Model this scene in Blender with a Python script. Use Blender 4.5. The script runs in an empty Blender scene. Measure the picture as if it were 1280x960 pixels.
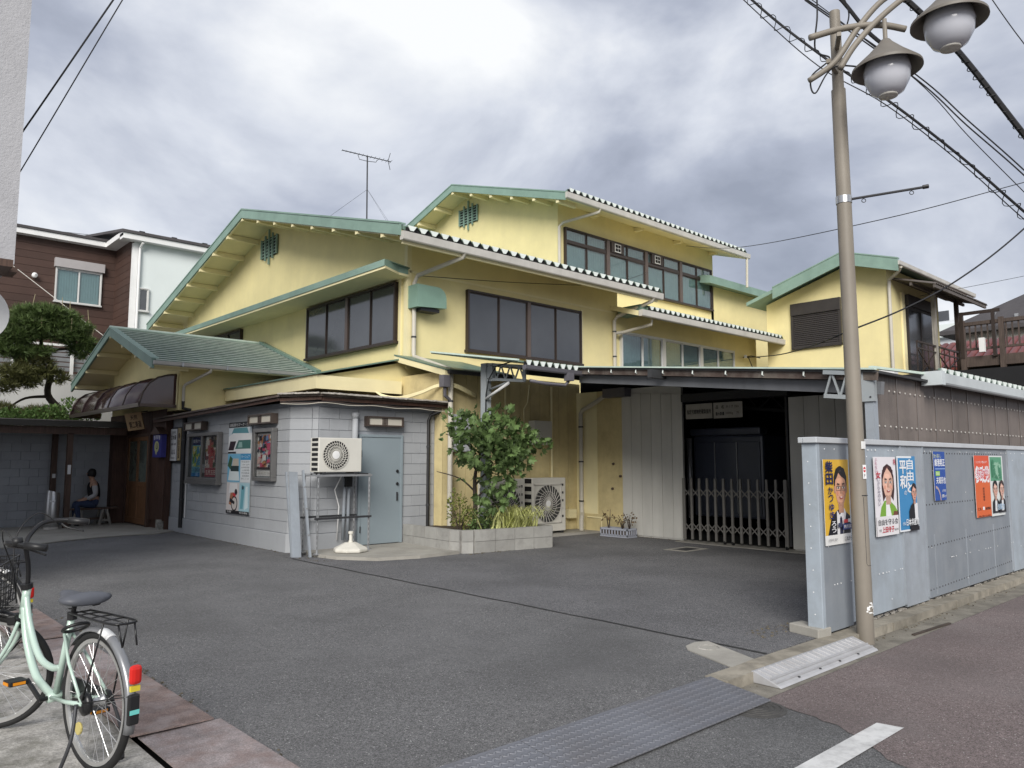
import bpy, bmesh, math, random
from mathutils import Vector, Matrix
random.seed(7)
S = bpy.context.scene
COL = S.collection
R = math.radians

# ------------------------------------------------------------------ camera, sky, sun, exposure
cam = bpy.data.cameras.new('camera'); camo = bpy.data.objects.new('camera', cam); COL.objects.link(camo)
cam.sensor_width = 36.0; cam.sensor_fit = 'HORIZONTAL'
cam.lens = 36.0 * 957.0 / 1280.0
cam.clip_start = 0.05; cam.clip_end = 2000
camo.location = (0, 0, 1.6)
camo.rotation_euler = (R(90 + 5.79), 0, R(47.5 - 90))
S.camera = camo

SUN_ELEV, SUN_AZ = 31.0, (-0.74, -0.67)          # direction towards the sun, over the camera's left shoulder
W = bpy.data.worlds.new('World'); S.world = W; W.use_nodes = True
nt = W.node_tree; N = nt.nodes; N.clear(); LK = nt.links
def wn(t, **k):
    n = N.new(t)
    for a, b in k.items(): setattr(n, a, b)
    return n
def wmath(op, a, b=None, clamp=False):
    n = wn('ShaderNodeMath', operation=op, use_clamp=clamp)
    for i, v in enumerate((a, b)):
        if v is None: continue
        if isinstance(v, (int, float)): n.inputs[i].default_value = v
        else: LK.new(v, n.inputs[i])
    return n.outputs[0]
sky = wn('ShaderNodeTexSky', sky_type='NISHITA', sun_disc=False, sun_elevation=R(SUN_ELEV),
         sun_rotation=math.atan2(SUN_AZ[0], SUN_AZ[1]), air_density=1.0, dust_density=2.0, ozone_density=1.0)
skyb = wn('ShaderNodeMix', data_type='RGBA', blend_type='MULTIPLY'); skyb.inputs[0].default_value = 1
LK.new(sky.outputs[0], skyb.inputs[6]); skyb.inputs[7].default_value = (.9, .9, .9, 1)
tc = wn('ShaderNodeTexCoord')
mp = wn('ShaderNodeMapping'); LK.new(tc.outputs['Generated'], mp.inputs[0]); mp.inputs['Location'].default_value = (17.44, 23.46, 8.77)
mp.inputs['Rotation'].default_value = (0, 0, R(-42))
mp.inputs['Scale'].default_value = (1, 1, 1.7)
n1 = wn('ShaderNodeTexNoise'); n1.inputs['Scale'].default_value = 2.3; n1.inputs['Detail'].default_value = 7; n1.inputs['Roughness'].default_value = .52; n1.inputs['Distortion'].default_value = .25
LK.new(mp.outputs[0], n1.inputs['Vector'])
cr = wn('ShaderNodeValToRGB'); e = cr.color_ramp.elements
e[0].position = .36; e[0].color = (.128, .140, .172, 1)
e[1].position = .655; e[1].color = (.385, .39, .395, 1)
for p_, c_ in ((.45, (.18, .194, .232, 1)), (.55, (.275, .288, .318, 1))):
    q_ = e.new(p_); q_.color = c_
LK.new(n1.outputs['Fac'], cr.inputs[0])
cm = wn('ShaderNodeMix', data_type='RGBA'); cm.inputs[0].default_value = 1.0
LK.new(skyb.outputs[2], cm.inputs[6]); LK.new(cr.outputs[0], cm.inputs[7])
bg1 = wn('ShaderNodeBackground'); LK.new(sky.outputs[0], bg1.inputs[0]); bg1.inputs[1].default_value = 0.05
bg2 = wn('ShaderNodeBackground'); LK.new(cr.outputs[0], bg2.inputs[0]); bg2.inputs[1].default_value = 1.0
mxs = wn('ShaderNodeMixShader'); mxs.inputs[0].default_value = .93          # nearly closed cloud cover over the blue sky
LK.new(bg1.outputs[0], mxs.inputs[1]); LK.new(bg2.outputs[0], mxs.inputs[2])
wo = wn('ShaderNodeOutputWorld'); LK.new(mxs.outputs[0], wo.inputs[0])

sl = bpy.data.lights.new('sun', 'SUN'); sl.energy = 1.5; sl.angle = R(32); sl.color = (1, .965, .91)
so = bpy.data.objects.new('sun', sl); COL.objects.link(so); so.location = (-20, -20, 40)
dv = Vector((SUN_AZ[0] * math.cos(R(SUN_ELEV)), SUN_AZ[1] * math.cos(R(SUN_ELEV)), math.sin(R(SUN_ELEV))))
so.rotation_euler = (-dv).to_track_quat('-Z', 'Y').to_euler()
vs = S.view_settings
S.display_settings.display_device = 'sRGB'
vs.view_transform = 'Standard'; vs.look = 'None'; vs.exposure = 1.42; vs.gamma = 1.0; vs.use_curve_mapping = False

# ------------------------------------------------------------------ helpers
ORG = {}
def setp(o, label=None, cat=None, group=None, kind=None):
    for k, v in (('label', label), ('category', cat), ('group', group), ('kind', kind)):
        if v: o[k] = v
    return o
def thing(name, label, cat, loc=(0, 0, 0), group=None, rz=0):
    o = bpy.data.objects.new(name, None); COL.objects.link(o); o.location = loc; o.rotation_euler = (0, 0, rz)
    o.empty_display_size = .2
    ORG[o.name] = Vector(loc)
    return setp(o, label, cat, group)

class MB:
    def __init__(s): s.v = []; s.f = []
    def add(s, vs, fs):
        b = len(s.v); s.v += [tuple(v) for v in vs]; s.f += [tuple(i + b for i in f) for f in fs]; return s
    def hexa(s, p):     # 4 bottom (ccw) + 4 top
        return s.add(p, [(3, 2, 1, 0), (4, 5, 6, 7), (0, 1, 5, 4), (1, 2, 6, 5), (2, 3, 7, 6), (3, 0, 4, 7)])
    def box(s, x0, x1, y0, y1, z0, z1):
        if x0 > x1: x0, x1 = x1, x0
        if y0 > y1: y0, y1 = y1, y0
        if z0 > z1: z0, z1 = z1, z0
        return s.hexa([(x0, y0, z0), (x1, y0, z0), (x1, y1, z0), (x0, y1, z0), (x0, y0, z1), (x1, y0, z1), (x1, y1, z1), (x0, y1, z1)])
    def prism(s, pts, vec):
        n = len(pts); vec = Vector(vec); a = [Vector(p) for p in pts]
        nrm = Vector((0, 0, 0))
        for i in range(n): nrm += a[i].cross(a[(i + 1) % n])
        if nrm.dot(vec) < 0: a.reverse()
        b = [p + vec for p in a]
        return s.add(a + b, [tuple(range(n - 1, -1, -1)), tuple(range(n, 2 * n))] + [(i, (i + 1) % n, (i + 1) % n + n, i + n) for i in range(n)])
    def beam(s, a, b, w, h, up=(0, 0, 1)):
        a, b = Vector(a), Vector(b); d = (b - a).normalized(); up = Vector(up)
        if abs(d.dot(up)) > .99: up = Vector((1, 0, 0))
        r = d.cross(up).normalized(); u = r.cross(d).normalized()
        r *= w / 2; u *= h / 2
        return s.hexa([a - r - u, a + r - u, b + r - u, b - r - u, a - r + u, a + r + u, b + r + u, b - r + u])
    def tube(s, pts, r, n=8, cap=True):
        pts = [Vector(p) for p in pts]; m = len(pts)
        rs = r if isinstance(r, (list, tuple)) else [r] * m
        prev = None; vs = []
        for i, p in enumerate(pts):
            t = (pts[min(i + 1, m - 1)] - pts[max(i - 1, 0)])
            t = t.normalized() if t.length > 1e-9 else Vector((0, 0, 1))
            if prev is None:
                a = Vector((0, 0, 1)) if abs(t.z) < .9 else Vector((1, 0, 0)); x = t.cross(a).normalized()
            else:
                x = prev - t * prev.dot(t)
                x = x.normalized() if x.length > 1e-6 else t.orthogonal().normalized()
            prev = x; y = t.cross(x)
            for k in range(n):
                an = 2 * math.pi * k / n; vs.append(p + (x * math.cos(an) + y * math.sin(an)) * rs[i])
        fs = [(i * n + k, i * n + (k + 1) % n, (i + 1) * n + (k + 1) % n, (i + 1) * n + k) for i in range(m - 1) for k in range(n)]
        if cap: fs += [tuple(range(n - 1, -1, -1)), tuple(range((m - 1) * n, m * n))]
        return s.add(vs, fs)
    def lathe(s, prof, c=(0, 0, 0), n=24, axis=(0, 0, 1), cap=True):
        ax = Vector(axis).normalized(); x = ax.orthogonal().normalized(); y = ax.cross(x); c = Vector(c); vs = []
        for r, z in prof:
            for k in range(n):
                an = 2 * math.pi * k / n; vs.append(c + ax * z + (x * math.cos(an) + y * math.sin(an)) * max(r, 1e-4))
        m = len(prof)
        fs = [(i * n + k, i * n + (k + 1) % n, (i + 1) * n + (k + 1) % n, (i + 1) * n + k) for i in range(m - 1) for k in range(n)]
        if cap: fs += [tuple(range(n - 1, -1, -1)), tuple(range((m - 1) * n, m * n))]
        return s.add(vs, fs)
    def torus(s, c, axis, Rr, r, n=40, m=8, a0=0, a1=2 * math.pi, ref=None):
        ax = Vector(axis).normalized(); x = (Vector(ref) if ref else ax.orthogonal()).normalized(); y = ax.cross(x); c = Vector(c)
        full = abs(a1 - a0 - 2 * math.pi) < 1e-6
        k = n if full else n + 1
        pts = [c + (x * math.cos(a0 + (a1 - a0) * i / n) + y * math.sin(a0 + (a1 - a0) * i / n)) * Rr for i in range(k)]
        vs = []
        for i, p in enumerate(pts):
            rad = (p - c).normalized()
            for j in range(m):
                an = 2 * math.pi * j / m; vs.append(p + (rad * math.cos(an) + ax * math.sin(an)) * r)
        fs = []
        for i in range(n):
            i2 = (i + 1) % k
            fs += [(i * m + j, i2 * m + j, i2 * m + (j + 1) % m, i * m + (j + 1) % m) for j in range(m)]
        return s.add(vs, fs)
    def mesh(s, name, org=(0, 0, 0), smooth=False):
        o = Vector(org); me = bpy.data.meshes.new(name)
        me.from_pydata([tuple(Vector(v) - o) for v in s.v], [], s.f); me.update()
        if smooth: me.polygons.foreach_set('use_smooth', [True] * len(me.polygons))
        return me
    def build(s, name, mat, parent=None, smooth=False, bevel=0, label=None, cat=None, group=None, kind=None, auto=False, local=False):
        org = ORG.get(parent.name, Vector()) if (parent and not local) else Vector()
        top = parent is None
        if top and s.v:
            xs = [v[0] for v in s.v]; ys = [v[1] for v in s.v]; z_ = [v[2] for v in s.v]
            org = Vector(((min(xs) + max(xs)) / 2, (min(ys) + max(ys)) / 2, min(z_))) if kind is None else Vector()
        me = s.mesh(name, org, smooth); o = bpy.data.objects.new(name, me); COL.objects.link(o)
        if parent: o.parent = parent; ORG[o.name] = ORG.get(parent.name, Vector()) if not local else Vector()
        else: o.location = org; ORG[o.name] = org
        me.materials.append(mat)
        if auto:
            me.polygons.foreach_set('use_smooth', [True] * len(me.polygons))
            me.set_sharp_from_angle(angle=R(35))
        if bevel:
            b = o.modifiers.new('bevel', 'BEVEL'); b.width = bevel; b.segments = 2; b.limit_method = 'ANGLE'; b.angle_limit = R(40)
        return setp(o, label, cat, group, kind)

def piece(name, mesh, parent, loc, mat=None, rz=0, rot=None):
    """one of many alike pieces: shares mesh data; loc in world coordinates"""
    o = bpy.data.objects.new(name, mesh); COL.objects.link(o)
    if mat and not mesh.materials: mesh.materials.append(mat)
    o.parent = parent; o.location = Vector(loc) - ORG.get(parent.name, Vector())
    o.rotation_euler = rot if rot else (0, 0, rz)
    return o
def box(*a): return MB().box(*a)

def smooth_path(pts, n=6):
    pts = [Vector(p) for p in pts]; out = []
    for i in range(len(pts) - 1):
        p0 = pts[max(i - 1, 0)]; p1 = pts[i]; p2 = pts[i + 1]; p3 = pts[min(i + 2, len(pts) - 1)]
        for k in range(n):
            t_ = k / n; out.append(.5 * ((2 * p1) + (-p0 + p2) * t_ + (2 * p0 - 5 * p1 + 4 * p2 - p3) * t_ ** 2 + (-p0 + 3 * p1 - 3 * p2 + p3) * t_ ** 3))
    return out + [pts[-1]]

# ------------------------------------------------------------------ materials
def M(name, col, rough=.7, var=.1, scale=2.0, bump=0, bscale=80, metal=0, spec=.4, streak=0, dirt=None, dirt_amt=.5, dirt_scale=1.5,
      speck=0, speck_scale=350, rnd=0, alpha=None, emit=None, coat=0, wood=False, trans=0):
    m = bpy.data.materials.new(name); m.use_nodes = True
    t = m.node_tree; n = t.nodes; l = t.links
    b = n['Principled BSDF']
    b.inputs['Roughness'].default_value = rough; b.inputs['Metallic'].default_value = metal
    b.inputs['Specular IOR Level'].default_value = spec
    if coat: b.inputs['Coat Weight'].default_value = coat; b.inputs['Coat Roughness'].default_value = .15
    g = n.new('ShaderNodeNewGeometry')
    def noise(sc, det=4, ro=.6, vec=None):
        q = n.new('ShaderNodeTexNoise'); q.inputs['Scale'].default_value = sc; q.inputs['Detail'].default_value = det; q.inputs['Roughness'].default_value = ro
        l.new(vec if vec else g.outputs['Position'], q.inputs['Vector']); return q.outputs['Fac']
    def maprange(x, a, bb, c, d):
        q = n.new('ShaderNodeMapRange'); q.inputs[1].default_value = a; q.inputs[2].default_value = bb; q.inputs[3].default_value = c; q.inputs[4].default_value = d
        l.new(x, q.inputs[0]); return q.outputs[0]
    def mul(x, y):
        q = n.new('ShaderNodeMath'); q.operation = 'MULTIPLY'; l.new(x, q.inputs[0]); l.new(y, q.inputs[1]); return q.outputs[0]
    f = maprange(noise(scale), .3, .7, 1 - var, 1 + var)
    if streak:
        mpn = n.new('ShaderNodeMapping'); mpn.inputs['Scale'].default_value = (3.2, 3.2, .35); l.new(g.outputs['Position'], mpn.inputs[0])
        f = mul(f, maprange(noise(1, 5, .65, mpn.outputs[0]), .35, .75, 1 + streak * .3, 1 - streak))
    if wood:
        mpn = n.new('ShaderNodeMapping'); mpn.inputs['Scale'].default_value = (40, 40, 2.2); l.new(g.outputs['Position'], mpn.inputs[0])
        f = mul(f, maprange(noise(1, 4, .6, mpn.outputs[0]), .3, .7, .62, 1.3))
    if speck: f = mul(f, maprange(noise(speck_scale, 2, .9), .25, .75, 1 - speck, 1 + speck))
    if rnd:
        oi = n.new('ShaderNodeObjectInfo'); f = mul(f, maprange(oi.outputs['Random'], 0, 1, 1 - rnd, 1 + rnd))
    mx = n.new('ShaderNodeMix'); mx.data_type = 'RGBA'; mx.blend_type = 'MULTIPLY'; mx.inputs[0].default_value = 1
    mx.inputs[6].default_value = (*col, 1); cc = n.new('ShaderNodeCombineColor')
    for i in range(3): l.new(f, cc.inputs[i])
    l.new(cc.outputs[0], mx.inputs[7]); out = mx.outputs[2]
    if dirt:
        dm = n.new('ShaderNodeMix'); dm.data_type = 'RGBA'; dm.inputs[7].default_value = (*dirt, 1)
        l.new(maprange(noise(dirt_scale, 8, .68), .45, .75, 0, dirt_amt), dm.inputs[0]); l.new(out, dm.inputs[6]); out = dm.outputs[2]
    l.new(out, b.inputs['Base Color'])
    if bump:
        bm = n.new('ShaderNodeBump'); bm.inputs['Strength'].default_value = bump; bm.inputs['Distance'].default_value = .01
        l.new(noise(bscale, 5, .7), bm.inputs['Height']); l.new(bm.outputs[0], b.inputs['Normal'])
    if alpha is not None: b.inputs['Alpha'].default_value = alpha
    if trans: b.inputs['Transmission Weight'].default_value = trans
    if emit: b.inputs['Emission Color'].default_value = (*emit[0], 1); b.inputs['Emission Strength'].default_value = emit[1]
    return m
def srgb(r, g, b):
    f = lambda c: (c / 255 / 12.92) if c / 255 <= .04045 else ((c / 255 + .055) / 1.055) ** 2.4
    return (f(r), f(g), f(b))

m_yellow = M('yellow_render', (.775, .68, .355), .85, .05, 1.3, .12, 120, streak=.03, dirt=(.56, .49, .28), dirt_amt=.3, dirt_scale=.9)
m_yellow_trim = M('yellow_trim', (.79, .71, .43), .6, .05, 2)
m_yellow_sheet = M('yellow_sheet', (.64, .54, .29), .6, .08, 1.5, streak=.12, dirt=(.2, .14, .07), dirt_amt=.35, dirt_scale=2.5)
m_green = M('green_trim', (.20, .30, .25), .55, .12, 2, dirt=(.3, .42, .36), dirt_amt=.35, dirt_scale=1.2)
m_green_pale = M('green_pale', (.55, .66, .58), .5, .1, 3)
m_green_roof = M('green_roof', (.115, .18, .14), .42, .15, 1.5, rnd=.14, dirt=(.3, .42, .34), dirt_amt=.35, dirt_scale=2.2)
m_cap = M('eave_cap_paint', (.72, .77, .73), .6, .1, 4)
m_gutter = M('gutter_plastic', (.52, .50, .46), .5, .1, 2, streak=.1)
m_pipe = M('pipe_plastic', (.50, .47, .40), .5, .08, 2)
m_white_frame = M('white_aluminium', (.62, .62, .60), .35, .04, 3, metal=.2)
m_bronze = M('bronze_aluminium', (.055, .042, .036), .35, .08, 3, metal=.4)
m_bronze_lt = M('bronze_mullion', (.13, .10, .088), .35, .08, 3, metal=.4)
m_frost = M('frosted_glass', (.052, .056, .063), .10, .22, .55, .06, 3, spec=1.0)
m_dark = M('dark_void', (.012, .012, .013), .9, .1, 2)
m_dkmetal = M('dark_metal', (.045, .046, .05), .5, .15, 3, metal=.3)
m_black = M('black_plastic', (.015, .015, .016), .45, .1, 4)
m_grey_paint = M('grey_block_paint', (.345, .358, .375), .8, .05, 2.2, .35, 110, rnd=.035, streak=.06, dirt=(.16, .165, .17), dirt_amt=.25, dirt_scale=1.1)
m_grey_joint = M('grey_block_joint', (.30, .32, .35), .9, .08, 3)
m_grey_wall2 = M('grey_block_far', (.36, .375, .395), .85, .06, 1.5, .35, 110, rnd=.05, streak=.08)
m_bluegrey = M('bluegrey_steel', (.29, .32, .355), .5, .06, 1.2, .35, 2.2, rnd=.07, streak=.12, dirt=(.16, .165, .165), dirt_amt=.5, dirt_scale=2.6)
m_blue_dk = M('dark_bluegrey_steel', (.205, .228, .255), .5, .08, 1.2, .35, 2.2, streak=.12, dirt=(.30, .31, .32), dirt_amt=.35, dirt_scale=3.2)
m_blue_lt = M('pale_bluegrey_steel', (.33, .375, .42), .5, .06, 1.2, .35, 2.2, streak=.12, dirt=(.19, .20, .20), dirt_amt=.55, dirt_scale=2.2)
m_door = M('grey_door', (.23, .275, .30), .45, .04, 1)
m_siding = M('grey_siding', (.56, .55, .51), .6, .06, 1.2, rnd=.03, streak=.1)
m_rustroof = M('rusty_sheet', (.085, .06, .05), .7, .3, 2.5, dirt=(.3, .27, .23), dirt_amt=.7, dirt_scale=2)
m_brownwood = M('brown_wood', (.075, .038, .026), .6, .2, 2, wood=True)
m_brownpost = M('brown_post', (.085, .05, .036), .6, .15, 2, wood=True)
m_doorwood = M('door_wood', (.19, .095, .045), .5, .15, 2, wood=True)
m_greywood = M('weathered_wood', (.26, .245, .22), .8, .2, 2, wood=True)
m_conc = M('concrete', (.33, .315, .28), .9, .12, 1.5, .3, 60, speck=.12, speck_scale=180, dirt=(.17, .16, .14), dirt_amt=.6, dirt_scale=1.6)
m_conc_dirty = M('mossy_concrete', (.36, .345, .32), .95, .3, 7, 1.0, 22, speck=.4, speck_scale=70, dirt=(.09, .088, .065), dirt_amt=.95, dirt_scale=4.5)
m_block = M('planter_block', (.33, .325, .305), .9, .12, 3, .4, 90, rnd=.1, streak=.15, dirt=(.12, .115, .11), dirt_amt=.65, dirt_scale=3)
m_soil = M('soil', (.05, .035, .022), .95, .3, 9, .8, 40)
m_steel = M('galvanised_steel', (.42, .43, .44), .4, .12, 5, metal=.6)
m_stainless = M('stainless', (.5, .5, .5), .3, .05, 2, metal=.9)
m_acbody = M('ac_enamel', (.60, .585, .53), .45, .04, 2, streak=.06)
m_white = M('white_paint', (.75, .75, .74), .5, .04, 2)
m_paper = M('paper_white', (.72, .72, .72), .6, .03, 3)
m_pole = M('lamp_pole_paint', (.225, .20, .165), .55, .08, 2, streak=.12, dirt=(.15, .13, .11), dirt_amt=.35)
m_skin = M('skin', (.45, .27, .19), .55, .05, 8)
m_cable = M('cable_rubber', (.012, .012, .014), .6, .1, 3)
m_bark = M('bark', (.055, .042, .034), .9, .3, 8, .8, 30)
m_rust = M('rusty_plate', (.21, .155, .138), .75, .3, 9, .6, 90, speck=.5, speck_scale=95, dirt=(.34, .30, .295), dirt_amt=.85, dirt_scale=5.0)
m_red = M('signal_red', (.55, .02, .015), .25, .05, 3)
m_brownclad = M('brown_cladding', (.062, .034, .026), .6, .1, 1.5, rnd=.12)
m_palehouse = M('pale_house', (.66, .71, .70), .7, .03, 1, .1, 60)
m_stucco = M('white_stucco', (.42, .42, .435), .95, .05, 3, 1.0, 28, spec=.2)
m_slate = M('slate_roof', (.065, .06, .062), .7, .12, 2, rnd=.15, speck=.2, speck_scale=20)
m_maroon = M('maroon_tile', (.13, .035, .03), .3, .15, 2, rnd=.2)
m_blackpaint = M('black_enamel', (.012, .012, .013), .3, .1, 3)

def ground_mat(name, col, speck=.3, light=.05, big=.10, rough=.9, tint=None):
    m = M(name, col, rough, big, 1.1, .9, 150, spec=.3)
    t = m.node_tree; n = t.nodes; l = t.links; b = n['Principled BSDF']; src = b.inputs['Base Color'].links[0].from_socket
    g = n.new('ShaderNodeNewGeometry')
    def mrange(x, a, bb, c, d):
        q = n.new('ShaderNodeMapRange'); q.inputs[1].default_value = a; q.inputs[2].default_value = bb; q.inputs[3].default_value = c; q.inputs[4].default_value = d; l.new(x, q.inputs[0]); return q.outputs[0]
    def mulc(x, f):
        cc = n.new('ShaderNodeCombineColor'); [l.new(f, cc.inputs[i]) for i in range(3)]
        q = n.new('ShaderNodeMix'); q.data_type = 'RGBA'; q.blend_type = 'MULTIPLY'; q.inputs[0].default_value = 1; l.new(x, q.inputs[6]); l.new(cc.outputs[0], q.inputs[7]); return q.outputs[2]
    out = src
    for sc, amt in ((210, speck), (120, speck * .7), (48, speck * .22)):      # stones of three sizes in the binder
        v = n.new('ShaderNodeTexVoronoi'); v.inputs['Scale'].default_value = sc; l.new(g.outputs['Position'], v.inputs['Vector'])
        sp_ = n.new('ShaderNodeSeparateColor'); l.new(v.outputs['Color'], sp_.inputs[0])
        out = mulc(out, mrange(sp_.outputs[0], 0, 1, 1 - amt, 1 + amt))
    v = n.new('ShaderNodeTexVoronoi'); v.inputs['Scale'].default_value = 70; l.new(g.outputs['Position'], v.inputs['Vector'])
    sp_ = n.new('ShaderNodeSeparateColor'); l.new(v.outputs['Color'], sp_.inputs[0])
    ml = n.new('ShaderNodeMath'); ml.operation = 'MULTIPLY'; l.new(mrange(sp_.outputs[1], .93, .95, 0, light), ml.inputs[0]); l.new(mrange(v.outputs['Distance'], .22, .34, 1, 0), ml.inputs[1])
    mx = n.new('ShaderNodeMix'); mx.data_type = 'RGBA'; mx.inputs[7].default_value = (.6, .59, .57, 1); l.new(ml.outputs[0], mx.inputs[0]); l.new(out, mx.inputs[6])
    nz = n.new('ShaderNodeTexNoise'); nz.inputs['Scale'].default_value = .8; nz.inputs['Detail'].default_value = 8; nz.inputs['Roughness'].default_value = .72; l.new(g.outputs['Position'], nz.inputs['Vector'])
    mx2 = n.new('ShaderNodeMix'); mx2.data_type = 'RGBA'; mx2.inputs[7].default_value = (*(tint or tuple(c * 1.45 for c in col)), 1); l.new(mrange(nz.outputs['Fac'], .46, .72, 0, .42), mx2.inputs[0]); l.new(mx.outputs[2], mx2.inputs[6])
    nd = n.new('ShaderNodeTexNoise'); nd.inputs['Scale'].default_value = .55; nd.inputs['Detail'].default_value = 6; mp_ = n.new('ShaderNodeMapping'); mp_.inputs['Location'].default_value = (5, 9, 2); l.new(g.outputs['Position'], mp_.inputs[0]); l.new(mp_.outputs[0], nd.inputs['Vector'])
    mx3 = n.new('ShaderNodeMix'); mx3.data_type = 'RGBA'; mx3.inputs[7].default_value = (*tuple(c * .6 for c in col), 1); l.new(mrange(nd.outputs['Fac'], .5, .72, 0, .6), mx3.inputs[0]); l.new(mx2.outputs[2], mx3.inputs[6])
    l.new(mx3.outputs[2], b.inputs['Base Color'])
    return m
m_asph = ground_mat('lot_asphalt', (.142, .141, .142), .5, .85)
m_asph_dk = ground_mat('newer_asphalt', (.134, .133, .137), .55, .8)
m_road = ground_mat('road_asphalt', (.132, .132, .133), .5, .7)
m_road_red = ground_mat('red_road_asphalt', (.178, .145, .140), .45, .8, tint=(.20, .18, .176))

def chequer_mat():
    m = M('chequer_plate', (.17, .175, .195), .5, .14, 1.2, metal=.35, spec=.5, dirt=(.13, .115, .105), dirt_amt=.45, dirt_scale=2.2)
    t = m.node_tree; n = t.nodes; l = t.links; b = n['Principled BSDF']
    g = n.new('ShaderNodeNewGeometry'); hs = []
    for ang, off in ((45, 0), (-45, .5)):
        mp_ = n.new('ShaderNodeMapping'); mp_.inputs['Rotation'].default_value = (0, 0, R(ang)); mp_.inputs['Scale'].default_value = (26, 26, 26)
        l.new(g.outputs['Position'], mp_.inputs[0])
        s_ = n.new('ShaderNodeSeparateXYZ'); l.new(mp_.outputs[0], s_.inputs[0])
        def mth(op, a, bb):
            q = n.new('ShaderNodeMath'); q.operation = op
            for i, x in enumerate((a, bb)):
                if isinstance(x, (int, float)): q.inputs[i].default_value = x
                else: l.new(x, q.inputs[i])
            return q.outputs[0]
        row = mth('FLOOR', s_.outputs[1], 0)
        fx = mth('SUBTRACT', mth('FRACT', mth('ADD', mth('MULTIPLY', s_.outputs[0], .5), mth('MULTIPLY', row, .5)), 0), .5)
        fy = mth('SUBTRACT', mth('FRACT', s_.outputs[1], 0), .5)
        d = mth('SQRT', mth('ADD', mth('POWER', mth('MULTIPLY', fx, 2.6), 2.0), mth('POWER', mth('MULTIPLY', fy, 3.6), 2.0)), 0)
        q = n.new('ShaderNodeMapRange'); q.inputs[1].default_value = .55; q.inputs[2].default_value = .8; q.inputs[3].default_value = 1; q.inputs[4].default_value = 0; l.new(d, q.inputs[0]); hs.append(q.outputs[0])
    mxx = n.new('ShaderNodeMath'); mxx.operation = 'MAXIMUM'; l.new(hs[0], mxx.inputs[0]); l.new(hs[1], mxx.inputs[1])
    bm = n.new('ShaderNodeBump'); bm.inputs['Strength'].default_value = .8; bm.inputs['Distance'].default_value = .006; l.new(mxx.outputs[0], bm.inputs['Height']); l.new(bm.outputs[0], b.inputs['Normal'])
    src = b.inputs['Base Color'].links[0].from_socket
    mx = n.new('ShaderNodeMix'); mx.data_type = 'RGBA'; mx.blend_type = 'ADD'; mx.inputs[7].default_value = (.05, .05, .052, 1)
    l.new(mxx.outputs[0], mx.inputs[0]); l.new(src, mx.inputs[6]); l.new(mx.outputs[2], b.inputs['Base Color'])
    return m
m_chequer = chequer_mat()

def clear_glass(name, tint=(.75, .82, .82), gl=.18):
    m = bpy.data.materials.new(name); m.use_nodes = True; t = m.node_tree; n = t.nodes; l = t.links; n.clear()
    o = n.new('ShaderNodeOutputMaterial'); tr = n.new('ShaderNodeBsdfTransparent'); tr.inputs[0].default_value = (*tint, 1)
    gs = n.new('ShaderNodeBsdfGlossy'); gs.inputs['Roughness'].default_value = .03
    lw = n.new('ShaderNodeLayerWeight'); lw.inputs[0].default_value = .5; fr = n.new('ShaderNodeMath'); fr.operation = 'POWER'; fr.inputs[1].default_value = 4; l.new(lw.outputs['Facing'], fr.inputs[0])
    ad = n.new('ShaderNodeMath'); ad.operation = 'ADD'; ad.use_clamp = True; ad.inputs[1].default_value = gl; l.new(fr.outputs[0], ad.inputs[0])
    mx = n.new('ShaderNodeMixShader'); l.new(ad.outputs[0], mx.inputs[0]); l.new(tr.outputs[0], mx.inputs[1]); l.new(gs.outputs[0], mx.inputs[2]); l.new(mx.outputs[0], o.inputs[0])
    return m
m_glass = clear_glass('window_glass', gl=.07)
m_glass_brown = clear_glass('smoked_sheet', (.28, .17, .17), .1)
m_screen = M('brown_polycarbonate', (.135, .115, .105), .35, .12, 2, rnd=.10, streak=.25, dirt=(.2, .17, .15), dirt_amt=.4, dirt_scale=1.5)
m_curtain = M('curtain', (.30, .36, .37), .9, .1, 4)
m_shade = M('lamp_shade_paint', (.15, .135, .115), .5, .08, 3)
m_lampglobe = M('lamp_globe', (.50, .51, .56), .15, .03, 2, spec=.5)

def leaf_mat(name, col, var=.35, rough=.55, trans=.25):
    m = M(name, col, rough, .12, 30, spec=.35)
    t = m.node_tree; n = t.nodes; l = t.links; b = n['Principled BSDF']; src = b.inputs['Base Color'].links[0].from_socket
    at = n.new('ShaderNodeAttribute'); at.attribute_name = 'tone'
    mr = n.new('ShaderNodeMapRange'); mr.inputs[3].default_value = 1 - var; mr.inputs[4].default_value = 1 + var * 1.3; l.new(at.outputs['Fac'], mr.inputs[0])
    cc = n.new('ShaderNodeCombineColor'); [l.new(mr.outputs[0], cc.inputs[i]) for i in range(3)]
    mx = n.new('ShaderNodeMix'); mx.data_type = 'RGBA'; mx.blend_type = 'MULTIPLY'; mx.inputs[0].default_value = 1; l.new(src, mx.inputs[6]); l.new(cc.outputs[0], mx.inputs[7])
    l.new(mx.outputs[2], b.inputs['Base Color'])
    tl = n.new('ShaderNodeBsdfTranslucent'); l.new(mx.outputs[2], tl.inputs[0]); ms = n.new('ShaderNodeMixShader'); ms.inputs[0].default_value = trans
    l.new(b.outputs[0], ms.inputs[1]); l.new(tl.outputs[0], ms.inputs[2]); l.new(ms.outputs[0], n['Material Output'].inputs[0])
    return m
m_fig = leaf_mat('fig_leaf', (.10, .155, .052), .5)
m_pine = leaf_mat('pine_needle', (.095, .14, .045))
m_bush = leaf_mat('bush_leaf', (.13, .21, .06))
m_yelbush = leaf_mat('yellowgreen_leaf', (.15, .17, .04))
m_lily = leaf_mat('striped_leaf', (.62, .64, .27), .5)
m_dry = leaf_mat('dry_leaf', (.16, .11, .06))
_mc = {}
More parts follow.
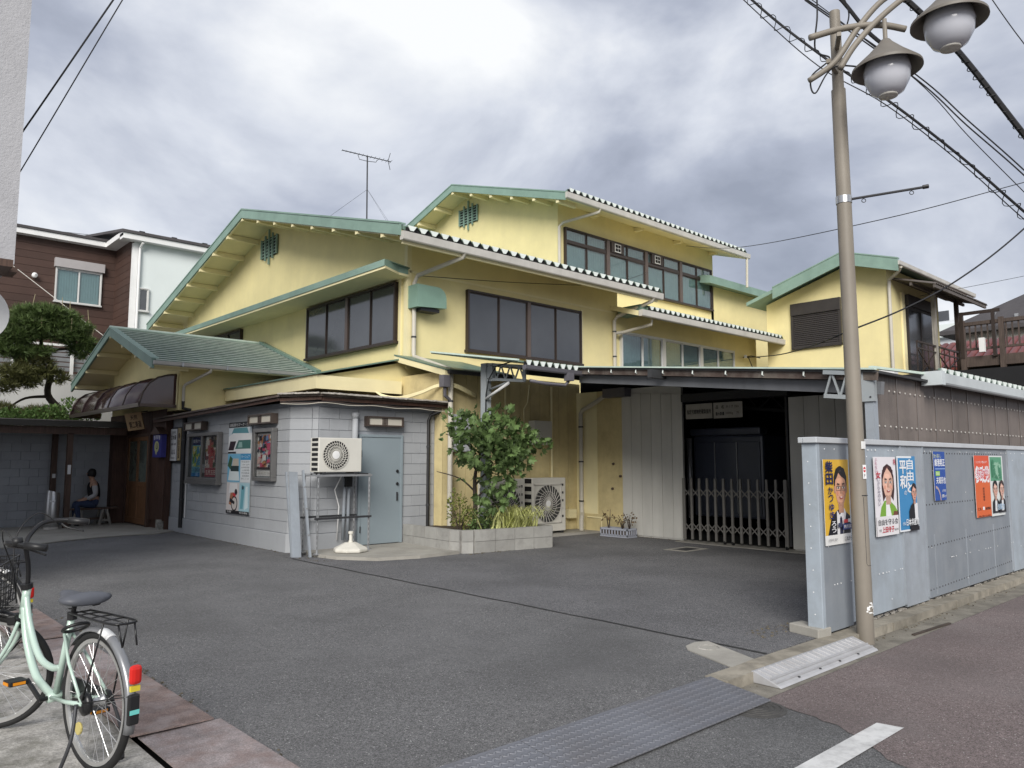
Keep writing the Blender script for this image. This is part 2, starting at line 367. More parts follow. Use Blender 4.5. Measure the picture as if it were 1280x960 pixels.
def flat(r, g, b, rough=.55):
    """printed ink of an sRGB colour as it looks on paper"""
    k = (r, g, b)
    if k not in _mc: _mc[k] = M('print_%02x%02x%02x' % k, tuple(c * .8 for c in srgb(r, g, b)), rough, .02, 5)
    return _mc[k]

# ------------------------------------------------------------------ lettering and printed sheets
_txt = {}
_box = {}
def text_box(s):
    text_polys(s, 0); return _box.get(s)
def text_polys(s, bold=0):
    key = (s, bold)
    if key in _txt: return _txt[key]
    cu = bpy.data.curves.new('t', 'FONT'); cu.body = s; cu.size = 1; cu.resolution_u = 2; cu.offset = bold; cu.fill_mode = 'FRONT'
    cu.align_x = 'CENTER'; cu.align_y = 'CENTER'
    ob = bpy.data.objects.new('t', cu); COL.objects.link(ob)
    dg = bpy.context.evaluated_depsgraph_get(); dg.update()
    me = bpy.data.meshes.new_from_object(ob.evaluated_get(dg))
    vs = [tuple(v.co) for v in me.vertices]; fs = [tuple(p.vertices) for p in me.polygons]
    ref = text_box(s) if bold else None
    bpy.data.objects.remove(ob); bpy.data.curves.remove(cu); bpy.data.meshes.remove(me)
    if vs:
        x0 = min(v[0] for v in vs); x1 = max(v[0] for v in vs); y0 = min(v[1] for v in vs); y1 = max(v[1] for v in vs)
        if ref: x0, x1, y0, y1 = ref; e_ = abs(bold); vs = [(min(max(v[0], x0 - e_), x1 + e_), min(max(v[1], y0 - e_), y1 + e_)) for v in vs]
        elif s not in _box: _box[s] = (x0, x1, y0, y1)
        w = max(x1 - x0, 1e-6); h = max(y1 - y0, 1e-6)
        vs = [((v[0] - (x0 + x1) / 2) / w, (v[1] - (y0 + y1) / 2) / h) for v in vs]
    _txt[key] = (vs, fs); return _txt[key]
class Sheet:
    """flat printed thing: O lower-left corner, U right, V up (metres)"""
    def __init__(s, parent, O, U, V, W, H):
        s.p = parent; s.O = Vector(O); s.U = Vector(U).normalized(); s.V = Vector(V).normalized(); s.N = s.U.cross(s.V).normalized(); s.W = W; s.H = H; s.d = {}; s.k = 1
    def pt(s, u, v, k): return s.O + s.U * (u * s.W) + s.V * (v * s.H) + s.N * (.0012 * k)
    def poly(s, mat, pts, name='picture', k=None):
        s.k += .25
        mb = s.d.setdefault((name, mat.name), (MB(), mat))[0]
        mb.add([s.pt(u, v, k or s.k) for u, v in pts], [tuple(range(len(pts)))])
    def rect(s, mat, u0, v0, u1, v1, name='picture'): s.poly(mat, [(u0, v0), (u1, v0), (u1, v1), (u0, v1)], name)
    def ell(s, mat, cu, cv, ru, rv, name='picture', a0=0, a1=360, n=22):
        s.poly(mat, [(cu + ru * math.cos(R(a0 + (a1 - a0) * i / n)), cv + rv * math.sin(R(a0 + (a1 - a0) * i / n))) for i in range(n if a1 - a0 >= 360 else n + 1)], name)
    def text(s, mat, st, u0, v0, u1, v1, bold=.0, name='lettering'):
        vs, fs = text_polys(st, 0)
        mb = s.d.setdefault((name, mat.name), (MB(), mat))[0]; q = max(bold, 0) * (1.0 / max(1, len(st)) if len(st) > 1 else 1.0)
        for dx, dy in (((0, 0),) if bold <= 0 else ((-q, -bold), (q, -bold), (-q, bold), (q, bold))):
            s.k += .15
            mb.add([s.pt((u0 + u1) / 2 + (x + dx) * (u1 - u0), (v0 + v1) / 2 + (y + dy) * (v1 - v0), s.k) for x, y in vs], fs)
    def vtext(s, mat, st, u0, v0, u1, v1, bold=.0):
        h = (v1 - v0) / len(st)
        for i, ch in enumerate(st): s.text(mat, ch, u0, v1 - (i + .94) * h, u1, v1 - (i + .06) * h, bold)
    def done(s):
        for (nm, _), (mb, mat) in s.d.items(): mb.build(nm, mat, s.p)

# ------------------------------------------------------------------ windows
def window(parent, axis, c, a0, a1, z0, z1, bays, fm, pm, mull=None, transom=None, sash=2, d=.10, fw=.05, curtain=None, mw=.11, back=True):
    """window set against the wall plane X=c / Y=c, facing -axis; its frame is the part, panes (and rails) are sub-parts"""
    def bx(mb, s0, s1, q0, q1, k0, k1):      # along, height, depth proud of wall
        return mb.box(s0, s1, c - k1, c - k0, q0, q1) if axis == 'Y' else mb.box(c - k1, c - k0, s0, s1, q0, q1)
    f = MB()
    bx(f, a0, a1, z1 - fw, z1, 0, d); bx(f, a0 - .03, a1 + .03, z0 - .01, z0 + fw, 0, d + .03)
    bx(f, a0, a0 + fw, z0 + fw, z1 - fw, 0, d); bx(f, a1 - fw, a1, z0 + fw, z1 - fw, 0, d)
    W = (a1 - a0) / bays
    if transom: bx(f, a0 + fw, a1 - fw, transom - .045, transom + .045, 0, d - .006)
    fo = f.build('window', fm, parent, bevel=.004)
    for i in range(1, bays): bx(MB(), a0 + i * W - mw / 2, a0 + i * W + mw / 2, z0 + fw, z1 - fw, 0, d + .012).build('mullion', mull or fm, fo)
    for i in range(bays):
        b0 = a0 + i * W + (mw / 2 if i else fw); b1 = a0 + (i + 1) * W - (mw / 2 if i < bays - 1 else fw)
        for (q0, q1) in ([(z0 + fw, (transom - .045) if transom else z1 - fw)] + ([(transom + .045, z1 - fw)] if transom else [])):
            if curtain and back: bx(MB(), b0, b1, q0, q1, .002, .006).build('backing', m_dark, fo)
            w = (b1 - b0) / sash
            for j in range(sash):
                s0 = b0 + j * w; s1 = s0 + w; k = .05 + (.02 if j % 2 else 0)
                bx(MB(), s0 + .012, s1 - .012, q0 + .012, q1 - .012, k - .006, k).build('pane', pm, fo)
                st = MB(); t = .028
                bx(st, s0, s0 + t, q0, q1, k - .015, k + .012); bx(st, s1 - t, s1, q0, q1, k - .015, k + .012)
                bx(st, s0 + t, s1 - t, q0, q0 + t, k - .015, k + .012); bx(st, s0 + t, s1 - t, q1 - t, q1, k - .015, k + .012)
                st.build('sash', fm, fo)
                if curtain:
                    cu = MB(); n = 26; vs = []
                    for x in range(n + 1):
                        a = s0 + .03 + (w - .06) * x / n; kk = .022 + .008 * math.sin(x * 1.9 + i) + .004 * math.sin(x * 4.3)
                        for q in (q0 + .02, q1 - .02): vs.append((a, c - kk, q) if axis == 'Y' else (c - kk, a, q))
                    cu.add(vs, [(2 * x, 2 * x + 2, 2 * x + 3, 2 * x + 1) for x in range(n)]); cu.build('curtain', curtain, fo, smooth=True)
    return fo

# ------------------------------------------------------------------ foliage
def leaf_mesh(n, sampler, size, shape='leaf', seed=1, up=.35, droop=0):
    """many small bent leaf faces; returns (verts, faces, tone per face)"""
    rg = random.Random(seed); vs = []; fs = []; tone = []
    for _ in range(n):
        p, out = sampler(rg); p = Vector(p); out = Vector(out)
        d = (out + Vector((rg.gauss(0, .6), rg.gauss(0, .6), rg.gauss(0, .6) + up - droop))).normalized()
        sd = d.cross(Vector((rg.gauss(0, 1), rg.gauss(0, 1), rg.gauss(0, 1)))).normalized(); nn = sd.cross(d)
        s = size * rg.uniform(.6, 1.25); t = rg.random(); b = len(vs)
        if shape == 'needle':
            for k in range(5):
                dd = (d + sd * rg.uniform(-.9, .9) + nn * rg.uniform(-.9, .9)).normalized(); w = dd.cross(nn).normalized() * s * .07
                b = len(vs); vs += [p - w, p + w, p + dd * s]; fs.append((b, b + 1, b + 2)); tone.append(t)
        elif shape == 'fig':
            pts = [(0, 0), (.28, .12), (.5, .38), (.3, .46), (.42, .72), (.18, .66), (0, 1), (-.18, .66), (-.42, .72), (-.3, .46), (-.5, .38), (-.28, .12)]
            vs += [p + sd * (x * s) + d * (y * s) + nn * (-.35 * s * abs(x) - .22 * s * y * y) for x, y in pts] ; vs.append(p + d * (.42 * s))
            c = len(vs) - 1
            for k in range(12): fs.append((b + k, b + (k + 1) % 12, c)); tone.append(t)
        else:
            vs += [p, p + d * (.5 * s) + sd * (.3 * s) - nn * (.08 * s), p + d * s - nn * (.15 * s), p + d * (.5 * s) - sd * (.3 * s) - nn * (.08 * s)]
            fs.append((b, b + 1, b + 2, b + 3)); tone.append(t)
    return vs, fs, tone
def foliage(name, mat, parent, vft, label=None, cat=None, kind=None):
    vs, fs, tone = vft; org = ORG.get(parent.name, Vector()) if parent else Vector()
    me = bpy.data.meshes.new(name); me.from_pydata([tuple(Vector(v) - org) for v in vs], [], fs); me.update()
    a = me.attributes.new('tone', 'FLOAT', 'FACE'); a.data.foreach_set('value', tone)
    me.materials.append(mat); o = bpy.data.objects.new(name, me); COL.objects.link(o)
    if parent: o.parent = parent
    ORG[o.name] = org
    return setp(o, label, cat, None, kind)
def blobs(cs, shell=.35):
    """sampler over ellipsoids (cx,cy,cz,rx,ry,rz)"""
    wts = [b[3] * b[4] * b[5] for b in cs]
    def f(rg):
        b = rg.choices(cs, wts)[0]
        while True:
            v = Vector((rg.uniform(-1, 1), rg.uniform(-1, 1), rg.uniform(-1, 1)))
            if shell < v.length <= 1: break
        return (b[0] + v.x * b[3], b[1] + v.y * b[4], b[2] + v.z * b[5]), v.normalized() * .8
    return f

# ================================================================== THE GROUND
def sheet(name, pts, z, mat, kind='structure', thick=.0, label=None, cat=None, parent=None):
    mb = MB()
    if thick: mb.prism([(x, y, z - thick) for x, y in pts], (0, 0, thick))
    else:
        mb.add([(x, y, z) for x, y in pts], [tuple(range(len(pts)))])
    return mb.build(name, mat, parent, kind=kind, label=label, cat=cat)
m_earth = M('earth', (.12, .11, .095), .95, .2, .5)
sheet('ground', [(-500, -500), (600, -500), (600, 600), (-500, 600)], -.13, m_earth)
rg = random.Random(3)
def wavy(p, q, n, amp):
    return [(p[0] + (q[0] - p[0]) * i / n + rg.uniform(-amp, amp), p[1] + (q[1] - p[1]) * i / n + rg.uniform(-amp, amp)) for i in range(1, n)]
sheet('road', [(-60, -6), (120, -6), (120, 3.3), (-60, 3.3)], -.08, m_road)
sheet('red_road_surface', [(5.1, 2.93), (5.08, 2.8)] + wavy((5.08, 2.8), (4.98, 2.35), 5, .02) + [(4.98, 2.35)] + wavy((4.98, 2.35), (4.62, 1.9), 5, .03) + [(4.62, 1.9), (4.3, .9), (5.4, -6), (120, -6), (120, 2.93)], -.076, m_road_red)
sheet('lot_asphalt', [(1.9, 3.3), (6.02, 3.3), (6.02, 12.3), (6.6, 12.6), (6.4, 26), (1.9, 26)], 0, m_asph, thick=.11)
sheet('newer_asphalt', [(6.02, 3.42)] + [(6.02 + .012 * math.sin(i * 2.1), 3.42 + i * .45) for i in range(1, 20)] + [(6.05, 12.6), (13.6, 12.6), (13.6, 3.42)], .003, m_asph_dk, thick=.11)
sheet('asphalt_seam', [(6.02 + .012 * math.sin(i * 2.1) - .012 - rg.random() * .01, 3.42 + i * .45) for i in range(20)] + [(6.02 + .012 * math.sin(i * 2.1) + .014, 3.42 + i * .45) for i in range(19, -1, -1)], .006, M('crack', (.035, .035, .035), .95, .2, 9))
m_crack = bpy.data.materials['crack']
for k, pts in enumerate(([(3.2, 17.0), (3.9, 17.58), (4.6, 17.88), (5.3, 18.02), (5.75, 17.93)]
    ,)):
    q_ = smooth_path([(x, y, 0) for x, y in pts], 7); L1 = [(p.x + rg.uniform(-.012, .012), p.y + rg.uniform(-.012, .012)) for p in q_]
    sheet('asphalt_crack', [(x, y) for x, y in L1] + [(x + .004 + rg.uniform(0, .012), y - .006 - rg.uniform(0, .012)) for x, y in reversed(L1)], .007, m_crack)
sheet('side_yard_concrete', [(-9, 3.3), (1.5, 3.3), (1.5, 26), (-9, 26)], -.005, m_conc_dirty, thick=.1)
sheet('side_gutter', [(1.5, 2.9), (1.9, 2.9), (1.9, 26), (1.5, 26)], -.10, m_dark)
sheet('entrance_apron', [(6.3, 18.3), (5.75, 17.95), (5.3, 18.05), (4.6, 17.9), (3.9, 17.6), (3.1, 17.0), (1.6, 16.6), (1.6, 23), (6.3, 23)], .025, m_conc, thick=.08)
sheet('doorstep_pad', [(6.5, 12.5), (6.42, 11.9), (6.5, 11.35), (6.9, 10.75), (7.6, 10.55), (8.47, 10.6), (8.6, 12.5)], .055, m_conc, thick=.1)
sheet('equipment_pad', [(10.3, 11.66), (13.3, 11.55), (13.3, 12.4), (10.3, 12.4)], .05, m_conc, thick=.1)
sheet('concrete_patch', [(5.64, 3.94), (5.74, 4.03), (5.92, 4.06), (6.04, 4.0), (5.78, 3.40), (5.42, 3.38)], .008, m_conc, thick=.05)
MB().torus((5.83, 3.86, .008), (0, 0, 1), .09, .006, 24, 5).build('water_valve_lid', m_conc_dirty, label='round valve lid set in the pale concrete patch', cat='valve lid')
# gutter strip + kerb stones
sheet('gutter_strip', [(5.1, 2.93), (40, 2.93), (40, 3.2), (5.1, 3.2)], -.074, M('gutter_concrete', (.20, .185, .155), .9, .25, 5, .6, 60, speck=.3, speck_scale=110, dirt=(.075, .068, .055), dirt_amt=.85, dirt_scale=3.5))
kerb = setp(box(5.05, 40, 3.24, 3.42, -.12, -.02).build('kerb', m_conc_dirty), kind='structure')
ks = box(-.298, .298, -.095, .095, -.055, .055).mesh('kerb_stone'); ks.materials.append(M('kerb_concrete', (.27, .245, .20), .9, .2, 5, .6, 60, rnd=.15, dirt=(.10, .09, .07), dirt_amt=.85, dirt_scale=4))
for i in range(30): piece('kerb_stone', ks, kerb, (5.36 + i * .603, 3.295 + rg.uniform(-.006, .006), -.046 + rg.uniform(-.004, .004)))
MB().lathe([(.001, 0), (.205, 0), (.205, .004), (.19, .006), (.001, .006)], (4.9, 2.88, -.079), 32).torus((4.9, 2.88, -.072), (0, 0, 1), .17, .005, 32, 5).torus((4.9, 2.88, -.072), (0, 0, 1), .13, .005, 28, 5).torus((4.9, 2.88, -.072), (0, 0, 1), .09, .005, 24, 5).torus((4.9, 2.88, -.072), (0, 0, 1), .05, .005, 20, 5).build('manhole_cover', M('iron_lid', (.085, .082, .078), .7, .2, 20, .8, 120, metal=.3), label='round iron manhole cover half under the steel plate', cat='manhole cover')
setp(sheet('road_line', [(4.0, 2.19), (5.19, 2.19), (5.22, 2.035), (4.0, 2.035)], -.071, M('road_paint', (.62, .62, .61), .7, .06, 3, .3, 150, dirt=(.25, .25, .25), dirt_amt=.75, dirt_scale=7)), kind='structure')
sheet('road_line', [(.5, 2.19), (2.2, 2.19), (2.2, 2.035), (.5, 2.035)], -.071, bpy.data.materials['road_paint'])
# chequer plates over the gutter
for i, (a, b) in enumerate(((4.075, 5.06), (3.12, 4.07), (2.2, 3.115), (1.2, 2.195))):
    MB().prism([(a, 3.34, .006), (b, 3.34, .006), (b + .03, 2.87, -.072 + .006), (a + .03, 2.87, -.072 + .006)], (0, 0, .007)).build(
        'steel_plate', m_chequer, label=('steel chequer plate over the gutter nearest the kerb ramp', 'steel chequer plate over the gutter second from the kerb ramp', 'steel chequer plate over the gutter third from the kerb ramp', 'steel chequer plate over the gutter farthest from the kerb ramp')[i], cat='steel plate', group='chequer plates across the entrance')
# rusty plates on the left
for i, (a, b, x0, x1, z, tl) in enumerate(((4.82, 6.42, 1.47, 1.955, .022, .012), (3.2, 4.86, 1.52, 2.0, .008, 0), (6.43, 7.98, 1.47, 1.94, .010, 0), (8.0, 9.7, 1.46, 1.93, .016, .006))):
    mm = m_rust if i in (0, 3) else M('pale_plate', (.27, .235, .232), .7, .25, 7, .5, 100, speck=.45, speck_scale=95, dirt=(.19, .12, .10), dirt_amt=.8, dirt_scale=5)
    MB().prism([(x0, a, z + tl), (x1, a + .03, z), (x1, b, z), (x0, b, z)], (0, 0, .009)).build('rusty_plate', mm,
        label=('warped rusty steel plate right behind the bicycle wheel', 'rusty steel plate at the bottom edge beside the bicycle', 'pale scuffed steel plate seen through the bicycle wheel', 'rusty steel plate farthest away past the bicycle saddle')[i], cat='steel plate', group='rusty plates over the side gutter')
# kerb ramp
rt = thing('kerb_ramp', 'grey ribbed aluminium kerb ramp beside the lamp pole', 'kerb ramp', (6.3, 3.1, -.08))
pr = [(3.215, .012), (3.19, .014), (2.985, -.058), (2.97, -.072), (3.215, -.072)]
MB().prism([(5.42, y, z) for y, z in pr], (1.73, 0, 0)).build('ramp_body', M('cast_aluminium', (.47, .47, .48), .5, .08, 6, .3, 90, metal=.3, dirt=(.3, .29, .28), dirt_amt=.5, dirt_scale=4), rt, bevel=.004)
for i in range(19):
    x = 5.47 + i * .088
    MB().beam((x, 3.185, .017), (x + .03, 3.085, -.018), .016, .008).build('tread_rib', bpy.data.materials['cast_aluminium'], rt)
for y, z in ((3.065, -.024), (3.02, -.040)): MB().beam((5.43, y, z), (7.14, y, z), .016, .008).build('tread_rib', bpy.data.materials['cast_aluminium'], rt)
for x in (5.75, 6.1, 6.45, 6.8): MB().lathe([(.011, 0), (.011, .006), (.006, .008)], (x, 3.0, -.052), 10).build('bolt', m_dkmetal, rt)
# drain
setp(box(11.75, 12.2, 8.2, 8.5, -.02, .009).build('drain_grate', m_dkmetal), 'small square drain grate in the dark asphalt', 'drain')
sheet('drain_collar', [(11.6, 8.1), (12.35, 8.1), (12.35, 8.6), (11.6, 8.6)], .006, m_conc)
# gate threshold
sheet('gate_threshold', [(12.85, 5.0), (13.4, 5.0), (13.4, 9.3), (12.95, 9.3)], .012, m_conc, thick=.05)

# ================================================================== GREY BLOCK ANNEX
AX, AY = 6.36, 12.48
an = thing('block_annex', 'low grey painted concrete block annex with rusty sheet roof', 'building', (AX, AY, 0))
core = [(AX + .012, 19.04), (AX + .012, AY + .37), (AX + .38, AY + .012), (9.32, AY + .012), (9.32, 19.04)]
MB().prism([(x, y, -.05) for x, y in core], (0, 0, 2.72)).build('wall', m_grey_joint, an)
bh, bl = .2045, .405
def blockrow(parent, mat, start, dirv, nrm, length, z, off, t=.05, holes=()):
    d = Vector((*dirv, 0)); n = Vector((*nrm, 0)); s0 = Vector((*start, 0)); a = -off
    while a < length - .01:
        b = min(a + bl, length); x0 = max(a, 0)
        segs = [(x0, b)]
        for h0, h1, hz0, hz1 in holes:
            if z < hz1 - .02 and z + bh > hz0 + .02:
                ns = []
                for p, q in segs:
                    if q <= h0 or p >= h1: ns.append((p, q))
                    else:
                        if p < h0: ns.append((p, h0))
                        if q > h1: ns.append((h1, q))
                segs = ns
        for p, q in segs:
            if q - p < .03: continue
            L_ = q - p - .007; key = 'block_%03d' % round(L_ * 1000)
            me = bpy.data.meshes.get(key + mat.name)
            if not me:
                mb = MB(); c = .0018
                h = (bh - .008) / 2
                o8 = [(-L_ / 2, -t / 2, -h), (L_ / 2, -t / 2, -h), (L_ / 2, -t / 2, h), (-L_ / 2, -t / 2, h)]
                i8 = [(-L_ / 2 + c, -t / 2 - c, -h + c), (L_ / 2 - c, -t / 2 - c, -h + c), (L_ / 2 - c, -t / 2 - c, h - c), (-L_ / 2 + c, -t / 2 - c, h - c)]
                bk = [(x, t / 2, zz_) for x, y, zz_ in o8]
                mb.add(bk + o8 + i8, [(8, 9, 10, 11)] + [(4 + k, 4 + (k + 1) % 4, 8 + (k + 1) % 4, 8 + k) for k in range(4)] + [(k, (k + 1) % 4, 4 + (k + 1) % 4, 4 + k) for k in range(4)])
                me = mb.mesh(key + mat.name); me.materials.append(mat)
            c_ = s0 + d * ((p + q) / 2) + n * (-t / 2 + .002); c_.z = z + bh / 2
            piece('block', me, parent, c_, rz=math.atan2(d.y, d.x))
        a = b
holes = [(7.55 - AX - .38, 8.53 - AX - .38, -.1, 2.10)]
for r_ in range(12):
    z = .33 + r_ * bh if r_ < 11 else .33 + 11 * bh
    if z + bh > 2.75: break
    o = (r_ % 2) * bl / 2
    blockrow(an, m_grey_paint, (AX, 19.04), (0, -1), (-1, 0), 19.04 - AY - .37, z, o)                      # street-lot face with the posters
    blockrow(an, m_grey_paint, (AX, AY + .37), (.7071, -.7071), (-.7071, -.7071), .523, z, 0)               # chamfered corner
    blockrow(an, m_grey_paint, (AX + .38, AY), (1, 0), (0, -1), 9.3 - AX - .38, z, o, holes=holes)
blockrow(an, m_grey_paint, (8.53, AY), (1, 0), (0, -1), .77, .1255, 0)
# plinth
MB().prism([(AX - .03, 19.06, -.05), (AX - .03, AY + .355, -.05), (AX + .365, AY - .03, -.05), (7.5, AY - .03, -.05), (7.5, AY + .1, -.05), (AX + .1, 19.06, -.05)], (0, 0, .375)).build('plinth', m_grey_paint, an, bevel=.01)
# roof sheet, drooping and rusty with a pale weathered top
m_thatch = M('weathered_edge', (.40, .37, .33), .9, .3, 14, .8, 60)
rp = [(AX - .32, 19.35, 2.60), (AX - .30, AY + .22, 2.74), (AX + .22, AY - .32, 2.755), (9.45, AY - .34, 2.735), (9.45, 14.2, 3.0), (7.9, 14.2, 3.02), (7.9, 19.35, 2.9)]
MB().prism(rp, (0, 0, .035)).build('roof_sheet', m_rustroof, an)
ed = MB()
for p, q in ((rp[1], rp[2]), (rp[2], rp[3])):
    p, q = Vector(p), Vector(q)
    for i in range(26):
        a = p.lerp(q, i / 26); b = p.lerp(q, (i + 1) / 26); a.z += .045 + rg.uniform(0, .012); b.z += .045
        ed.beam(a, b, .17, .02 + rg.uniform(0, .012))
ed.build('roof_covering', m_thatch, an)
fa = MB()
for p, q in zip(rp[:3], rp[1:4]):
    p, q = Vector(p), Vector(q); fa.beam(p + Vector((.06, .06, -.05)), q + Vector((.06, .06, -.03)), .04, .06)
fa.build('fascia_board', m_brownwood, an)
for k in range(3):
    pts = []
    for i in range(15):
        p = Vector(rp[1]).lerp(Vector(rp[2]), min(i / 3, 1)) if i < 4 else Vector(rp[2]).lerp(Vector(rp[3]), (i - 3) / 11)
        pts.append(p + Vector((.03, -.0, -.09 - .02 * k + .012 * math.sin(i * 1.7 + k))))
    MB().tube(smooth_path(pts, 4), .007, 6).build('cable', (m_cable, m_bronze_lt, m_pipe)[k], an, smooth=True)
# steel door
dr = MB().box(7.60, 8.48, AY - .03, AY + .02, .07, 2.06).build('door', m_door, an, bevel=.004)
fr = MB(); fr.box(7.55, 7.60, AY - .045, AY + .05, .06, 2.11); fr.box(8.48, 8.53, AY - .045, AY + .05, .06, 2.11); fr.box(7.60, 8.48, AY - .045, AY + .05, 2.06, 2.11)
fr.build('door_frame', m_door, dr, bevel=.004)
for z in (1.42, 1.18): MB().lathe([(.026, 0), (.03, .02), (.022, .035)], (8.40, AY - .03, z), 14, (0, -1, 0)).build('lock', m_black, dr)
MB().box(8.39, 8.415, AY - .055, AY - .03, .86, 1.02).build('handle', m_dkmetal, dr)
for z in (.35, 1.75): MB().box(7.585, 7.605, AY - .05, AY - .03, z - .06, z + .06).build('hinge', m_dkmetal, dr)
MB().tube([(7.43, AY - .08, 2.46), (7.43, AY - .08, 1.95), (7.45, AY - .06, 1.5)], .055, 12).build('flue_pipe', m_grey_paint, an, smooth=True)
MB().lathe([(.068, 0), (.068, .1)], (7.43, AY - .08, 2.40), 14).build('flue_collar', m_grey_paint, an, smooth=True)
# black downpipes
def downpipe(parent, pts, r, mat, clamps=()):
    o = MB().tube(pts, r, 10).build('downpipe', mat, parent, auto=True)
    for c in clamps: MB().lathe([(r + .008, -.018), (r + .008, .018)], c, 12).build('pipe_clamp', m_dkmetal, o)
    return o
downpipe(an, [(9.35, AY - .2, 2.62), (9.16, AY - .08, 2.52), (9.12, AY - .06, 2.42), (9.12, AY - .06, .3)], .035, m_black, [(9.12, AY - .06, 1.9), (9.12, AY - .06, .75)])
downpipe(an, [(AX - .06, 17.95, 2.6), (AX - .06, 17.95, .12)], .045, m_black, [(AX - .06, 17.95, 2.1), (AX - .06, 17.95, .75)])
# thin white conduit beside the left pipe
MB().tube([(AX - .03, 17.78, 2.3), (AX - .03, 17.78, .35)], .014, 6).build('conduit', m_white, an)

# ================================================================== BATHHOUSE (main volume A, storey C, links B and E)
XA, YA = 9.44, 13.7
bt = thing('bathhouse', 'large yellow rendered bathhouse with green roof edges and stepped gables', 'building', (XA, YA, 0))
RY, RZ = 20.4, 8.58          # ridge of A
SLP = .285
def zA(y): return RZ - SLP * abs(y - RY)
YE0, YE1 = 12.6, 28.2
# walls
w = MB()
g = [(XA, YA, 2.4), (XA, 27.0, 2.4), (XA, 27.0, zA(27) - .15), (XA, RY, RZ - .15), (XA, YA, zA(YA) - .15)]
w.prism(g, (7.15, 0, 0)).build('gable_wall', m_yellow, bt)
lw = MB(); lw.box(7.75, 9.5, 14.0, 18.9, 0, 3.25); lw.box(9.34, 13.42, 12.27, 14.0, 0, 3.42); lw.build('lower_wall', m_yellow_sheet, bt)
MB().box(XA - .012, XA + .1, YA - .012, YA + .10, 3.6, zA(YA) - .32).build('corner_board', m_yellow_trim, bt)
# vertical sheet siding around the air conditioners
pm = None
for i in range(13):
    a = 9.34 + i * .305
    me = bpy.data.meshes.get('siding_panel_y')
    if not me:
        me = MB().box(0, .292, -.016, 0, 0, 3.36).mesh('siding_panel_y'); me.materials.append(m_yellow_sheet)
    piece('siding_panel', me, bt, (a, 12.268, .06))
MB().box(9.32, 9.338, 12.24, 12.5, .06, 3.4).build('corner_panel', m_yellow_sheet, bt)
# yellow pier at the garage
pi = MB(); pi.box(13.3, 14.2, 10.87, 12.27, 0, 3.2); pi.build('pier', m_yellow_sheet, bt)
MB().box(13.285, 13.31, 11.62, 12.25, 0, 3.2).build('pier_panel', m_yellow_trim, bt)
MB().box(13.27, 13.3, 10.88, 12.0, .02, .42).build('pier_base', m_yellow_sheet, bt)
# roof A : soffit slabs + covering
def slope_slab(parent, name, mat, x0, x1, y0, y1, zf, top, th):
    return MB().hexa([(x0, y0, zf(y0) + top - th), (x1, y0, zf(y0) + top - th), (x1, y1, zf(y1) + top - th), (x0, y1, zf(y1) + top - th),
               (x0, y0, zf(y0) + top), (x1, y0, zf(y0) + top), (x1, y1, zf(y1) + top), (x0, y1, zf(y1) + top)]).build(name, mat, parent)
XR0, XR1 = 8.52, 17.05
slope_slab(bt, 'soffit', m_yellow_trim, XR0, XR1, YE0 + .02, RY, zA, -.1, .06)
slope_slab(bt, 'soffit', m_yellow_trim, XR0, XR1, RY, YE1 - .02, zA, -.1, .06)
slope_slab(bt, 'roof_covering', m_green_roof, XR0 + .02, XR1, YE0 - .02, RY, zA, .0, .09)
slope_slab(bt, 'roof_covering', m_green_roof, XR0 + .02, XR1, RY, YE1, zA, .0, .09)
def rake(parent, x, y0, y1, zf, top, h, mat, th=.05):
    MB().hexa([(x, y0, zf(y0) + top - h), (x + th, y0, zf(y0) + top - h), (x + th, y1, zf(y1) + top - h), (x, y1, zf(y1) + top - h),
               (x, y0, zf(y0) + top), (x + th, y0, zf(y0) + top), (x + th, y1, zf(y1) + top), (x, y1, zf(y1) + top)]).build('rake_board', mat, parent)
    MB().hexa([(x - .015, y0, zf(y0) + top - .008), (x + th + .1, y0, zf(y0) + top - .008), (x + th + .1, y1, zf(y1) + top - .008), (x - .015, y1, zf(y1) + top - .008),
               (x - .015, y0, zf(y0) + top + .03), (x + th + .1, y0, zf(y0) + top + .03), (x + th + .1, y1, zf(y1) + top + .03), (x - .015, y1, zf(y1) + top + .03)]).build('verge_flashing', mat, parent)
rake(bt, 8.46, YE0 - .02, RY, zA, .02, .24, m_green)
rake(bt, 8.46, RY, YE1, zA, .02, .24, m_green)
for s in (-1, 1):
    MB().hexa([(8.50, RY, zA(RY) - .245), (8.56, RY, zA(RY) - .245), (8.56, RY + s * 7.7, zA(RY + 7.7) - .245), (8.50, RY + s * 7.7, zA(RY + 7.7) - .245),
               (8.50, RY, zA(RY) - .22), (8.56, RY, zA(RY) - .22), (8.56, RY + s * 7.7, zA(RY + 7.7) - .22), (8.50, RY + s * 7.7, zA(RY + 7.7) - .22)] if s > 0 else
              [(8.50, RY - 7.7, zA(RY + 7.7) - .245), (8.56, RY - 7.7, zA(RY + 7.7) - .245), (8.56, RY, zA(RY) - .245), (8.50, RY, zA(RY) - .245),
               (8.50, RY - 7.7, zA(RY + 7.7) - .22), (8.56, RY - 7.7, zA(RY + 7.7) - .22), (8.56, RY, zA(RY) - .22), (8.50, RY, zA(RY) - .22)]).build('verge_trim', m_yellow_trim, bt)
for k in range(-7, 8):
    y = RY + k * 1.02 + (.0 if k else 0); z = zA(y) - .17
    MB().box(8.485, XA + .02, y - .055, y + .055, z - .135, z + .01).build('purlin', m_yellow_trim, bt)
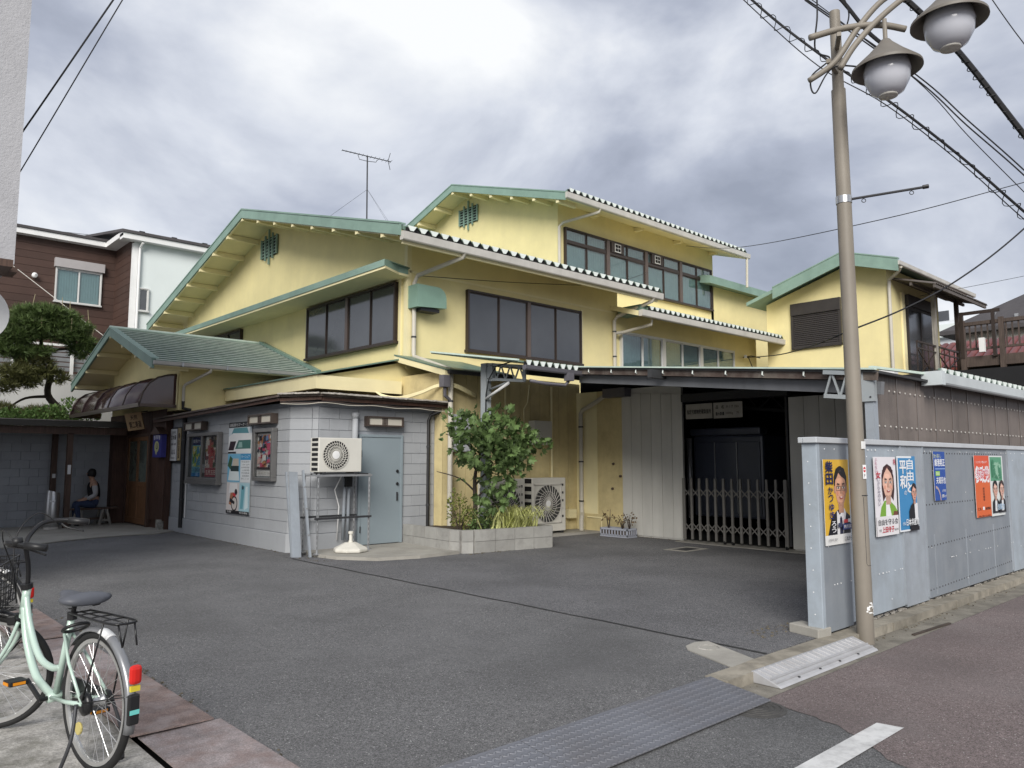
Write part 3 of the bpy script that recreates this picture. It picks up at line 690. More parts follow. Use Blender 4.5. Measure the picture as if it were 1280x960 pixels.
# folded-plate eave ends above a gutter
def eave_caps(parent, x0, x1, y, z, pitch=.28, h=.115, dep=.3, slope=.28):
    n = int((x1 - x0) / pitch); mb = MB(); sh = MB()
    for i in range(n):
        a = x0 + i * pitch
        mb.prism([(a + .01, y, z + h), (a + pitch * .81, y, z + h), (a + pitch * .55, y, z + .015), (a + pitch * .27, y, z + .015)], (0, .015, 0))
        for p, q in (((a + .41 * pitch, z), (a + .9 * pitch, z + h)), ((a + .9 * pitch, z + h), (a + 1.41 * pitch, z))):
            sh.prism([(p[0], y + .016, p[1]), (q[0], y + .016, q[1]), (q[0], y + .016, q[1] + .012), (p[0], y + .016, p[1] + .012)], (0, dep, dep * slope))
    MB().box(x0, x0 + n * pitch, y + .05, y + .07, z - .02, z + h * .8).build('eave_gap_shade', m_dark, parent)  # near-black board put in for the shade in the gaps between caps
    sh.build('folded_sheet', m_green_roof, parent, kind='stuff'); mb.build('eave_end_caps', m_cap, parent, kind='stuff')
def gutter(parent, x0, x1, y, z, h=.15, wd=.12, mat=None, y1=None, z1=None):
    y1 = y if y1 is None else y1; z1 = z if z1 is None else z1
    prof = [(0, h), (-.012, h), (-wd + .02, h + .004), (-wd, h), (-wd + .015, .02), (-wd + .03, 0), (-.02, 0), (0, .02)]
    mb = MB(); a = [(x0, y + p, z + q) for p, q in prof]; b = [(x1, y1 + p, z1 + q) for p, q in prof]; n = len(prof)
    mb.add(a + b, [tuple(range(n)), tuple(range(2 * n - 1, n - 1, -1))] + [(i, i + n, (i + 1) % n + n, (i + 1) % n) for i in range(n)])
    o = mb.build('gutter', mat or m_gutter, parent)
    return o
eave_caps(bt, 8.6, 17.05, 12.5, 6.23)
gutter(bt, 8.5, 17.12, 12.62, 6.04, .17, .14)
MB().box(8.56, 17.0, 12.6, 12.65, 5.98, 6.16).build('eave_board', m_yellow_trim, bt)
# gable vent with green louvres
def vent(parent, x, yc, zc, w_, h_):
    v = MB().box(x - .03, x, yc - w_ / 2, yc + w_ / 2, zc - h_ / 2, zc + h_ / 2).build('gable_vent', m_dark, parent)
    for i in range(6):
        z = zc - h_ / 2 + h_ * (i + .5) / 6; MB().hexa([(x - .055, yc - w_ / 2, z - .035), (x - .03, yc - w_ / 2, z), (x - .03, yc + w_ / 2, z), (x - .055, yc + w_ / 2, z - .035),
            (x - .055, yc - w_ / 2, z - .02), (x - .03, yc - w_ / 2, z + .015), (x - .03, yc + w_ / 2, z + .015), (x - .055, yc + w_ / 2, z - .02)]).build('louvre', m_green, v)
    for dy, e_ in ((-.5, .0), (-.24, .16), (0, .42), (.24, .16), (.5, .0)):
        MB().box(x - .075, x - .03, yc + dy * w_ - .025, yc + dy * w_ + .025, zc - h_ / 2 - e_ * h_, zc + h_ / 2 + e_ * h_).build('vent_bar', m_green, v)
vent(bt, XA, 20.6, 7.75, .98, .56)
# pent band across the gable
pb = [(XA, 26.9), (8.62, 26.4), (8.62, 13.32), (9.15, 13.60), (XA, 13.64)]
MB().prism([(x, y, 5.62) for x, y in pb], (0, 0, .05)).build('pent_soffit', m_yellow_trim, bt)
MB().prism([(x - .02, y, 5.672) for x, y in pb], (0, 0, .14)).build('pent_band', m_green, bt)
MB().prism([(XA, 26.5, 5.8), (8.7, 26.3, 5.815), (8.7, 13.4, 5.815), (XA, 13.6, 5.8)], (0, 0, .02)).build('pent_cover', m_green_roof, bt)
# windows of A
window(bt, 'X', XA, 14.04, 18.14, 4.20, 5.58, 2, m_bronze, m_frost, m_bronze_lt)
window(bt, 'X', XA, 22.3, 26.1, 4.20, 5.58, 2, m_bronze, m_frost, m_bronze_lt)
window(bt, 'Y', YA, 11.08, 15.0, 4.13, 5.60, 2, m_bronze, m_frost, m_bronze_lt)
for (s0, s1) in ((13.97, 13.9), (18.22, 18.29)): MB().box(XA - .03, XA, min(s0, s1), max(s0, s1), 3.9, 5.62).build('window_trim', m_yellow_trim, bt)
MB().box(15.04, 15.12, YA - .03, YA, 3.9, 5.66).build('window_trim', m_yellow_trim, bt)
MB().box(9.5, 16.55, YA - .012, YA, 5.74, 5.79).build('string_course', m_yellow_trim, bt)
# green ventilator hood
hd = MB(); hp = []
for i in range(7):
    a = R(90 * i / 6); hp.append((10.0 + .25 * math.sin(a), 5.18 + .25 * math.cos(a)))
hd.prism([(9.46, YA - .36, 4.93), (9.46, YA - .36, 5.43)] + [(x, YA - .36, z) for x, z in hp] + [(10.25, YA - .36, 4.98)], (0, .36, 0)); hd.build('ventilator_hood', M('hood_green', (.20, .32, .255), .4, .1, 2), bt)
MB().box(9.6, 10.1, YA - .3, YA - .05, 4.87, 4.95).build('hood_throat', m_black, bt)
# downpipes of A
downpipe(bt, [(10.12, 12.55, 6.06), (10.12, 12.6, 5.98), (9.6, YA - .16, 5.66), (9.56, YA - .1, 5.5), (9.56, YA - .1, 3.95), (9.56, YA - .14, 3.86), (9.4, 12.2, 3.47), (9.38, 12.06, 3.44), (9.38, 12.05, 3.3), (9.38, 12.05, .35)], .05, m_pipe, [(9.56, YA - .1, 5.2), (9.56, YA - .1, 4.3), (9.38, 12.05, 2.8), (9.38, 12.05, .8)])
downpipe(bt, [(16.75, 12.55, 6.06), (16.75, 12.6, 5.97), (16.35, YA - .2, 5.62), (16.33, YA - .1, 5.5), (16.33, YA - .1, 3.7)], .05, m_pipe, [(16.33, YA - .1, 5.2), (16.33, YA - .1, 4.5)])
downpipe(bt, [(16.9, 12.75, 5.5), (16.9, 12.75, 5.36), (16.6, YA - .2, 5.2), (16.36, YA - .12, 5.16)], .045, m_pipe)
# --- lean-to roofs around the corner
MB().prism([(7.24, 13.58, 3.03), (7.24, 18.02, 3.03), (7.32, 18.02, 3.03), (7.32, 13.66, 3.03), (9.25, 13.66, 3.03), (9.25, 13.58, 3.03)], (0, 0, .27)).build('lean_to_fascia', m_yellow_trim, bt)
MB().add([(7.2, 13.52, 3.33), (7.2, 18.05, 3.33), (XA, 18.05, 3.85), (XA, 13.52, 3.85), (7.2, 13.52, 3.30), (7.2, 18.05, 3.30), (XA, 18.05, 3.82), (XA, 13.52, 3.82)], [(3, 2, 1, 0), (4, 5, 6, 7), (0, 1, 5, 4), (1, 2, 6, 5), (2, 3, 7, 6), (3, 0, 4, 7)]).build('lean_to_roof', m_green_roof, bt)
MB().prism([(7.34, 13.7, 3.05), (9.44, 13.7, 3.05), (9.44, 13.7, 3.75), (7.34, 13.7, 3.28)], (0, 4.3, 0)).build('lean_to_cheek', m_yellow, bt)
MB().hexa([(9.12, 11.9, 3.40), (11.0, 11.9, 3.40), (11.0, YA, 3.86), (9.12, YA, 3.86), (9.12, 11.9, 3.425), (11.0, 11.9, 3.425), (11.0, YA, 3.885), (9.12, YA, 3.885)]).build('lean_to_roof', m_green_roof, bt)
MB().hexa([(9.13, 11.92, 3.28), (9.17, 11.92, 3.28), (9.17, YA, 3.74), (9.13, YA, 3.74), (9.13, 11.92, 3.395), (9.17, 11.92, 3.395), (9.17, YA, 3.855), (9.13, YA, 3.855)]).build('barge_board', m_yellow_trim, bt)
MB().box(9.15, 9.26, 11.93, 12.05, 3.16, 3.39).build('beam_end', m_yellow_trim, bt)
gutter(bt, 9.2, 10.9, 11.93, 3.33, .07, .09, m_dkmetal)
m_purple = M('leader_purple', (.12, .115, .13), .5, .08, 3)
MB().box(9.08, 9.26, 11.9, 12.04, 3.06, 3.30).build('leader_head', m_purple, bt, bevel=.008)
downpipe(bt, [(9.17, 11.97, 3.06), (9.20, 12.0, 2.9), (9.36, 12.04, 2.82), (9.38, 12.05, 2.7)], .035, m_purple)
for k in range(3):
    MB().tube(smooth_path([(8.55, 13.72, 3.15), (8.72, 13.5 - .04 * k, 2.98 - .03 * k), (8.95, 13.2, 2.93 - .025 * k), (9.12, 12.7, 3.02 - .02 * k), (9.25, 12.3, 3.14 - .02 * k), (9.5, 12.1, 3.16 - .03 * k), (9.9, 12.1, 3.04 - .03 * k), (10.15, 12.2, 2.98 - .02 * k)]), .017, 7).build('duct', m_yellow_trim, bt, smooth=True)
# --- link B : windows and eave
MB().box(16.53, 24.1, YA + .02, 15.65, 3.3, 5.9).build('link_wall', m_yellow, bt)
window(bt, 'Y', YA + .02, 16.68, 22.56, 3.95, 5.27, 3, m_white_frame, m_glass, m_white_frame, curtain=m_curtain, mw=.16)
MB().hexa([(16.3, 12.7, 5.52), (24.2, 12.7, 5.52), (24.2, 15.7, 6.42), (16.3, 15.7, 6.42), (16.3, 12.7, 5.66), (24.2, 12.7, 5.66), (24.2, 15.7, 6.56), (16.3, 15.7, 6.56)]).build('link_roof', m_yellow_trim, bt)
eave_caps(bt, 16.62, 24.0, 12.58, 5.70, .24, .11)
gutter(bt, 16.25, 24.05, 12.68, 5.50, .17, .14)
MB().box(16.55, 16.95, 12.85, 13.65, 5.66, 5.9).build('eave_end_box', m_green, bt)
# --- third storey C
XC, YC = 16.16, 15.6; RYC, RZC = 19.8, 10.86; SC = .313
def zC(y): return RZC - SC * abs(y - RYC)
MB().prism([(XC, YC, 5.2), (XC, 24.0, 5.2), (XC, 24.0, zC(24) - .15), (XC, RYC, RZC - .15), (XC, YC, zC(YC) - .15)], (8.3, 0, 0)).build('upper_wall', m_yellow, bt)
slope_slab(bt, 'soffit', m_yellow_trim, 15.45, 25.25, 14.62, RYC, zC, -.1, .06); slope_slab(bt, 'soffit', m_yellow_trim, 15.45, 25.25, RYC, 24.98, zC, -.1, .06)
slope_slab(bt, 'roof_covering', m_green_roof, 15.47, 25.25, 14.6, RYC, zC, 0, .09); slope_slab(bt, 'roof_covering', m_green_roof, 15.47, 25.25, RYC, 25.0, zC, 0, .09)
rake(bt, 15.39, 14.58, RYC, zC, .02, .23, m_green); rake(bt, 15.39, RYC, 25.0, zC, .02, .23, m_green)
for k in range(-5, 6):
    y = RYC + k * .98; z = zC(y) - .17; MB().box(15.42, XC + .02, y - .055, y + .055, z - .135, z + .01).build('purlin', m_yellow_trim, bt)
eave_caps(bt, 15.5, 25.2, 14.5, 9.26, .27, .12)
gutter(bt, 15.42, 25.3, 14.64, 9.08, .17, .14)
for i in range(4): MB().box(17.6 + i * 2.2, 17.75 + i * 2.2, 15.3, YC, zC(YC) - .32, zC(YC) - .2).build('rafter_stub', m_yellow_trim, bt)
vent(bt, XC, 19.8, 9.98, .95, .56)
window(bt, 'Y', YC, 16.40, 24.26, 7.12, 8.66, 4, m_bronze, m_glass, m_bronze_lt, transom=8.22, curtain=m_curtain, mw=.15)
for x in (18.5, 20.6):
    fn = MB().box(x, x + .62, YC - .125, YC - .06, 8.27, 8.60).build('fan_panel', m_bronze, bt)
    MB().box(x + .16, x + .46, YC - .135, YC - .126, 8.30, 8.57).build('fan_grille', m_white, fn)
    for a, b in ((.185, .30), (.32, .435)):
        for p, q in ((8.325, 8.425), (8.445, 8.545)): MB().box(x + a, x + b, YC - .139, YC - .1352, p, q).build('fan_slot', m_dark, fn)
downpipe(bt, [(16.9, 14.56, 9.1), (16.9, 14.6, 9.0), (16.2, YC - .2, 8.72), (16.12, YC - .1, 8.6), (16.12, YC - .1, 6.6)], .045, m_pipe)
downpipe(bt, [(25.15, 14.57, 9.08), (25.15, 14.6, 8.0)], .045, m_pipe)
# --- rear link E
MB().box(24.3, 30.0, YC, 20, 4.5, 8.1).build('rear_wall', m_yellow, bt)
MB().hexa([(23.5, 15.1, 8.0), (28.2, 15.1, 8.0), (28.2, 20, 8.9), (23.5, 20, 8.9), (23.5, 15.1, 8.28), (28.2, 15.1, 8.28), (28.2, 20, 9.1), (23.5, 20, 9.1)]).build('rear_roof', m_green, bt)
MB().hexa([(28.2, 15.1, 8.0), (29.8, 15.0, 7.7), (29.8, 20, 8.6), (28.2, 20, 8.9), (28.2, 15.1, 8.28), (29.8, 15.0, 7.98), (29.8, 20, 8.8), (28.2, 20, 9.1)]).build('rear_roof', m_green, bt)
# --- entrance wing
WX, WV = 6.2, 5.37; RYW, RZW = 20.8, 4.92; SW = .33
def zW(y): return RZW - SW * abs(y - RYW)
MB().prism([(WX, 18.1, 2.78), (WX, 23.3, 2.78), (WX, 23.3, zW(23.3) - .13), (WX, RYW, RZW - .13), (WX, 18.1, zW(18.1) - .13)], (3.24, 0, 0)).build('wing_wall', m_yellow, bt)
slope_slab(bt, 'wing_soffit', m_yellow_trim, WV + .03, XA - .01, 17.45, RYW, zW, -.09, .05); slope_slab(bt, 'wing_soffit', m_yellow_trim, WV + .03, XA - .01, RYW, 24.3, zW, -.09, .05)
slope_slab(bt, 'wing_roof_base', m_green, WV + .03, XA - .01, 17.42, RYW, zW, -.045, .04); slope_slab(bt, 'wing_roof_base', m_green, WV + .03, XA - .01, RYW, 24.35, zW, -.02, .06)
rake(bt, WV, 17.42, RYW, zW, .015, .2, m_green); rake(bt, WV, RYW, 24.35, zW, .015, .2, m_green)
nc = 15
m_sheen = M('sky_sheen_paint', (.60, .66, .61), .45, .2, 6)  # sky's reflection on each course edge, painted as a pale strip
for i in range(nc):
    y0 = 17.40 + (RYW - 17.40) * i / nc; y1 = 17.40 + (RYW - 17.40) * (i + 1) / nc + .04; z0 = zW(y0); z1 = zW(y1)
    MB().hexa([(WV + .07, y0, z0 - .02), (XA - .02, y0, z0 - .02), (XA - .02, y1, z1 - .045), (WV + .07, y1, z1 - .045), (WV + .07, y0, z0 + .022), (XA - .02, y0, z0 + .022), (XA - .02, y1, z1 - .018), (WV + .07, y1, z1 - .018)]).build('roof_course', m_green_roof, bt)
    MB().box(WV + .075, XA - .03, y0 - .006, y0 + .028, z0 + .012, z0 + .031).build('course_sheen', m_sheen, bt)
MB().tube([(WV, RYW, RZW + .03), (XA, RYW, RZW + .03)], .05, 8).build('ridge_cap', m_green_pale, bt)
MB().beam((XA - .1, 17.4, zW(17.4) + .06), (XA - .1, RYW, RZW + .06), .14, .07).build('wall_flashing', m_green, bt)
for k in (-3, -2, -1, 0, 1, 2, 3):
    y = RYW + k * 1.05; z = zW(y) - .14; MB().box(WV + .02, WX + .02, y - .04, y + .04, z - .11, z).build('purlin', m_yellow_trim, bt)
wg = gutter(bt, WV + .02, XA - .05, 17.44, 3.70, .085, .10, M('aged_gutter', (.52, .51, .49), .45, .1, 3, metal=.2))
for x in (6.0, 7.0, 8.0, 9.0): MB().box(x - .02, x + .02, 17.33, 17.45, 3.695, 3.79).build('gutter_bracket', m_steel, wg)
downpipe(bt, [(6.65, 17.4, 3.72), (6.65, 17.42, 3.64), (6.3, 18.0, 3.36), (6.28, 18.03, 3.3), (6.28, 18.03, 2.98)], .035, m_pipe)
downpipe(bt, [(6.28, 18.03, 2.98), (6.28, 18.03, 2.82), (6.45, 18.0, 2.78)], .037, m_black)
# curved smoked awning over the entrance
ya0, ya1 = 18.25, 24.4
prf = [(WX - .005, 3.60), (WX - .2, 3.575), (WX - .42, 3.50), (WX - .60, 3.36), (WX - .72, 3.16), (WX - .78, 2.95), (WX - .79, 2.86)]
aw = MB(); aw.add([(x, y, z) for y in (ya0, ya1) for x, z in prf], [(i, i + 1, i + 8, i + 7) for i in range(6)])
m_awn = M('smoked_awning', (.085, .042, .046), .14, .12, 2, spec=.6, coat=.3, streak=.12)
awo = aw.build('awning', m_awn, bt, smooth=True)
sol = awo.modifiers.new('sol', 'SOLIDIFY'); sol.thickness = .006
MB().prism([(x, ya0, z) for x, z in prf] + [(WX - .005, ya0, 2.86)], (0, .006, 0)).build('awning_side', m_awn, awo)
MB().prism([(x, ya1, z) for x, z in prf] + [(WX - .005, ya1, 2.86)], (0, .006, 0)).build('awning_side', m_awn, awo)
m_awnfr = M('awning_frame', (.10, .075, .066), .4, .1, 3, metal=.4)
for i in range(6):
    y = ya0 + (ya1 - ya0) * i / 5; MB().tube([(x - .012, y, z + .008) for x, z in prf], .022, 6).build('awning_rib', m_awnfr, awo, smooth=True)
MB().beam((WX - .8, ya0, 2.87), (WX - .8, ya1, 2.87), .05, .09).build('awning_rail', m_awnfr, awo)
for y in (ya0, ya1): MB().beam((WX - .8, y, 2.87), (WX, y, 2.87), .04, .07).build('awning_rail', m_awnfr, awo)
MB().tube([(WX - .02, 18.16, 3.62), (WX - .03, 18.16, 3.45), (WX - .03, 18.16, 2.9)], .014, 6).build('conduit', m_yellow_trim, bt)
# dark wooden entrance front: boards and double sliding door
ent = MB().box(WX + .03, WX + .14, 18.80, 23.3, 0, 2.9).build('entrance_front', m_brownwood, bt)
for i in range(8): MB().box(WX - .012, WX + .028, 18.82 + i * .125, 18.82 + i * .125 + .117, .22, 2.84).build('board', m_brownwood, ent)
for i in range(18): MB().box(WX - .012, WX + .028, 19.85 + i * .195, 19.85 + i * .195 + .187, 2.25, 2.84).build('board', m_brownwood, ent)
m_dglass = M('door_glass', (.10, .12, .10), .12, .6, 2.2, spec=.6)
for i, (a, b) in enumerate(((19.88, 20.75), (20.72, 21.6))):
    k = .02 * i
    dd = MB(); dd.box(WX - .05 + k, WX + k, a, a + .12, .06, 2.22); dd.box(WX - .05 + k, WX + k, b - .12, b, .06, 2.22)
    dd.box(WX - .05 + k, WX + k, a + .12, b - .12, 2.12, 2.22); dd.box(WX - .05 + k, WX + k, a + .12, b - .12, .98, 1.10); dd.box(WX - .05 + k, WX + k, a + .12, b - .12, .06, .2)
    do = dd.build('sliding_door', m_doorwood, bt, bevel=.006)
    MB().box(WX - .03 + k, WX - .02 + k, a + .12, b - .12, 1.10, 2.12).build('pane', m_dglass, do)
    MB().box(WX - .035 + k, WX - .015 + k, a + .12, b - .12, .2, .98).build('panel', m_doorwood, do)
MB().box(WX - .06, WX + .05, 19.82, 21.66, 2.22, 2.3).build('door_lintel', m_brownpost, bt)
MB().box(WX - .07, WX + .05, 19.76, 19.88, 0, 2.25).build('door_post', m_brownpost, bt); MB().box(WX - .07, WX + .05, 21.6, 21.74, 0, 2.25).build('door_post', m_brownpost, bt)
MB().box(WX - .1, WX + .05, 18.84, 18.98, .0, .25).build('foot_stone', m_conc_dirty, bt)
MB().box(WX - .12, WX - .02, 21.72, 21.86, .95, 1.32).build('letter_box', m_stainless, bt, bevel=.01)

# ================================================================== CANOPY OVER THE GARAGE FORECOURT
def zK(y): return 2.66 + .115 * (y - 3.7)
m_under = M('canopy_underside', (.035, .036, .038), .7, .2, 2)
cn = thing('canopy', 'low corrugated canopy on steel trusses across the garage forecourt', 'canopy', (11, 8, 0))
vg0, vg1 = (10.35, 9.5), (8.98, 3.62)
MB().prism([(vg1[0], vg1[1], zK(vg1[1]) - .03), (vg0[0], vg0[1], zK(9.5) - .03), (10.35, 12.1, zK(12.1) - .03), (23.9, 12.1, zK(12.1) - .03), (23.9, 3.62, zK(3.62) - .03)], (0, 0, .03)).build('roof_sheet', m_under, cn)
MB().hexa([(8.85, 9.5, 3.30), (10.36, 9.5, 3.30), (10.36, 12.0, 3.70), (8.85, 12.0, 3.70), (8.85, 9.5, 3.325), (10.36, 9.5, 3.325), (10.36, 12.0, 3.725), (8.85, 12.0, 3.725)]).build('roof_sheet', m_green_roof, cn)
def vpt(t, dz=0, dx=0):
    a = Vector((vg0[0], vg0[1], zK(9.5))); b = Vector((vg1[0], vg1[1], zK(3.62))); p = a.lerp(b, t); return p + Vector((dx, 0, dz))
MB().beam(vpt(0, .012), vpt(1, .012), .05, .022).build('verge_strip', m_green_pale, cn)
MB().beam(vpt(0, -.07, .05), vpt(1, -.07, .05), .03, .10).build('verge_board', m_rustroof, cn)
MB().beam(vpt(-.02, -.20, .18), vpt(1, -.20, .18), .06, .15).build('edge_beam', M('edge_beam_paint', (.15, .155, .165), .5, .1, 2, streak=.2), cn)
for i in range(9): 
    p = vpt((i + .5) / 9, -.05, .02); MB().tube([p + Vector((0, 0, .06)), p + Vector((-.02, 0, -.03)), p + Vector((.05, 0, -.05))], .01, 5).build('hook', m_cap, cn)
MB().beam((8.85, 9.5, 3.335), (8.85, 12.0, 3.735), .05, .03).build('verge_strip', m_green_pale, cn)
eave_caps(cn, 8.98, 10.36, 9.44, 3.24, .17, .10, .06, .16)
gutter(cn, 8.95, 10.6, 9.5, 3.17, .08, .10, m_purple)
MB().box(9.98, 10.12, 9.38, 9.5, 3.05, 3.19).build('leader_head', m_purple, cn)
MB().tube([(10.05, 9.45, 3.05), (10.0, 9.5, 2.97), (9.5, 9.5, 2.97), (9.15, 9.52, 3.0)], .03, 8).build('overflow_pipe', m_purple, cn, smooth=True)
m_truss = M('truss_paint', (.30, .33, .345), .5, .1, 3, dirt=(.2, .16, .13), dirt_amt=.3)
def truss(y0, y1, x, ztop, zbot, n, plate):
    tr = MB(); tr.beam((x, y0, ztop(y0)), (x, y1, ztop(y1)), .07, .05); tr.beam((x, y0, zbot(y0)), (x, y1, zbot(y1)), .07, .05)
    tr.beam((x, y1, zbot(y1)), (x, y1, ztop(y1)), .07, .03)
    o = tr.build('truss', m_truss, cn)
    for i in range(n):
        a = y0 + (y1 - y0) * i / n; b = y0 + (y1 - y0) * (i + 1) / n; m_ = (a + b) / 2
        MB().beam((x, a, zbot(a)), (x, m_, ztop(m_)), .022, .022).build('truss_web', m_truss, o); MB().beam((x, m_, ztop(m_)), (x, b, zbot(b)), .022, .022).build('truss_web', m_truss, o)
    MB().box(x - .045, x + .045, plate[0], plate[1], zbot(plate[0]) - .03, ztop(plate[0]) + .03).build('gusset_plate', m_truss, o)
    for yy in (plate[0] + .04, (plate[0] + plate[1]) / 2, plate[1] - .04):
        for zz_ in (zbot(plate[0]) + .02, ztop(plate[0]) - .02): MB().lathe([(.012, 0), (.010, .008)], (x - .045, yy, zz_), 8, (-1, 0, 0)).build('bolt', m_dkmetal, o)
    return o
truss(10.9, 9.9, 9.37, lambda y: 3.31 + .13 * (y - 9.97), lambda y: 3.04 + .11 * (y - 9.9), 4, (10.72, 10.98))
MB().box(9.30, 9.44, 10.88, 11.03, .3, 3.45).build('post', m_truss, cn, bevel=.006)
MB().tube([(9.30, 10.87, 2.77), (9.32, 10.25, 3.03)], .028, 10).build('brace', m_white, cn, smooth=True)
MB().tube([(9.39, 10.87, 2.95), (9.39, 10.32, 3.06)], .022, 8).build('brace', m_truss, cn, smooth=True)
MB().tube([(9.3, 10.2, 3.40), (9.22, 10.5, 3.34), (9.27, 10.75, 3.14), (9.29, 10.86, 2.85), (9.29, 10.87, 2.3)], .012, 6).build('cable', m_cable, cn, smooth=True)
truss(4.28, 3.72, 9.1, lambda y: zK(y) - .04, lambda y: zK(y) - .33, 3, (3.68, 3.98))
MB().box(9.08, 9.2, 3.70, 3.80, 0, 2.62).build('post', m_bluegrey, cn)
for y in (5.5, 7.3, 9.1, 11.0):
    MB().box(9.6 if y < 9 else 10.5, 23.8, y - .04, y + .04, zK(y) - .17, zK(y) - .04).build('purlin', m_under, cn)
m_under0 = m_under
for x in (13.9, 15.5):  # inner trusses coloured near black, as if sunk in the canopy's shade
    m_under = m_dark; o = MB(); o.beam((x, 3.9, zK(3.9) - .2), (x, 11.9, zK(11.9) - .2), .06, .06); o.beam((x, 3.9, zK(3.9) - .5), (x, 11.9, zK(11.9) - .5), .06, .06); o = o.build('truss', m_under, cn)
    for i in range(14):
        a = 3.9 + i * 8 / 14; MB().beam((x, a, zK(a) - .5), (x, a + .285, zK(a) - .2), .025, .025).build('truss_web', m_under, o); MB().beam((x, a + .285, zK(a) - .2), (x, a + .571, zK(a + .57) - .5), .025, .025).build('truss_web', m_under, o)
m_under = m_under0
# street-side gutter with white folded end caps
eave_caps(cn, 10.75, 20.0, 3.50, 2.72, .26, .09, .1, .1)
m_wgut = M('pale_gutter', (.52, .56, .57), .5, .08, 2)
gutter(cn, 10.65, 20.2, 3.60, 2.60, .14, .13, m_wgut)
MB().box(10.6, 10.72, 3.45, 3.7, 2.58, 2.76).build('gutter_end', m_wgut, cn)
MB().beam((9.1, 3.72, 2.70), (10.65, 3.68, 2.74), .05, .03).build('ridge_strip', m_green_pale, cn)

# ================================================================== GARAGE
XG = 13.25
ga = thing('garage', 'dark open garage with grey vertical sheet cladding under the canopy', 'building', (XG, 9, 0))
MB().box(XG + .02, XG + .1, 9.3, 10.86, 0, 3.2).build('wall', m_siding, ga); MB().box(XG + .02, XG + .1, 3.95, 6.9, 0, 2.75).build('wall', m_siding, ga)
for i in range(6): MB().box(XG, XG + .022, 9.27 + i * .266, 9.27 + i * .266 + .258, .03, 3.0 + .02 * i).build('cladding_sheet', m_siding, ga, bevel=.003)
for i in range(10): MB().box(XG, XG + .022, 6.93 - (i + 1) * .29 + .008, 6.93 - i * .29, .03, 2.78).build('cladding_sheet', m_siding, ga, bevel=.003)
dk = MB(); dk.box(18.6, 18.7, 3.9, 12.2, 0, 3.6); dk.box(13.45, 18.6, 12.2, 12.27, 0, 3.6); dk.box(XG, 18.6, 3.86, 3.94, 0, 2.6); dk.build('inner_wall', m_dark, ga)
MB().prism([(13.36, 3.95), (18.6, 3.95), (18.6, 12.2), (14.3, 12.2), (14.3, 10.8), (13.36, 10.8)] and [(13.36, 3.95, -.02), (18.6, 3.95, -.02), (18.6, 12.2, -.02), (13.36, 12.2, -.02)], (0, 0, .03)).build('inner_floor', M('dark_floor', (.03, .03, .03), .8, .2, 1), ga)  # near-black floor of the dark garage interior
MB().box(XG - .03, XG + .15, 6.93, 9.27, 2.82, 2.98).build('lintel', m_under, ga)
MB().tube([(13.3, 7.0, .06), (13.3, 7.0, 2.8)], .03, 8).build('door_track', m_dkmetal, ga)
MB().box(XG - .2, XG + .02, 10.6, 11.25, 3.02, 3.22).build('gutter_box', m_purple, bt, bevel=.01)
downpipe(bt, [(13.1, 11.2, 3.08), (13.14, 11.5, 2.95), (13.16, 11.95, 2.78), (13.18, 12.02, 2.7), (13.18, 12.02, .55), (13.15, 11.98, .42), (13.0, 11.85, .36), (12.95, 11.82, .28), (12.95, 11.82, .06)], .05, m_pipe, [(13.18, 12.02, 2.4), (13.18, 12.02, 1.6), (13.18, 12.02, .7)])
MB().tube([(13.25, 11.9, .35), (13.28, 11.5, .34), (13.28, 11.5, .05)], .018, 6).build('conduit', m_yellow_trim, bt)
MB().box(12.85, 13.1, 12.1, 12.25, .32, .52).build('pipe_box', m_yellow_trim, bt)
for z, y in ((1.55, 11.15), (1.0, 11.18), (1.28, 10.95)): MB().lathe([(.03, 0), (.025, .04)], (XG + .05, y, z), 10, (-1, 0, 0)).build('wall_plug', m_rustroof, bt)
MB().tube([(11.0, 12.22, 3.2), (11.0, 12.22, 2.4), (11.05, 12.22, .2)], .02, 6).build('conduit', m_yellow_trim, bt)
MB().tube([(11.72, 12.22, 3.3), (11.66, 12.22, 2.9), (11.55, 12.22, 2.75), (11.55, 12.22, 2.45)], .015, 6).build('conduit', m_yellow_trim, bt)
MB().tube([(12.42, 12.22, 3.3), (12.42, 12.22, .6)], .025, 8).build('conduit', m_yellow_trim, bt)
MB().box(11.72, 12.26, 12.05, 12.25, 1.97, 2.50).build('meter_cabinet', m_acbody, bt, bevel=.01)
MB().box(9.5, 9.95, 12.1, 12.25, 1.8, 2.55).build('wall_cabinet', m_grey_paint, bt, bevel=.01)
# truck body inside
tk = thing('truck', 'dark blue panelled truck body standing inside the garage', 'truck', (14.6, 8.7, 0))
m_tk = M('truck_paint', (.055, .062, .085), .35, .08, 2, spec=.6)
MB().box(14.1, 17.5, 7.95, 9.6, .45, 2.15).build('cargo_box', m_tk, tk, bevel=.05)
for y0, y1 in ((8.0, 8.5), (8.52, 9.02), (9.04, 9.5)): MB().box(14.06, 14.1, y0, y1, .55, 2.0).build('door_panel', m_tk, tk, bevel=.006)
for y in (8.51, 9.03): MB().tube([(14.05, y, .55), (14.05, y, 2.0)], .012, 6).build('locking_rod', m_steel, tk)
MB().tube([(14.0, 9.62, .4), (14.0, 9.62, 2.1)], .06, 10).build('corner_post', m_steel, tk, smooth=True)
MB().box(14.0, 14.3, 7.95, 9.6, 2.15, 2.3).build('roof_rail', m_tk, tk, bevel=.03)
for y in (8.1, 9.35):
    wl = MB().lathe([(.3, -.1), (.36, -.08), (.36, .08), (.3, .1)], (14.9, y, .36), 20, (0, 1, 0)).build('wheel', m_black, tk)
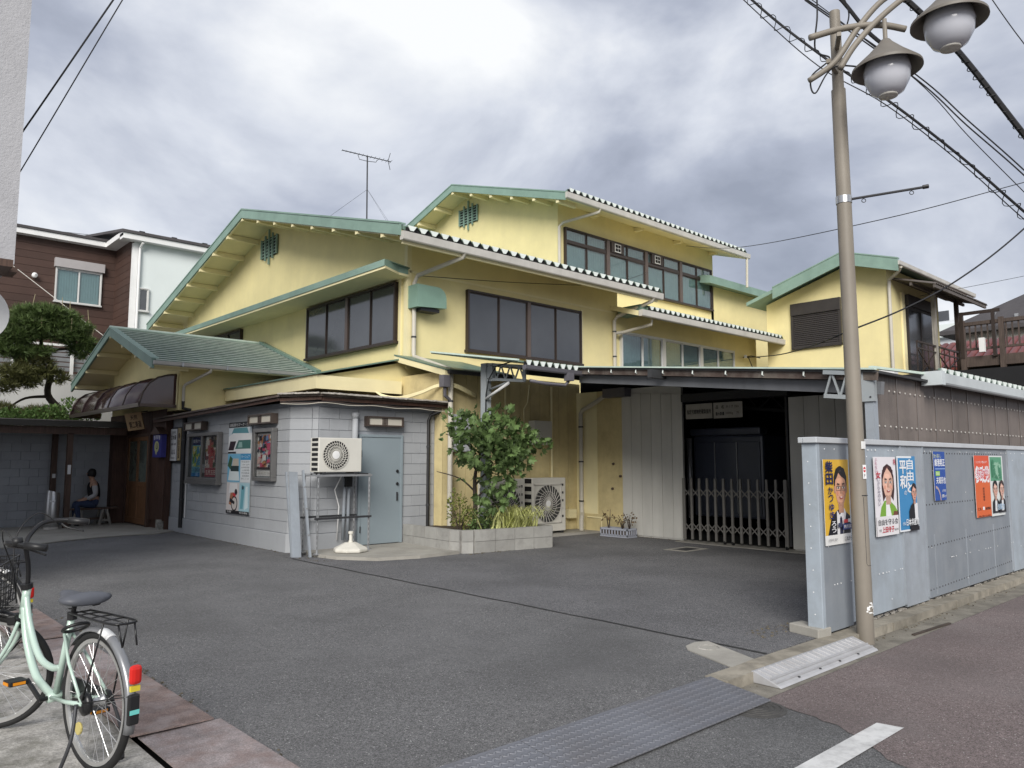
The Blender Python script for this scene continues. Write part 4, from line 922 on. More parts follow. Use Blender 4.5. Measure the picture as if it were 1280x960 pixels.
# accordion gate
gt = thing('accordion_gate', 'grey aluminium accordion gate drawn across the garage mouth', 'gate', (XG - .1, 8.1, 0))
m_gate = M('gate_aluminium', (.21, .20, .185), .4, .08, 4, metal=.3)
gx, gy0, gy1, ng = XG - .13, 9.17, 6.98, 12
gy = [gy0 + (gy1 - gy0) * i / ng for i in range(ng + 1)]
for i, y in enumerate(gy):
    wd = .045 if 0 < i < ng else .06
    MB().box(gx - .02, gx + .02, y - wd / 2, y + wd / 2, .06, 1.27).build('picket', m_gate, gt, bevel=.004)
for i in range(ng):
    for zc in (.32, 1.0):
        MB().beam((gx + .026, gy[i], zc - .09), (gx + .026, gy[i + 1], zc + .09), .022, .008, (1, 0, 0)).build('scissor_bar', m_gate, gt)
        MB().beam((gx - .026, gy[i], zc + .09), (gx - .026, gy[i + 1], zc - .09), .022, .008, (1, 0, 0)).build('scissor_bar', m_gate, gt)
        if i > 99: MB().beam((gx - .034, gy[i], zc + .20), (gx - .034, gy[i + 1], zc + .02), .018, .006, (1, 0, 0)).build('scissor_bar', m_gate, gt)
for y in (gy[5], gy[6], gy[-1]):
    MB().lathe([(.03, -.015), (.04, -.012), (.04, .012), (.03, .015)], (gx, y, .045), 14, (0, 1, 0)).build('caster', m_black, gt)
# two notice plates above the gate
def plate(name, label, cat, O, U, V, W_, H_, mat, th=.008, loc=None):
    U = Vector(U).normalized(); V = Vector(V).normalized(); Nn = U.cross(V); O = Vector(O)
    t = thing(name, label, cat, tuple(O + U * W_ / 2))
    MB().prism([O - Nn * th, O + U * W_ - Nn * th, O + U * W_ + V * H_ - Nn * th, O + V * H_ - Nn * th], Nn * th).build('panel', mat, t)
    return t, Sheet(t, O, U, V, W_, H_)
ink = flat(25, 24, 28)
m_oldplate = M('aged_plate', (.36, .34, .30), .6, .08, 3, dirt=(.2, .17, .13), dirt_amt=.4, dirt_scale=4)
t, s = plate('notice_plate', 'aged white notice plate with one bold line above the garage gate', 'sign', (XG - .06, 9.13, 2.46), (0, -1, 0), (0, 0, 1), .62, .30, m_oldplate)
s.text(ink, '指定可燃物貯蔵取扱所', .04, .32, .96, .62, .02); s.done()
t, s = plate('notice_plate', 'aged white notice plate with two lines right of the other plate', 'sign', (XG - .06, 8.48, 2.45), (0, -1, 0), (0, 0, 1), .64, .31, m_oldplate)
s.text(ink, '品', .08, .60, .17, .82, .015); s.text(ink, '名', .28, .60, .37, .82, .015); s.text(ink, '木くず 70m', .44, .62, .88, .82); s.text(ink, '最大数量', .08, .18, .38, .40, .02); s.text(ink, '1000kg', .44, .2, .68, .38); s.text(ink, '70', .80, .24, .88, .38); s.done()
# dead pot plants in a crate
cr_ = thing('plastic_crate', 'pale grey slotted plastic crate holding soil by the grey cladding', 'crate', (13.0, 10.75, 0))
m_cr = M('crate_plastic', (.36, .38, .44), .5, .06, 3)
cb = MB(); cx0, cx1, cy0, cy1 = 12.75, 13.08, 10.35, 11.1
cb.box(cx0, cx1, cy0, cy1, .005, .025)
for z0, z1 in ((.03, .06), (.15, .19)):
    cb.box(cx0, cx0 + .02, cy0, cy1, z0, z1); cb.box(cx1 - .02, cx1, cy0, cy1, z0, z1); cb.box(cx0, cx1, cy0, cy0 + .02, z0, z1); cb.box(cx0, cx1, cy1 - .02, cy1, z0, z1)
for i in range(10):
    y = cy0 + .01 + (cy1 - cy0 - .04) * i / 9; cb.box(cx0, cx0 + .018, y, y + .025, .025, .16); cb.box(cx1 - .018, cx1, y, y + .025, .025, .16)
for i in range(5):
    x = cx0 + .01 + (cx1 - cx0 - .04) * i / 4; cb.box(x, x + .025, cy0, cy0 + .018, .025, .16); cb.box(x, x + .025, cy1 - .018, cy1, .025, .16)
cb.build('crate_body', m_cr, cr_); box(cx0 + .022, cx1 - .022, cy0 + .022, cy1 - .022, .027, .15).build('soil', m_soil, cr_)
for k, (px, py, hh) in enumerate(((12.9, 10.98, .42), (12.9, 10.6, .32), (12.95, 10.45, .38))):
    t = thing('dead_plant', ('bare dry stem plant at the far end of the crate', 'curled dry plant in the middle of the crate', 'drooping dry plant at the near end of the crate')[k], 'plant', (px, py, .14), 'withered plants in the crate')
    st = MB()
    for q in range(4):
        a = q * 1.6 + k; st.tube([(px, py, .14), (px + .05 * math.cos(a), py + .05 * math.sin(a), .14 + hh * .6), (px + .13 * math.cos(a + .4), py + .13 * math.sin(a + .4), .14 + hh * (1 - .12 * q))], [.011, .008, .005], 5)
    st.build('stem', m_bark, t)
    foliage('leaves', m_dry, t, leaf_mesh(26, blobs([(px, py, .14 + hh * .7, .12, .14, hh * .35)], 0), .07, seed=k + 40, droop=.8))

# ================================================================== HOUSE D AND TERRACE
XD, YD = 23.96, 9.2
hD = thing('rear_house', 'small yellow two storey house with green gable behind the canopy', 'house', (XD, YD, 0))
RYD, RZD = 10.25, 8.05; SD = .31
def zD(y): return RZD - SD * abs(y - RYD)
MB().prism([(XD, YD, 2), (XD, 13.2, 2), (XD, 13.2, zD(13.2) - .2), (XD, RYD, RZD - .2), (XD, YD, zD(YD) - .2)], (4.3, 0, 0)).build('wall', m_yellow, hD)
slope_slab(hD, 'roof', m_green, 23.34, 30.0, 8.62, RYD, zD, .0, .12); slope_slab(hD, 'roof', m_green, 23.34, 30.0, RYD, 13.6, zD, .0, .12)
rake(hD, 23.28, 8.6, RYD, zD, .03, .38, m_green); rake(hD, 23.28, RYD, 12.6, zD, .03, .38, m_green)
gutter(hD, 23.3, 30.1, 8.66, zD(8.6) - .16, .12, .12, m_gutter)
downpipe(hD, [(23.5, 8.6, 7.35), (23.6, 8.7, 7.25), (23.9, 9.1, 7.1), (23.92, 9.12, 6.9), (23.92, 9.12, 3.5)], .05, m_pipe)
m_shut = M('shutter_brown', (.045, .040, .038), .5, .1, 3, metal=.2)
sh = MB().box(XD - .1, XD, 10.62, 12.3, 6.42, 6.82).build('shutter_box', m_shut, hD, bevel=.01)
for i in range(17): MB().hexa([(XD - .07, 10.7, 5.36 + i * .063), (XD - .03, 10.7, 5.36 + i * .063), (XD - .03, 12.22, 5.36 + i * .063), (XD - .07, 12.22, 5.36 + i * .063), (XD - .045, 10.7, 5.42 + i * .063), (XD - .03, 10.7, 5.42 + i * .063), (XD - .03, 12.22, 5.42 + i * .063), (XD - .045, 12.22, 5.42 + i * .063)]).build('shutter_slat', m_shut, sh)
for y0, y1 in ((10.62, 10.7), (12.22, 12.3)): MB().box(XD - .08, XD, y0, y1, 5.3, 6.42).build('shutter_rail', m_shut, sh)
MB().box(XD - .09, XD, 10.62, 12.3, 5.29, 5.36).build('shutter_sill', m_shut, sh)
window(hD, 'Y', YD, 25.3, 27.5, 4.4, 6.5, 1, m_shut, m_frost, d=.09)
MB().box(25.2, 27.6, YD - .16, YD, 6.5, 6.85).build('shutter_box', m_shut, hD)
MB().box(24.98, 25.2, YD - .05, YD, 4.4, 6.9).build('door_trim', m_yellow_trim, hD)
# porch roof of corrugated sheet on posts
m_porch = M('porch_sheet', (.10, .085, .075), .6, .25, 3, streak=.2)
pr_ = MB()
for i in range(34):
    a = 24.2 + i * .14
    for p, q in (((a, 0), (a + .07, .05)), ((a + .07, .05), (a + .14, 0))):
        pr_.hexa([(p[0], 7.9, 6.82 + p[1]), (q[0], 7.9, 6.82 + q[1]), (q[0], YD, 7.2 + q[1]), (p[0], YD, 7.2 + p[1]), (p[0], 7.9, 6.835 + p[1]), (q[0], 7.9, 6.835 + q[1]), (q[0], YD, 7.215 + q[1]), (p[0], YD, 7.215 + p[1])])
pr_.build('porch_roof', m_porch, hD)
for y, z in ((7.95, 6.77), (8.6, 6.94)): MB().beam((24.2, y, z), (28.9, y, z), .06, .09).build('porch_beam', m_porch, hD)
m_tim = M('dark_timber', (.075, .055, .045), .7, .2, 3, wood=True)
for x in (25.9, 28.0): MB().box(x - .06, x + .06, 8.5, 8.62, 3.6, 6.95).build('porch_post', m_tim if x > 27 else m_greywood, hD)
# balcony rail of iron
br = MB(); br.beam((24.3, 8.55, 5.2), (28.0, 8.55, 5.2), .05, .05); br.beam((24.3, 8.55, 5.0), (28.0, 8.55, 5.0), .04, .04)
o = br.build('balcony_rail', m_bronze, hD)
for a, b in ((24.3, 25.8), (26.0, 27.9)):
    MB().beam((a, 8.55, 4.1), (b, 8.55, 5.0), .03, .03).build('cross_brace', m_bronze, o); MB().beam((a, 8.55, 5.0), (b, 8.55, 4.1), .03, .03).build('cross_brace', m_bronze, o)
for i in range(9): MB().beam((24.3 + i * .46, 8.55, 3.7), (24.3 + i * .46, 8.55, 5.2), .03, .03).build('baluster', m_bronze, o)
MB().box(24.0, 28.4, 8.4, YD, 3.6, 3.75).build('balcony_deck', m_tim, hD)
# timber terrace further right
tr_ = thing('timber_terrace', 'weathered dark timber terrace with slatted railing on posts', 'terrace', (27.5, 7, 0))
MB().box(27.3, 30.5, 3.8, 8.3, 4.62, 4.95).build('deck', m_tim, tr_)
MB().box(27.25, 27.4, 3.8, 8.3, 5.95, 6.06).build('top_rail', m_tim, tr_); MB().box(27.27, 27.37, 3.8, 8.3, 5.15, 5.22).build('bottom_rail', m_tim, tr_)
for i in range(26): MB().box(27.29, 27.34, 3.9 + i * .17, 3.94 + i * .17, 5.22, 5.95).build('baluster', m_tim, tr_)
for y in (4.2, 6.0, 7.1, 8.2): MB().box(27.22, 27.36, y - .07, y + .07, .0, 6.12).build('post', m_tim, tr_)
MB().box(27.22, 27.3, 7.1, 8.2, 6.3, 6.4).build('gate_head', m_bronze, tr_)
for y in (7.3, 8.2): MB().box(27.2, 27.3, y - .05, y + .05, 4.9, 6.4).build('gate_post', m_bronze, tr_)
MB().box(27.1, 27.25, 7.55, 7.7, 5.05, 5.5).build('white_tag', m_white, tr_)
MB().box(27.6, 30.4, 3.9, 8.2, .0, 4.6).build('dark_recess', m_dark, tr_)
# flood lamp on the canopy
fl = thing('flood_lamp', 'white twin flood lamp on bracket above the canopy edge', 'lamp', (14.2, 5.9, 3.0))
MB().box(14.15, 14.3, 5.5, 6.1, 2.93, 3.0).build('base', m_dkmetal, fl)
MB().tube([(14.2, 5.85, 2.98), (14.2, 5.85, 3.12), (14.2, 5.7, 3.18)], .025, 8).build('arm', m_dkmetal, fl, smooth=True)
MB().lathe([(.05, 0), (.09, .1), (.09, .13)], (14.2, 5.86, 3.18), 14, (-.8, .6, 0)).build('lamp_head', m_bronze_lt, fl, smooth=True)
MB().hexa([(14.1, 5.4, 3.02), (14.3, 5.4, 3.02), (14.3, 5.66, 3.06), (14.1, 5.66, 3.06), (14.1, 5.36, 3.2), (14.3, 5.36, 3.2), (14.3, 5.62, 3.26), (14.1, 5.62, 3.26)]).build('lamp_head', m_white, fl, bevel=.01)
# houses behind on the right
hs = thing('slate_house', 'cream house with dark slate hip roof beyond the terrace', 'house', (48, 9, 0))
MB().box(43.5, 52, 3, 13.4, 0, 8.3).build('wall', M('cream_wall', (.5, .48, .42), .8, .05, 1), hs)
MB().add([(42.9, 2.4, 8.3), (52.6, 2.4, 8.3), (52.6, 14.0, 8.3), (42.9, 14.0, 8.3), (47.7, 7.2, 11.3), (47.7, 9.2, 11.3), (42.9, 2.4, 8.1), (52.6, 2.4, 8.1), (52.6, 14.0, 8.1), (42.9, 14.0, 8.1)],
         [(0, 1, 4), (1, 2, 5, 4), (2, 3, 5), (3, 0, 4, 5), (0, 6, 7, 1), (1, 7, 8, 2), (2, 8, 9, 3), (3, 9, 6, 0), (9, 8, 7, 6)]).build('roof', m_slate, hs)
for i in range(8): MB().box(43.6 + (i % 2) * .5, 43.9 + (i % 2) * .5, 4 + i * 1.1, 4.15 + i * 1.1, 8.75 + (i % 2) * .3, 8.9 + (i % 2) * .3).build('snow_guard', m_steel, hs)
hm = thing('tiled_house', 'low house with glossy maroon tiled roof behind the terrace', 'house', (38, 9.5, 0))
MB().box(36.5, 42, 5, 14, 0, 5.6).build('wall', m_brownclad, hm)
slab_m = MB().hexa([(35.9, 4.6, 5.5), (39.2, 4.6, 7.0), (39.2, 14.4, 7.0), (35.9, 14.4, 5.5), (35.9, 4.6, 5.6), (39.2, 4.6, 7.1), (39.2, 14.4, 7.1), (35.9, 14.4, 5.6)]).build('roof', m_maroon, hm)
tm = bpy.data.meshes.new('roof_tile'); tmb = MB()
for j in range(6):
    a0, a1 = math.pi * j / 6, math.pi * (j + 1) / 6; tmb.add([(0, -.14 * math.cos(a0), .07 * math.sin(a0)), (0, -.14 * math.cos(a1), .07 * math.sin(a1)), (.34, -.14 * math.cos(a1), .07 * math.sin(a1) + .02), (.34, -.14 * math.cos(a0), .07 * math.sin(a0) + .02)], [(0, 1, 2, 3)])
tm = tmb.mesh('roof_tile'); tm.materials.append(m_maroon)
for i in range(9):
    for j in range(30): piece('roof_tile', tm, slab_m, (35.9 + i * .36, 4.8 + j * .32, 5.61 + i * .36 * .4545), rot=(0, -math.atan(.4545), 0))
fw_ = thing('far_white_block', 'distant white apartment block glimpsed right of the porch posts', 'building', (62, 19, 0))
MB().box(58, 66, 17.6, 21, 0, 11.4).build('wall', M('far_white', (.6, .62, .65), .8, .04, .5), fw_)
for i in range(4): MB().box(57.6, 58, 17.6, 21, 3.0 + i * 2.4, 3.9 + i * 2.4).build('balcony', m_palehouse, fw_)
for i in range(4): MB().box(57.97, 58.0, 18.2, 20.4, 4.2 + i * 2.4, 5.0 + i * 2.4 - .1).build('window', m_frost, fw_)

# ================================================================== STREET WALL OF BLUE-GREY STEEL
YW = 3.38
sw = thing('street_wall', 'blue-grey steel sheet wall along the street with pale cap rail', 'wall', (10, YW, 0))
pan = [(7.0, 7.57), (7.575, 8.91), (8.915, 9.56), (9.565, 12.80), (12.805, 14.6), (14.605, 16.4), (16.405, 18.2), (18.205, 20.0), (20.005, 22.0)]
for i, (a, b) in enumerate(pan):
    k = (.012, 0, .010, .004, .012, 0, .01, 0, .01)[i]
    MB().box(a, b, YW - k, YW + .02, (.03, .05, .03, .04, .04, .04, .04, .04, .04)[i], 1.775).build('steel_sheet', (m_blue_dk, m_blue_lt, m_bluegrey, m_blue_dk, m_blue_lt, m_bluegrey, m_blue_lt, m_bluegrey, m_blue_lt)[i], sw, bevel=.003)
    if i in (1, 2, 3): MB().box(b - .035, b - .003, YW - .022, YW - .012 + (.012 - k if k < .012 else 0), .06, 1.77).build('seam_strip', m_bluegrey, sw)
for a in (9.56, 10.65, 11.75): MB().box(a + .25, a + .27, YW - .009, YW - .004, .06, .75).build('seam_strip', m_bluegrey, sw)
MB().box(6.94, 7.0, YW - .012, YW + .135, .02, 1.775).build('end_panel', m_blue_lt, sw, bevel=.006)
MB().box(7.0, 22, YW + .02, YW + .08, .05, 1.76).build('backing_frame', m_grey_joint, sw)
MB().box(6.9, 22.02, YW - .035, YW + .10, 1.775, 1.83).build('cap_rail', M('cap_aluminium', (.52, .54, .56), .45, .06, 3, metal=.2), sw, bevel=.006)
MB().box(6.91, 7.12, YW + .1, YW + .155, 1.775, 1.829).build('cap_rail', bpy.data.materials['cap_aluminium'], sw, bevel=.006)
MB().hexa([(6.86, YW + .0, .0), (7.06, YW - .03, .0), (7.15, YW + .3, .0), (6.95, YW + .33, .0), (6.86, YW + .0, .085), (7.06, YW - .03, .085), (7.15, YW + .3, .085), (6.95, YW + .33, .085)]).build('foot_block', m_conc, sw, bevel=.008)
rv = MB()
for z in (.13, .62, 1.10, 1.70):
    for i in range(34 if z < 1.6 else 30):
        x = 9.62 + i * .0945
        if 9.6 < x < 12.78: rv.lathe([(.011, 0), (.009, .004)], (x, YW - .004, z + .02 * (x - 9.6) * (z < 1)), 7, (0, -1, 0))
rv.build('rivets', m_dkmetal, sw, kind='stuff')
r2 = MB()
for i in range(90): r2.lathe([(.007, 0), (.005, .003)], (rg.choice((rg.uniform(7.05, 8.9), rg.uniform(9.6, 13.8))), YW - .0125, rg.choice((rg.uniform(.1, 1.7), 1.72, .45))), 6, (0, -1, 0))
for i in range(8): r2.lathe([(.006, 0), (.005, .003)], (6.94, YW + .06 + .02 * rg.random(), .2 + i * .2), 6, (-1, 0, 0))
r2.build('screw_heads', m_white, sw, kind='stuff')
# litter between wall and kerb
db = MB()
for i in range(260):
    x = rg.uniform(7.5, 13.5); y = rg.uniform(3.36, 3.42); s_ = rg.uniform(.008, .03)
    db.hexa([(x, y, .01), (x + s_, y + .01, .01), (x + s_, y + s_, .012), (x, y + s_, .01), (x, y, .01 + s_ * .5), (x + s_, y, .012 + s_ * .4), (x + s_, y + s_, .01 + s_ * .6), (x, y + s_, .01 + s_ * .3)])
db.build('gravel_litter', M('gravel', (.3, .28, .25), .9, .5, 60), kind='stuff', label='pale grit and gravel along the foot of the wall', cat='gravel')
MB().beam((8.0, 2.99, -.066), (8.85, 2.94, -.066), .03, .014).build('stick', m_bark, label='thin dark stick lying in the gutter below the wall', cat='stick')

def poster(label, x0, x1, z0, z1, mat=None):
    return plate('poster', label, 'poster', (x0, YW - .028, z0), (1, 0, 0), (0, 0, 1), x1 - x0, z1 - z0, mat or m_paper, .003)
def face(s, cu, cv, w_, h_, hair, skin, style, look=0):
    """portrait print: hair, head, ears, brows, eyes, nose, mouth"""
    sh = tuple(max(0, int(c * .86)) for c in (skin)); S_ = flat(*skin); D_ = flat(*sh); Hh = flat(*hair)
    if style == 'long':
        s.poly(Hh, [(cu - w_ * .95, cv - h_ * 1.15), (cu - w_ * 1.15, cv - h_ * .3), (cu - w_ * 1.1, cv + h_ * .5), (cu - w_ * .7, cv + h_ * 1.0), (cu, cv + h_ * 1.2), (cu + w_ * .75, cv + h_ * 1.0), (cu + w_ * 1.15, cv + h_ * .4), (cu + w_ * 1.2, cv - h_ * .4), (cu + w_ * .95, cv - h_ * 1.15), (cu + w_ * .4, cv - h_ * .8), (cu - w_ * .4, cv - h_ * .8)])
    else:
        s.ell(Hh, cu, cv + h_ * .34, w_ * 1.1, h_ * .9)
        for e_ in (-1, 1): s.ell(D_, cu + e_ * w_ * 1.0, cv - h_ * .05, w_ * .14, h_ * .22)
    s.poly(D_, [(cu - w_ * .42, cv - h_ * 1.35), (cu + w_ * .42, cv - h_ * 1.35), (cu + w_ * .5, cv - h_ * .5), (cu - w_ * .5, cv - h_ * .5)])
    s.poly(S_, [(cu + w_ * .95 * math.sin(a) * (1 if math.cos(a) > -.2 else .92), cv + h_ * math.cos(a) * (.95 if math.cos(a) > 0 else 1.0)) for a in [2 * math.pi * i / 26 for i in range(26)]])
    s.poly(D_, [(cu + w_ * .55, cv + h_ * .4), (cu + w_ * .95, cv + h_ * .2), (cu + w_ * .88, cv - h_ * .4), (cu + w_ * .35, cv - h_ * .92), (cu + w_ * .6, cv - h_ * .3)])
    if style == 'long':
        s.poly(Hh, [(cu - w_ * 1.0, cv + h_ * .15), (cu - w_ * .6, cv + h_ * .62), (cu - w_ * .05, cv + h_ * .95), (cu + w_ * .65, cv + h_ * .6), (cu + w_ * 1.02, cv + h_ * .1), (cu + w_ * 1.0, cv + h_ * .8), (cu, cv + h_ * 1.12), (cu - w_ * .95, cv + h_ * .8)])
    else:
        s.poly(Hh, [(cu - w_ * 1.06, cv + h_ * .1), (cu - w_ * .92, cv + h_ * .42), (cu - w_ * .62, cv + h_ * .58), (cu - w_ * .3, cv + h_ * .86), (cu + w_ * .15, cv + h_ * .66), (cu + w_ * .7, cv + h_ * .52), (cu + w_ * .92, cv + h_ * .36), (cu + w_ * 1.06, cv + h_ * .05), (cu + w_ * 1.08, cv + h_ * .65), (cu + w_ * .7, cv + h_ * 1.1), (cu, cv + h_ * 1.25), (cu - w_ * .7, cv + h_ * 1.1), (cu - w_ * 1.08, cv + h_ * .65)])
    L_ = flat(*[min(255, int(c * 1.06 + 4)) for c in skin]); hs_ = flat(*[min(255, int(c * 1.7 + 14)) for c in hair]); bl2 = flat(skin[0], int(skin[1] * .9), int(skin[2] * .88))
    s.ell(L_, cu - w_ * .12, cv + h_ * .42, w_ * .5, h_ * .16); s.ell(L_, cu - w_ * .45, cv - h_ * .2, w_ * .26, h_ * .18)
    for e_ in (-1, 1): s.ell(bl2, cu + e_ * w_ * .52, cv - h_ * .26, w_ * .2, h_ * .12); s.ell(D_, cu + e_ * w_ * .42, cv + h_ * .10, w_ * .27, h_ * .10)
    s.poly(hs_, [(cu - w_ * .6, cv + h_ * .84), (cu - w_ * .1, cv + h_ * 1.02), (cu + w_ * .3, cv + h_ * .98), (cu - w_ * .1, cv + h_ * .93)])
    s.poly(D_, [(cu - w_ * .5, cv - h_ * .72), (cu, cv - h_ * .80), (cu + w_ * .5, cv - h_ * .72), (cu + w_ * .2, cv - h_ * .95), (cu - w_ * .2, cv - h_ * .95)])
    dk_ = flat(40, 28, 26)
    for e_ in (-1, 1):
        s.poly(dk_, [(cu + e_ * w_ * .2, cv + h_ * .2), (cu + e_ * w_ * .66, cv + h_ * .22), (cu + e_ * w_ * .6, cv + h_ * .29), (cu + e_ * w_ * .25, cv + h_ * .27)])
        s.ell(flat(235, 230, 225), cu + e_ * w_ * .42, cv + h_ * .04, w_ * .2, h_ * .06); s.ell(dk_, cu + e_ * w_ * .42, cv + h_ * .04, w_ * .09, h_ * .065)
    s.poly(D_, [(cu - w_ * .05, cv + h_ * .05), (cu + w_ * .06, cv + h_ * .05), (cu + w_ * .2, cv - h_ * .26), (cu - w_ * .16, cv - h_ * .26)])
    s.poly(flat(178, 84, 80), [(cu - w_ * .34, cv - h_ * .45), (cu + w_ * .34, cv - h_ * .45), (cu + w_ * .18, cv - h_ * .58), (cu - w_ * .18, cv - h_ * .58)])
    s.poly(flat(240, 236, 230), [(cu - w_ * .22, cv - h_ * .46), (cu + w_ * .22, cv - h_ * .46), (cu + w_ * .12, cv - h_ * .51), (cu - w_ * .12, cv - h_ * .51)])
    return S_, D_, dk_
# yellow poster
t, s = poster('yellow election poster of a man in dark suit and glasses left of the pole', 7.02, 7.55, .82, 1.62, m_paper)
s.rect(flat(232, 186, 62), 0, .115, 1, 1); s.rect(flat(238, 238, 236), 0, 0, 1, .115)
s.poly(flat(28, 30, 38), [(.10, .115), (.24, .30), (.42, .38), (.60, .42), (.80, .38), (1, .32), (1, .115)])
s.poly(flat(235, 235, 238), [(.46, .115), (.47, .40), (.58, .34), (.76, .42), (.84, .36), (.70, .115)]); s.poly(flat(36, 40, 66), [(.56, .115), (.58, .30), (.62, .33), (.67, .30), (.70, .115)])
face(s, .645, .655, .235, .215, (26, 22, 22), (222, 168, 140), 'short')
gl_ = flat(120, 100, 92)
for e_ in (-1, 1):
    cu = .645 + e_ * .10
    for a, b, c, d in ((-.085, .018, .085, .024), (-.085, -.032, .085, -.027), (-.09, -.03, -.08, .022), (.08, -.03, .09, .022)): s.rect(gl_, cu + a, .662 + b, cu + c, .662 + d)
nv = flat(26, 34, 84)
s.vtext(nv, '柴田', .05, .70, .32, .985, .03); s.vtext(nv, 'かつ', .12, .50, .30, .685, .02); s.vtext(flat(24, 40, 110), 'ゆき', .14, .30, .32, .49, .02); s.vtext(flat(240, 240, 244), 'ろう', .19, .14, .36, .28, .015)
s.rect(flat(210, 60, 66), .68, .245, .84, .285); s.rect(flat(226, 226, 230), .84, .25, .93, .29); s.rect(flat(46, 60, 118), .62, .165, .98, .235); s.rect(flat(60, 66, 96), .44, .20, .58, .25)
s.text(flat(240, 240, 240), '無所属', .66, .18, .95, .222); s.text(ink, 'これから', .68, .035, .96, .085, .01); s.text(flat(120, 120, 124), '討議資料 連絡先', .05, .05, .40, .08); s.done()
# white poster with woman in green
t, s = poster('white poster of a woman with long dark hair in green jacket', 8.15, 8.71, .83, 1.65)
s.rect(flat(240, 236, 240), 0, 0, 1, 1)
s.poly(flat(128, 176, 62), [(.18, .24), (.26, .36), (.42, .44), (.66, .44), (.9, .36), (1.0, .3), (1.0, .24)]); s.poly(flat(246, 246, 246), [(.46, .24), (.48, .42), (.62, .42), (.72, .24)]); s.poly(flat(120, 70, 50), [(.78, .24), (.84, .30), (1, .29), (1, .24)])
face(s, .60, .665, .25, .205, (62, 34, 34), (236, 190, 168), 'long')
s.rect(flat(238, 236, 238), 0, 0, 1, .245)
s.vtext(flat(180, 60, 110), 'ぶれない', .03, .80, .13, .985); s.vtext(flat(200, 40, 60), '女', .05, .72, .25, .82, .02); s.vtext(flat(90, 80, 110), 'しがらみのない', .10, .38, .21, .74); s.text(flat(196, 40, 70), 'R', .88, .90, .97, .97, .02)
s.text(flat(60, 60, 66), '自由を守る会', .06, .135, .95, .21, .005); s.text(flat(205, 50, 66), '上田令子', .22, .04, .76, .115, .02); s.text(flat(90, 90, 90), '代表', .07, .055, .18, .09); s.text(flat(90, 90, 90), '都政改革', .78, .05, .96, .08); s.done()
# blue poster
t, s = poster('blue poster with big white characters and small man in suit', 8.755, 9.27, .84, 1.66)
s.rect(flat(66, 142, 196), 0, 0, 1, 1); s.rect(flat(240, 244, 248), 0, .975, .8, 1); s.rect(flat(240, 244, 248), 0, 0, .045, 1); s.rect(flat(240, 244, 248), 0, 0, .6, .022)
wh = flat(246, 248, 250)
s.vtext(wh, '自由と', .52, .50, .86, .97, .02); s.vtext(wh, '平和', .12, .56, .46, .95, .025); s.vtext(wh, 'ひとりひとりの', .46, .52, .53, .9); s.text(wh, 'の', .30, .48, .44, .54)
s.poly(flat(26, 26, 32), [(.52, .03), (.52, .26), (.64, .34), (.80, .38), (1, .34), (1, .03)]); s.poly(flat(238, 238, 240), [(.84, .14), (.82, .37), (1, .36), (1, .14)])
face(s, .83, .50, .125, .11, (34, 28, 28), (222, 170, 150), 'short')
s.text(wh, '日本共産党', .30, .075, .99, .165, .02); s.text(wh, '比例は', .10, .085, .26, .13); s.rect(ink, .52, 0, 1, .05); s.done()
# small blue poster
t, s = poster('small dark blue poster with rainbow curve high on the riveted sheet', 9.84, 10.22, 1.14, 1.72)
s.rect(flat(44, 84, 166), 0, 0, 1, 1); s.text(flat(226, 232, 170), '豊かな暮らし', .05, .87, .68, .95); s.text(wh, '維港晃正', .10, .70, .97, .85, .02); s.rect(flat(150, 180, 230), .12, .635, .97, .655)
s.rect(flat(150, 200, 90), .14, .50, .50, .60); s.text(flat(240, 250, 220), '都議会', .16, .52, .48, .58); s.text(wh, '夫堀宗也', .16, .34, .97, .48, .015)
s.poly(flat(190, 170, 170), [(.42 * math.sin(a) + .08, .30 * math.cos(a)) for a in [i * math.pi / 20 for i in range(11)]] + [(.35 * math.sin(a) + .08, .25 * math.cos(a)) for a in [i * math.pi / 20 for i in range(10, -1, -1)]])
s.text(wh, '必ず実現', .62, .17, .92, .22); s.text(wh, '公明ネット', .56, .05, .98, .12, .01); s.done()
# orange poster
t, s = poster('orange poster with large white three character party name', 11.29, 11.90, .87, 1.68)
s.rect(flat(226, 108, 56), 0, 0, 1, 1); s.rect(flat(228, 92, 58), 0, .56, 1, 1); s.text(wh, 'ひとつひとつ積み上げて', .12, .875, .88, .915); s.text(wh, '参政党', .04, .565, .96, .82, .045); s.text(flat(214, 60, 96), '参政党', .10, .60, .92, .79, -.005)
s.vtext(ink, '東京候補者', .46, .26, .60, .48); s.text(ink, 'とも', .10, .11, .30, .16, .01); s.rect(wh, .40, .115, .52, .165); s.text(ink, '投票箱', .58, .11, .92, .155, .01); s.text(ink, '政党公認', .1, .005, .9, .03); s.done()
# green-white poster
t, s = poster('white and green poster of two people beside the orange poster', 11.91, 12.50, .86, 1.68)
s.rect(flat(232, 236, 234), 0, 0, 1, 1); s.rect(flat(96, 162, 128), .05, .58, .92, .98)
for i in range(26): s.poly(flat(150, 196, 168) if i % 2 else flat(70, 138, 104), [(.08 + rg.random() * .78, .6 + rg.random() * .35) for _ in range(3)])
for cu, hh in ((.30, (24, 22, 24)), (.74, (58, 44, 42))):
    s.poly(flat(30, 30, 36), [(cu - .26, .05), (cu - .22, .24), (cu, .32), (cu + .22, .24), (cu + .25, .05)]); s.poly(flat(236, 238, 240), [(cu - .08, .08), (cu - .06, .28), (cu + .07, .28), (cu + .09, .08)])
    face(s, cu, .43, .15, .13, hh, (228, 186, 168), 'short')
s.text(flat(190, 214, 236), '信頼力', .30, .10, .82, .20, .02); s.done()
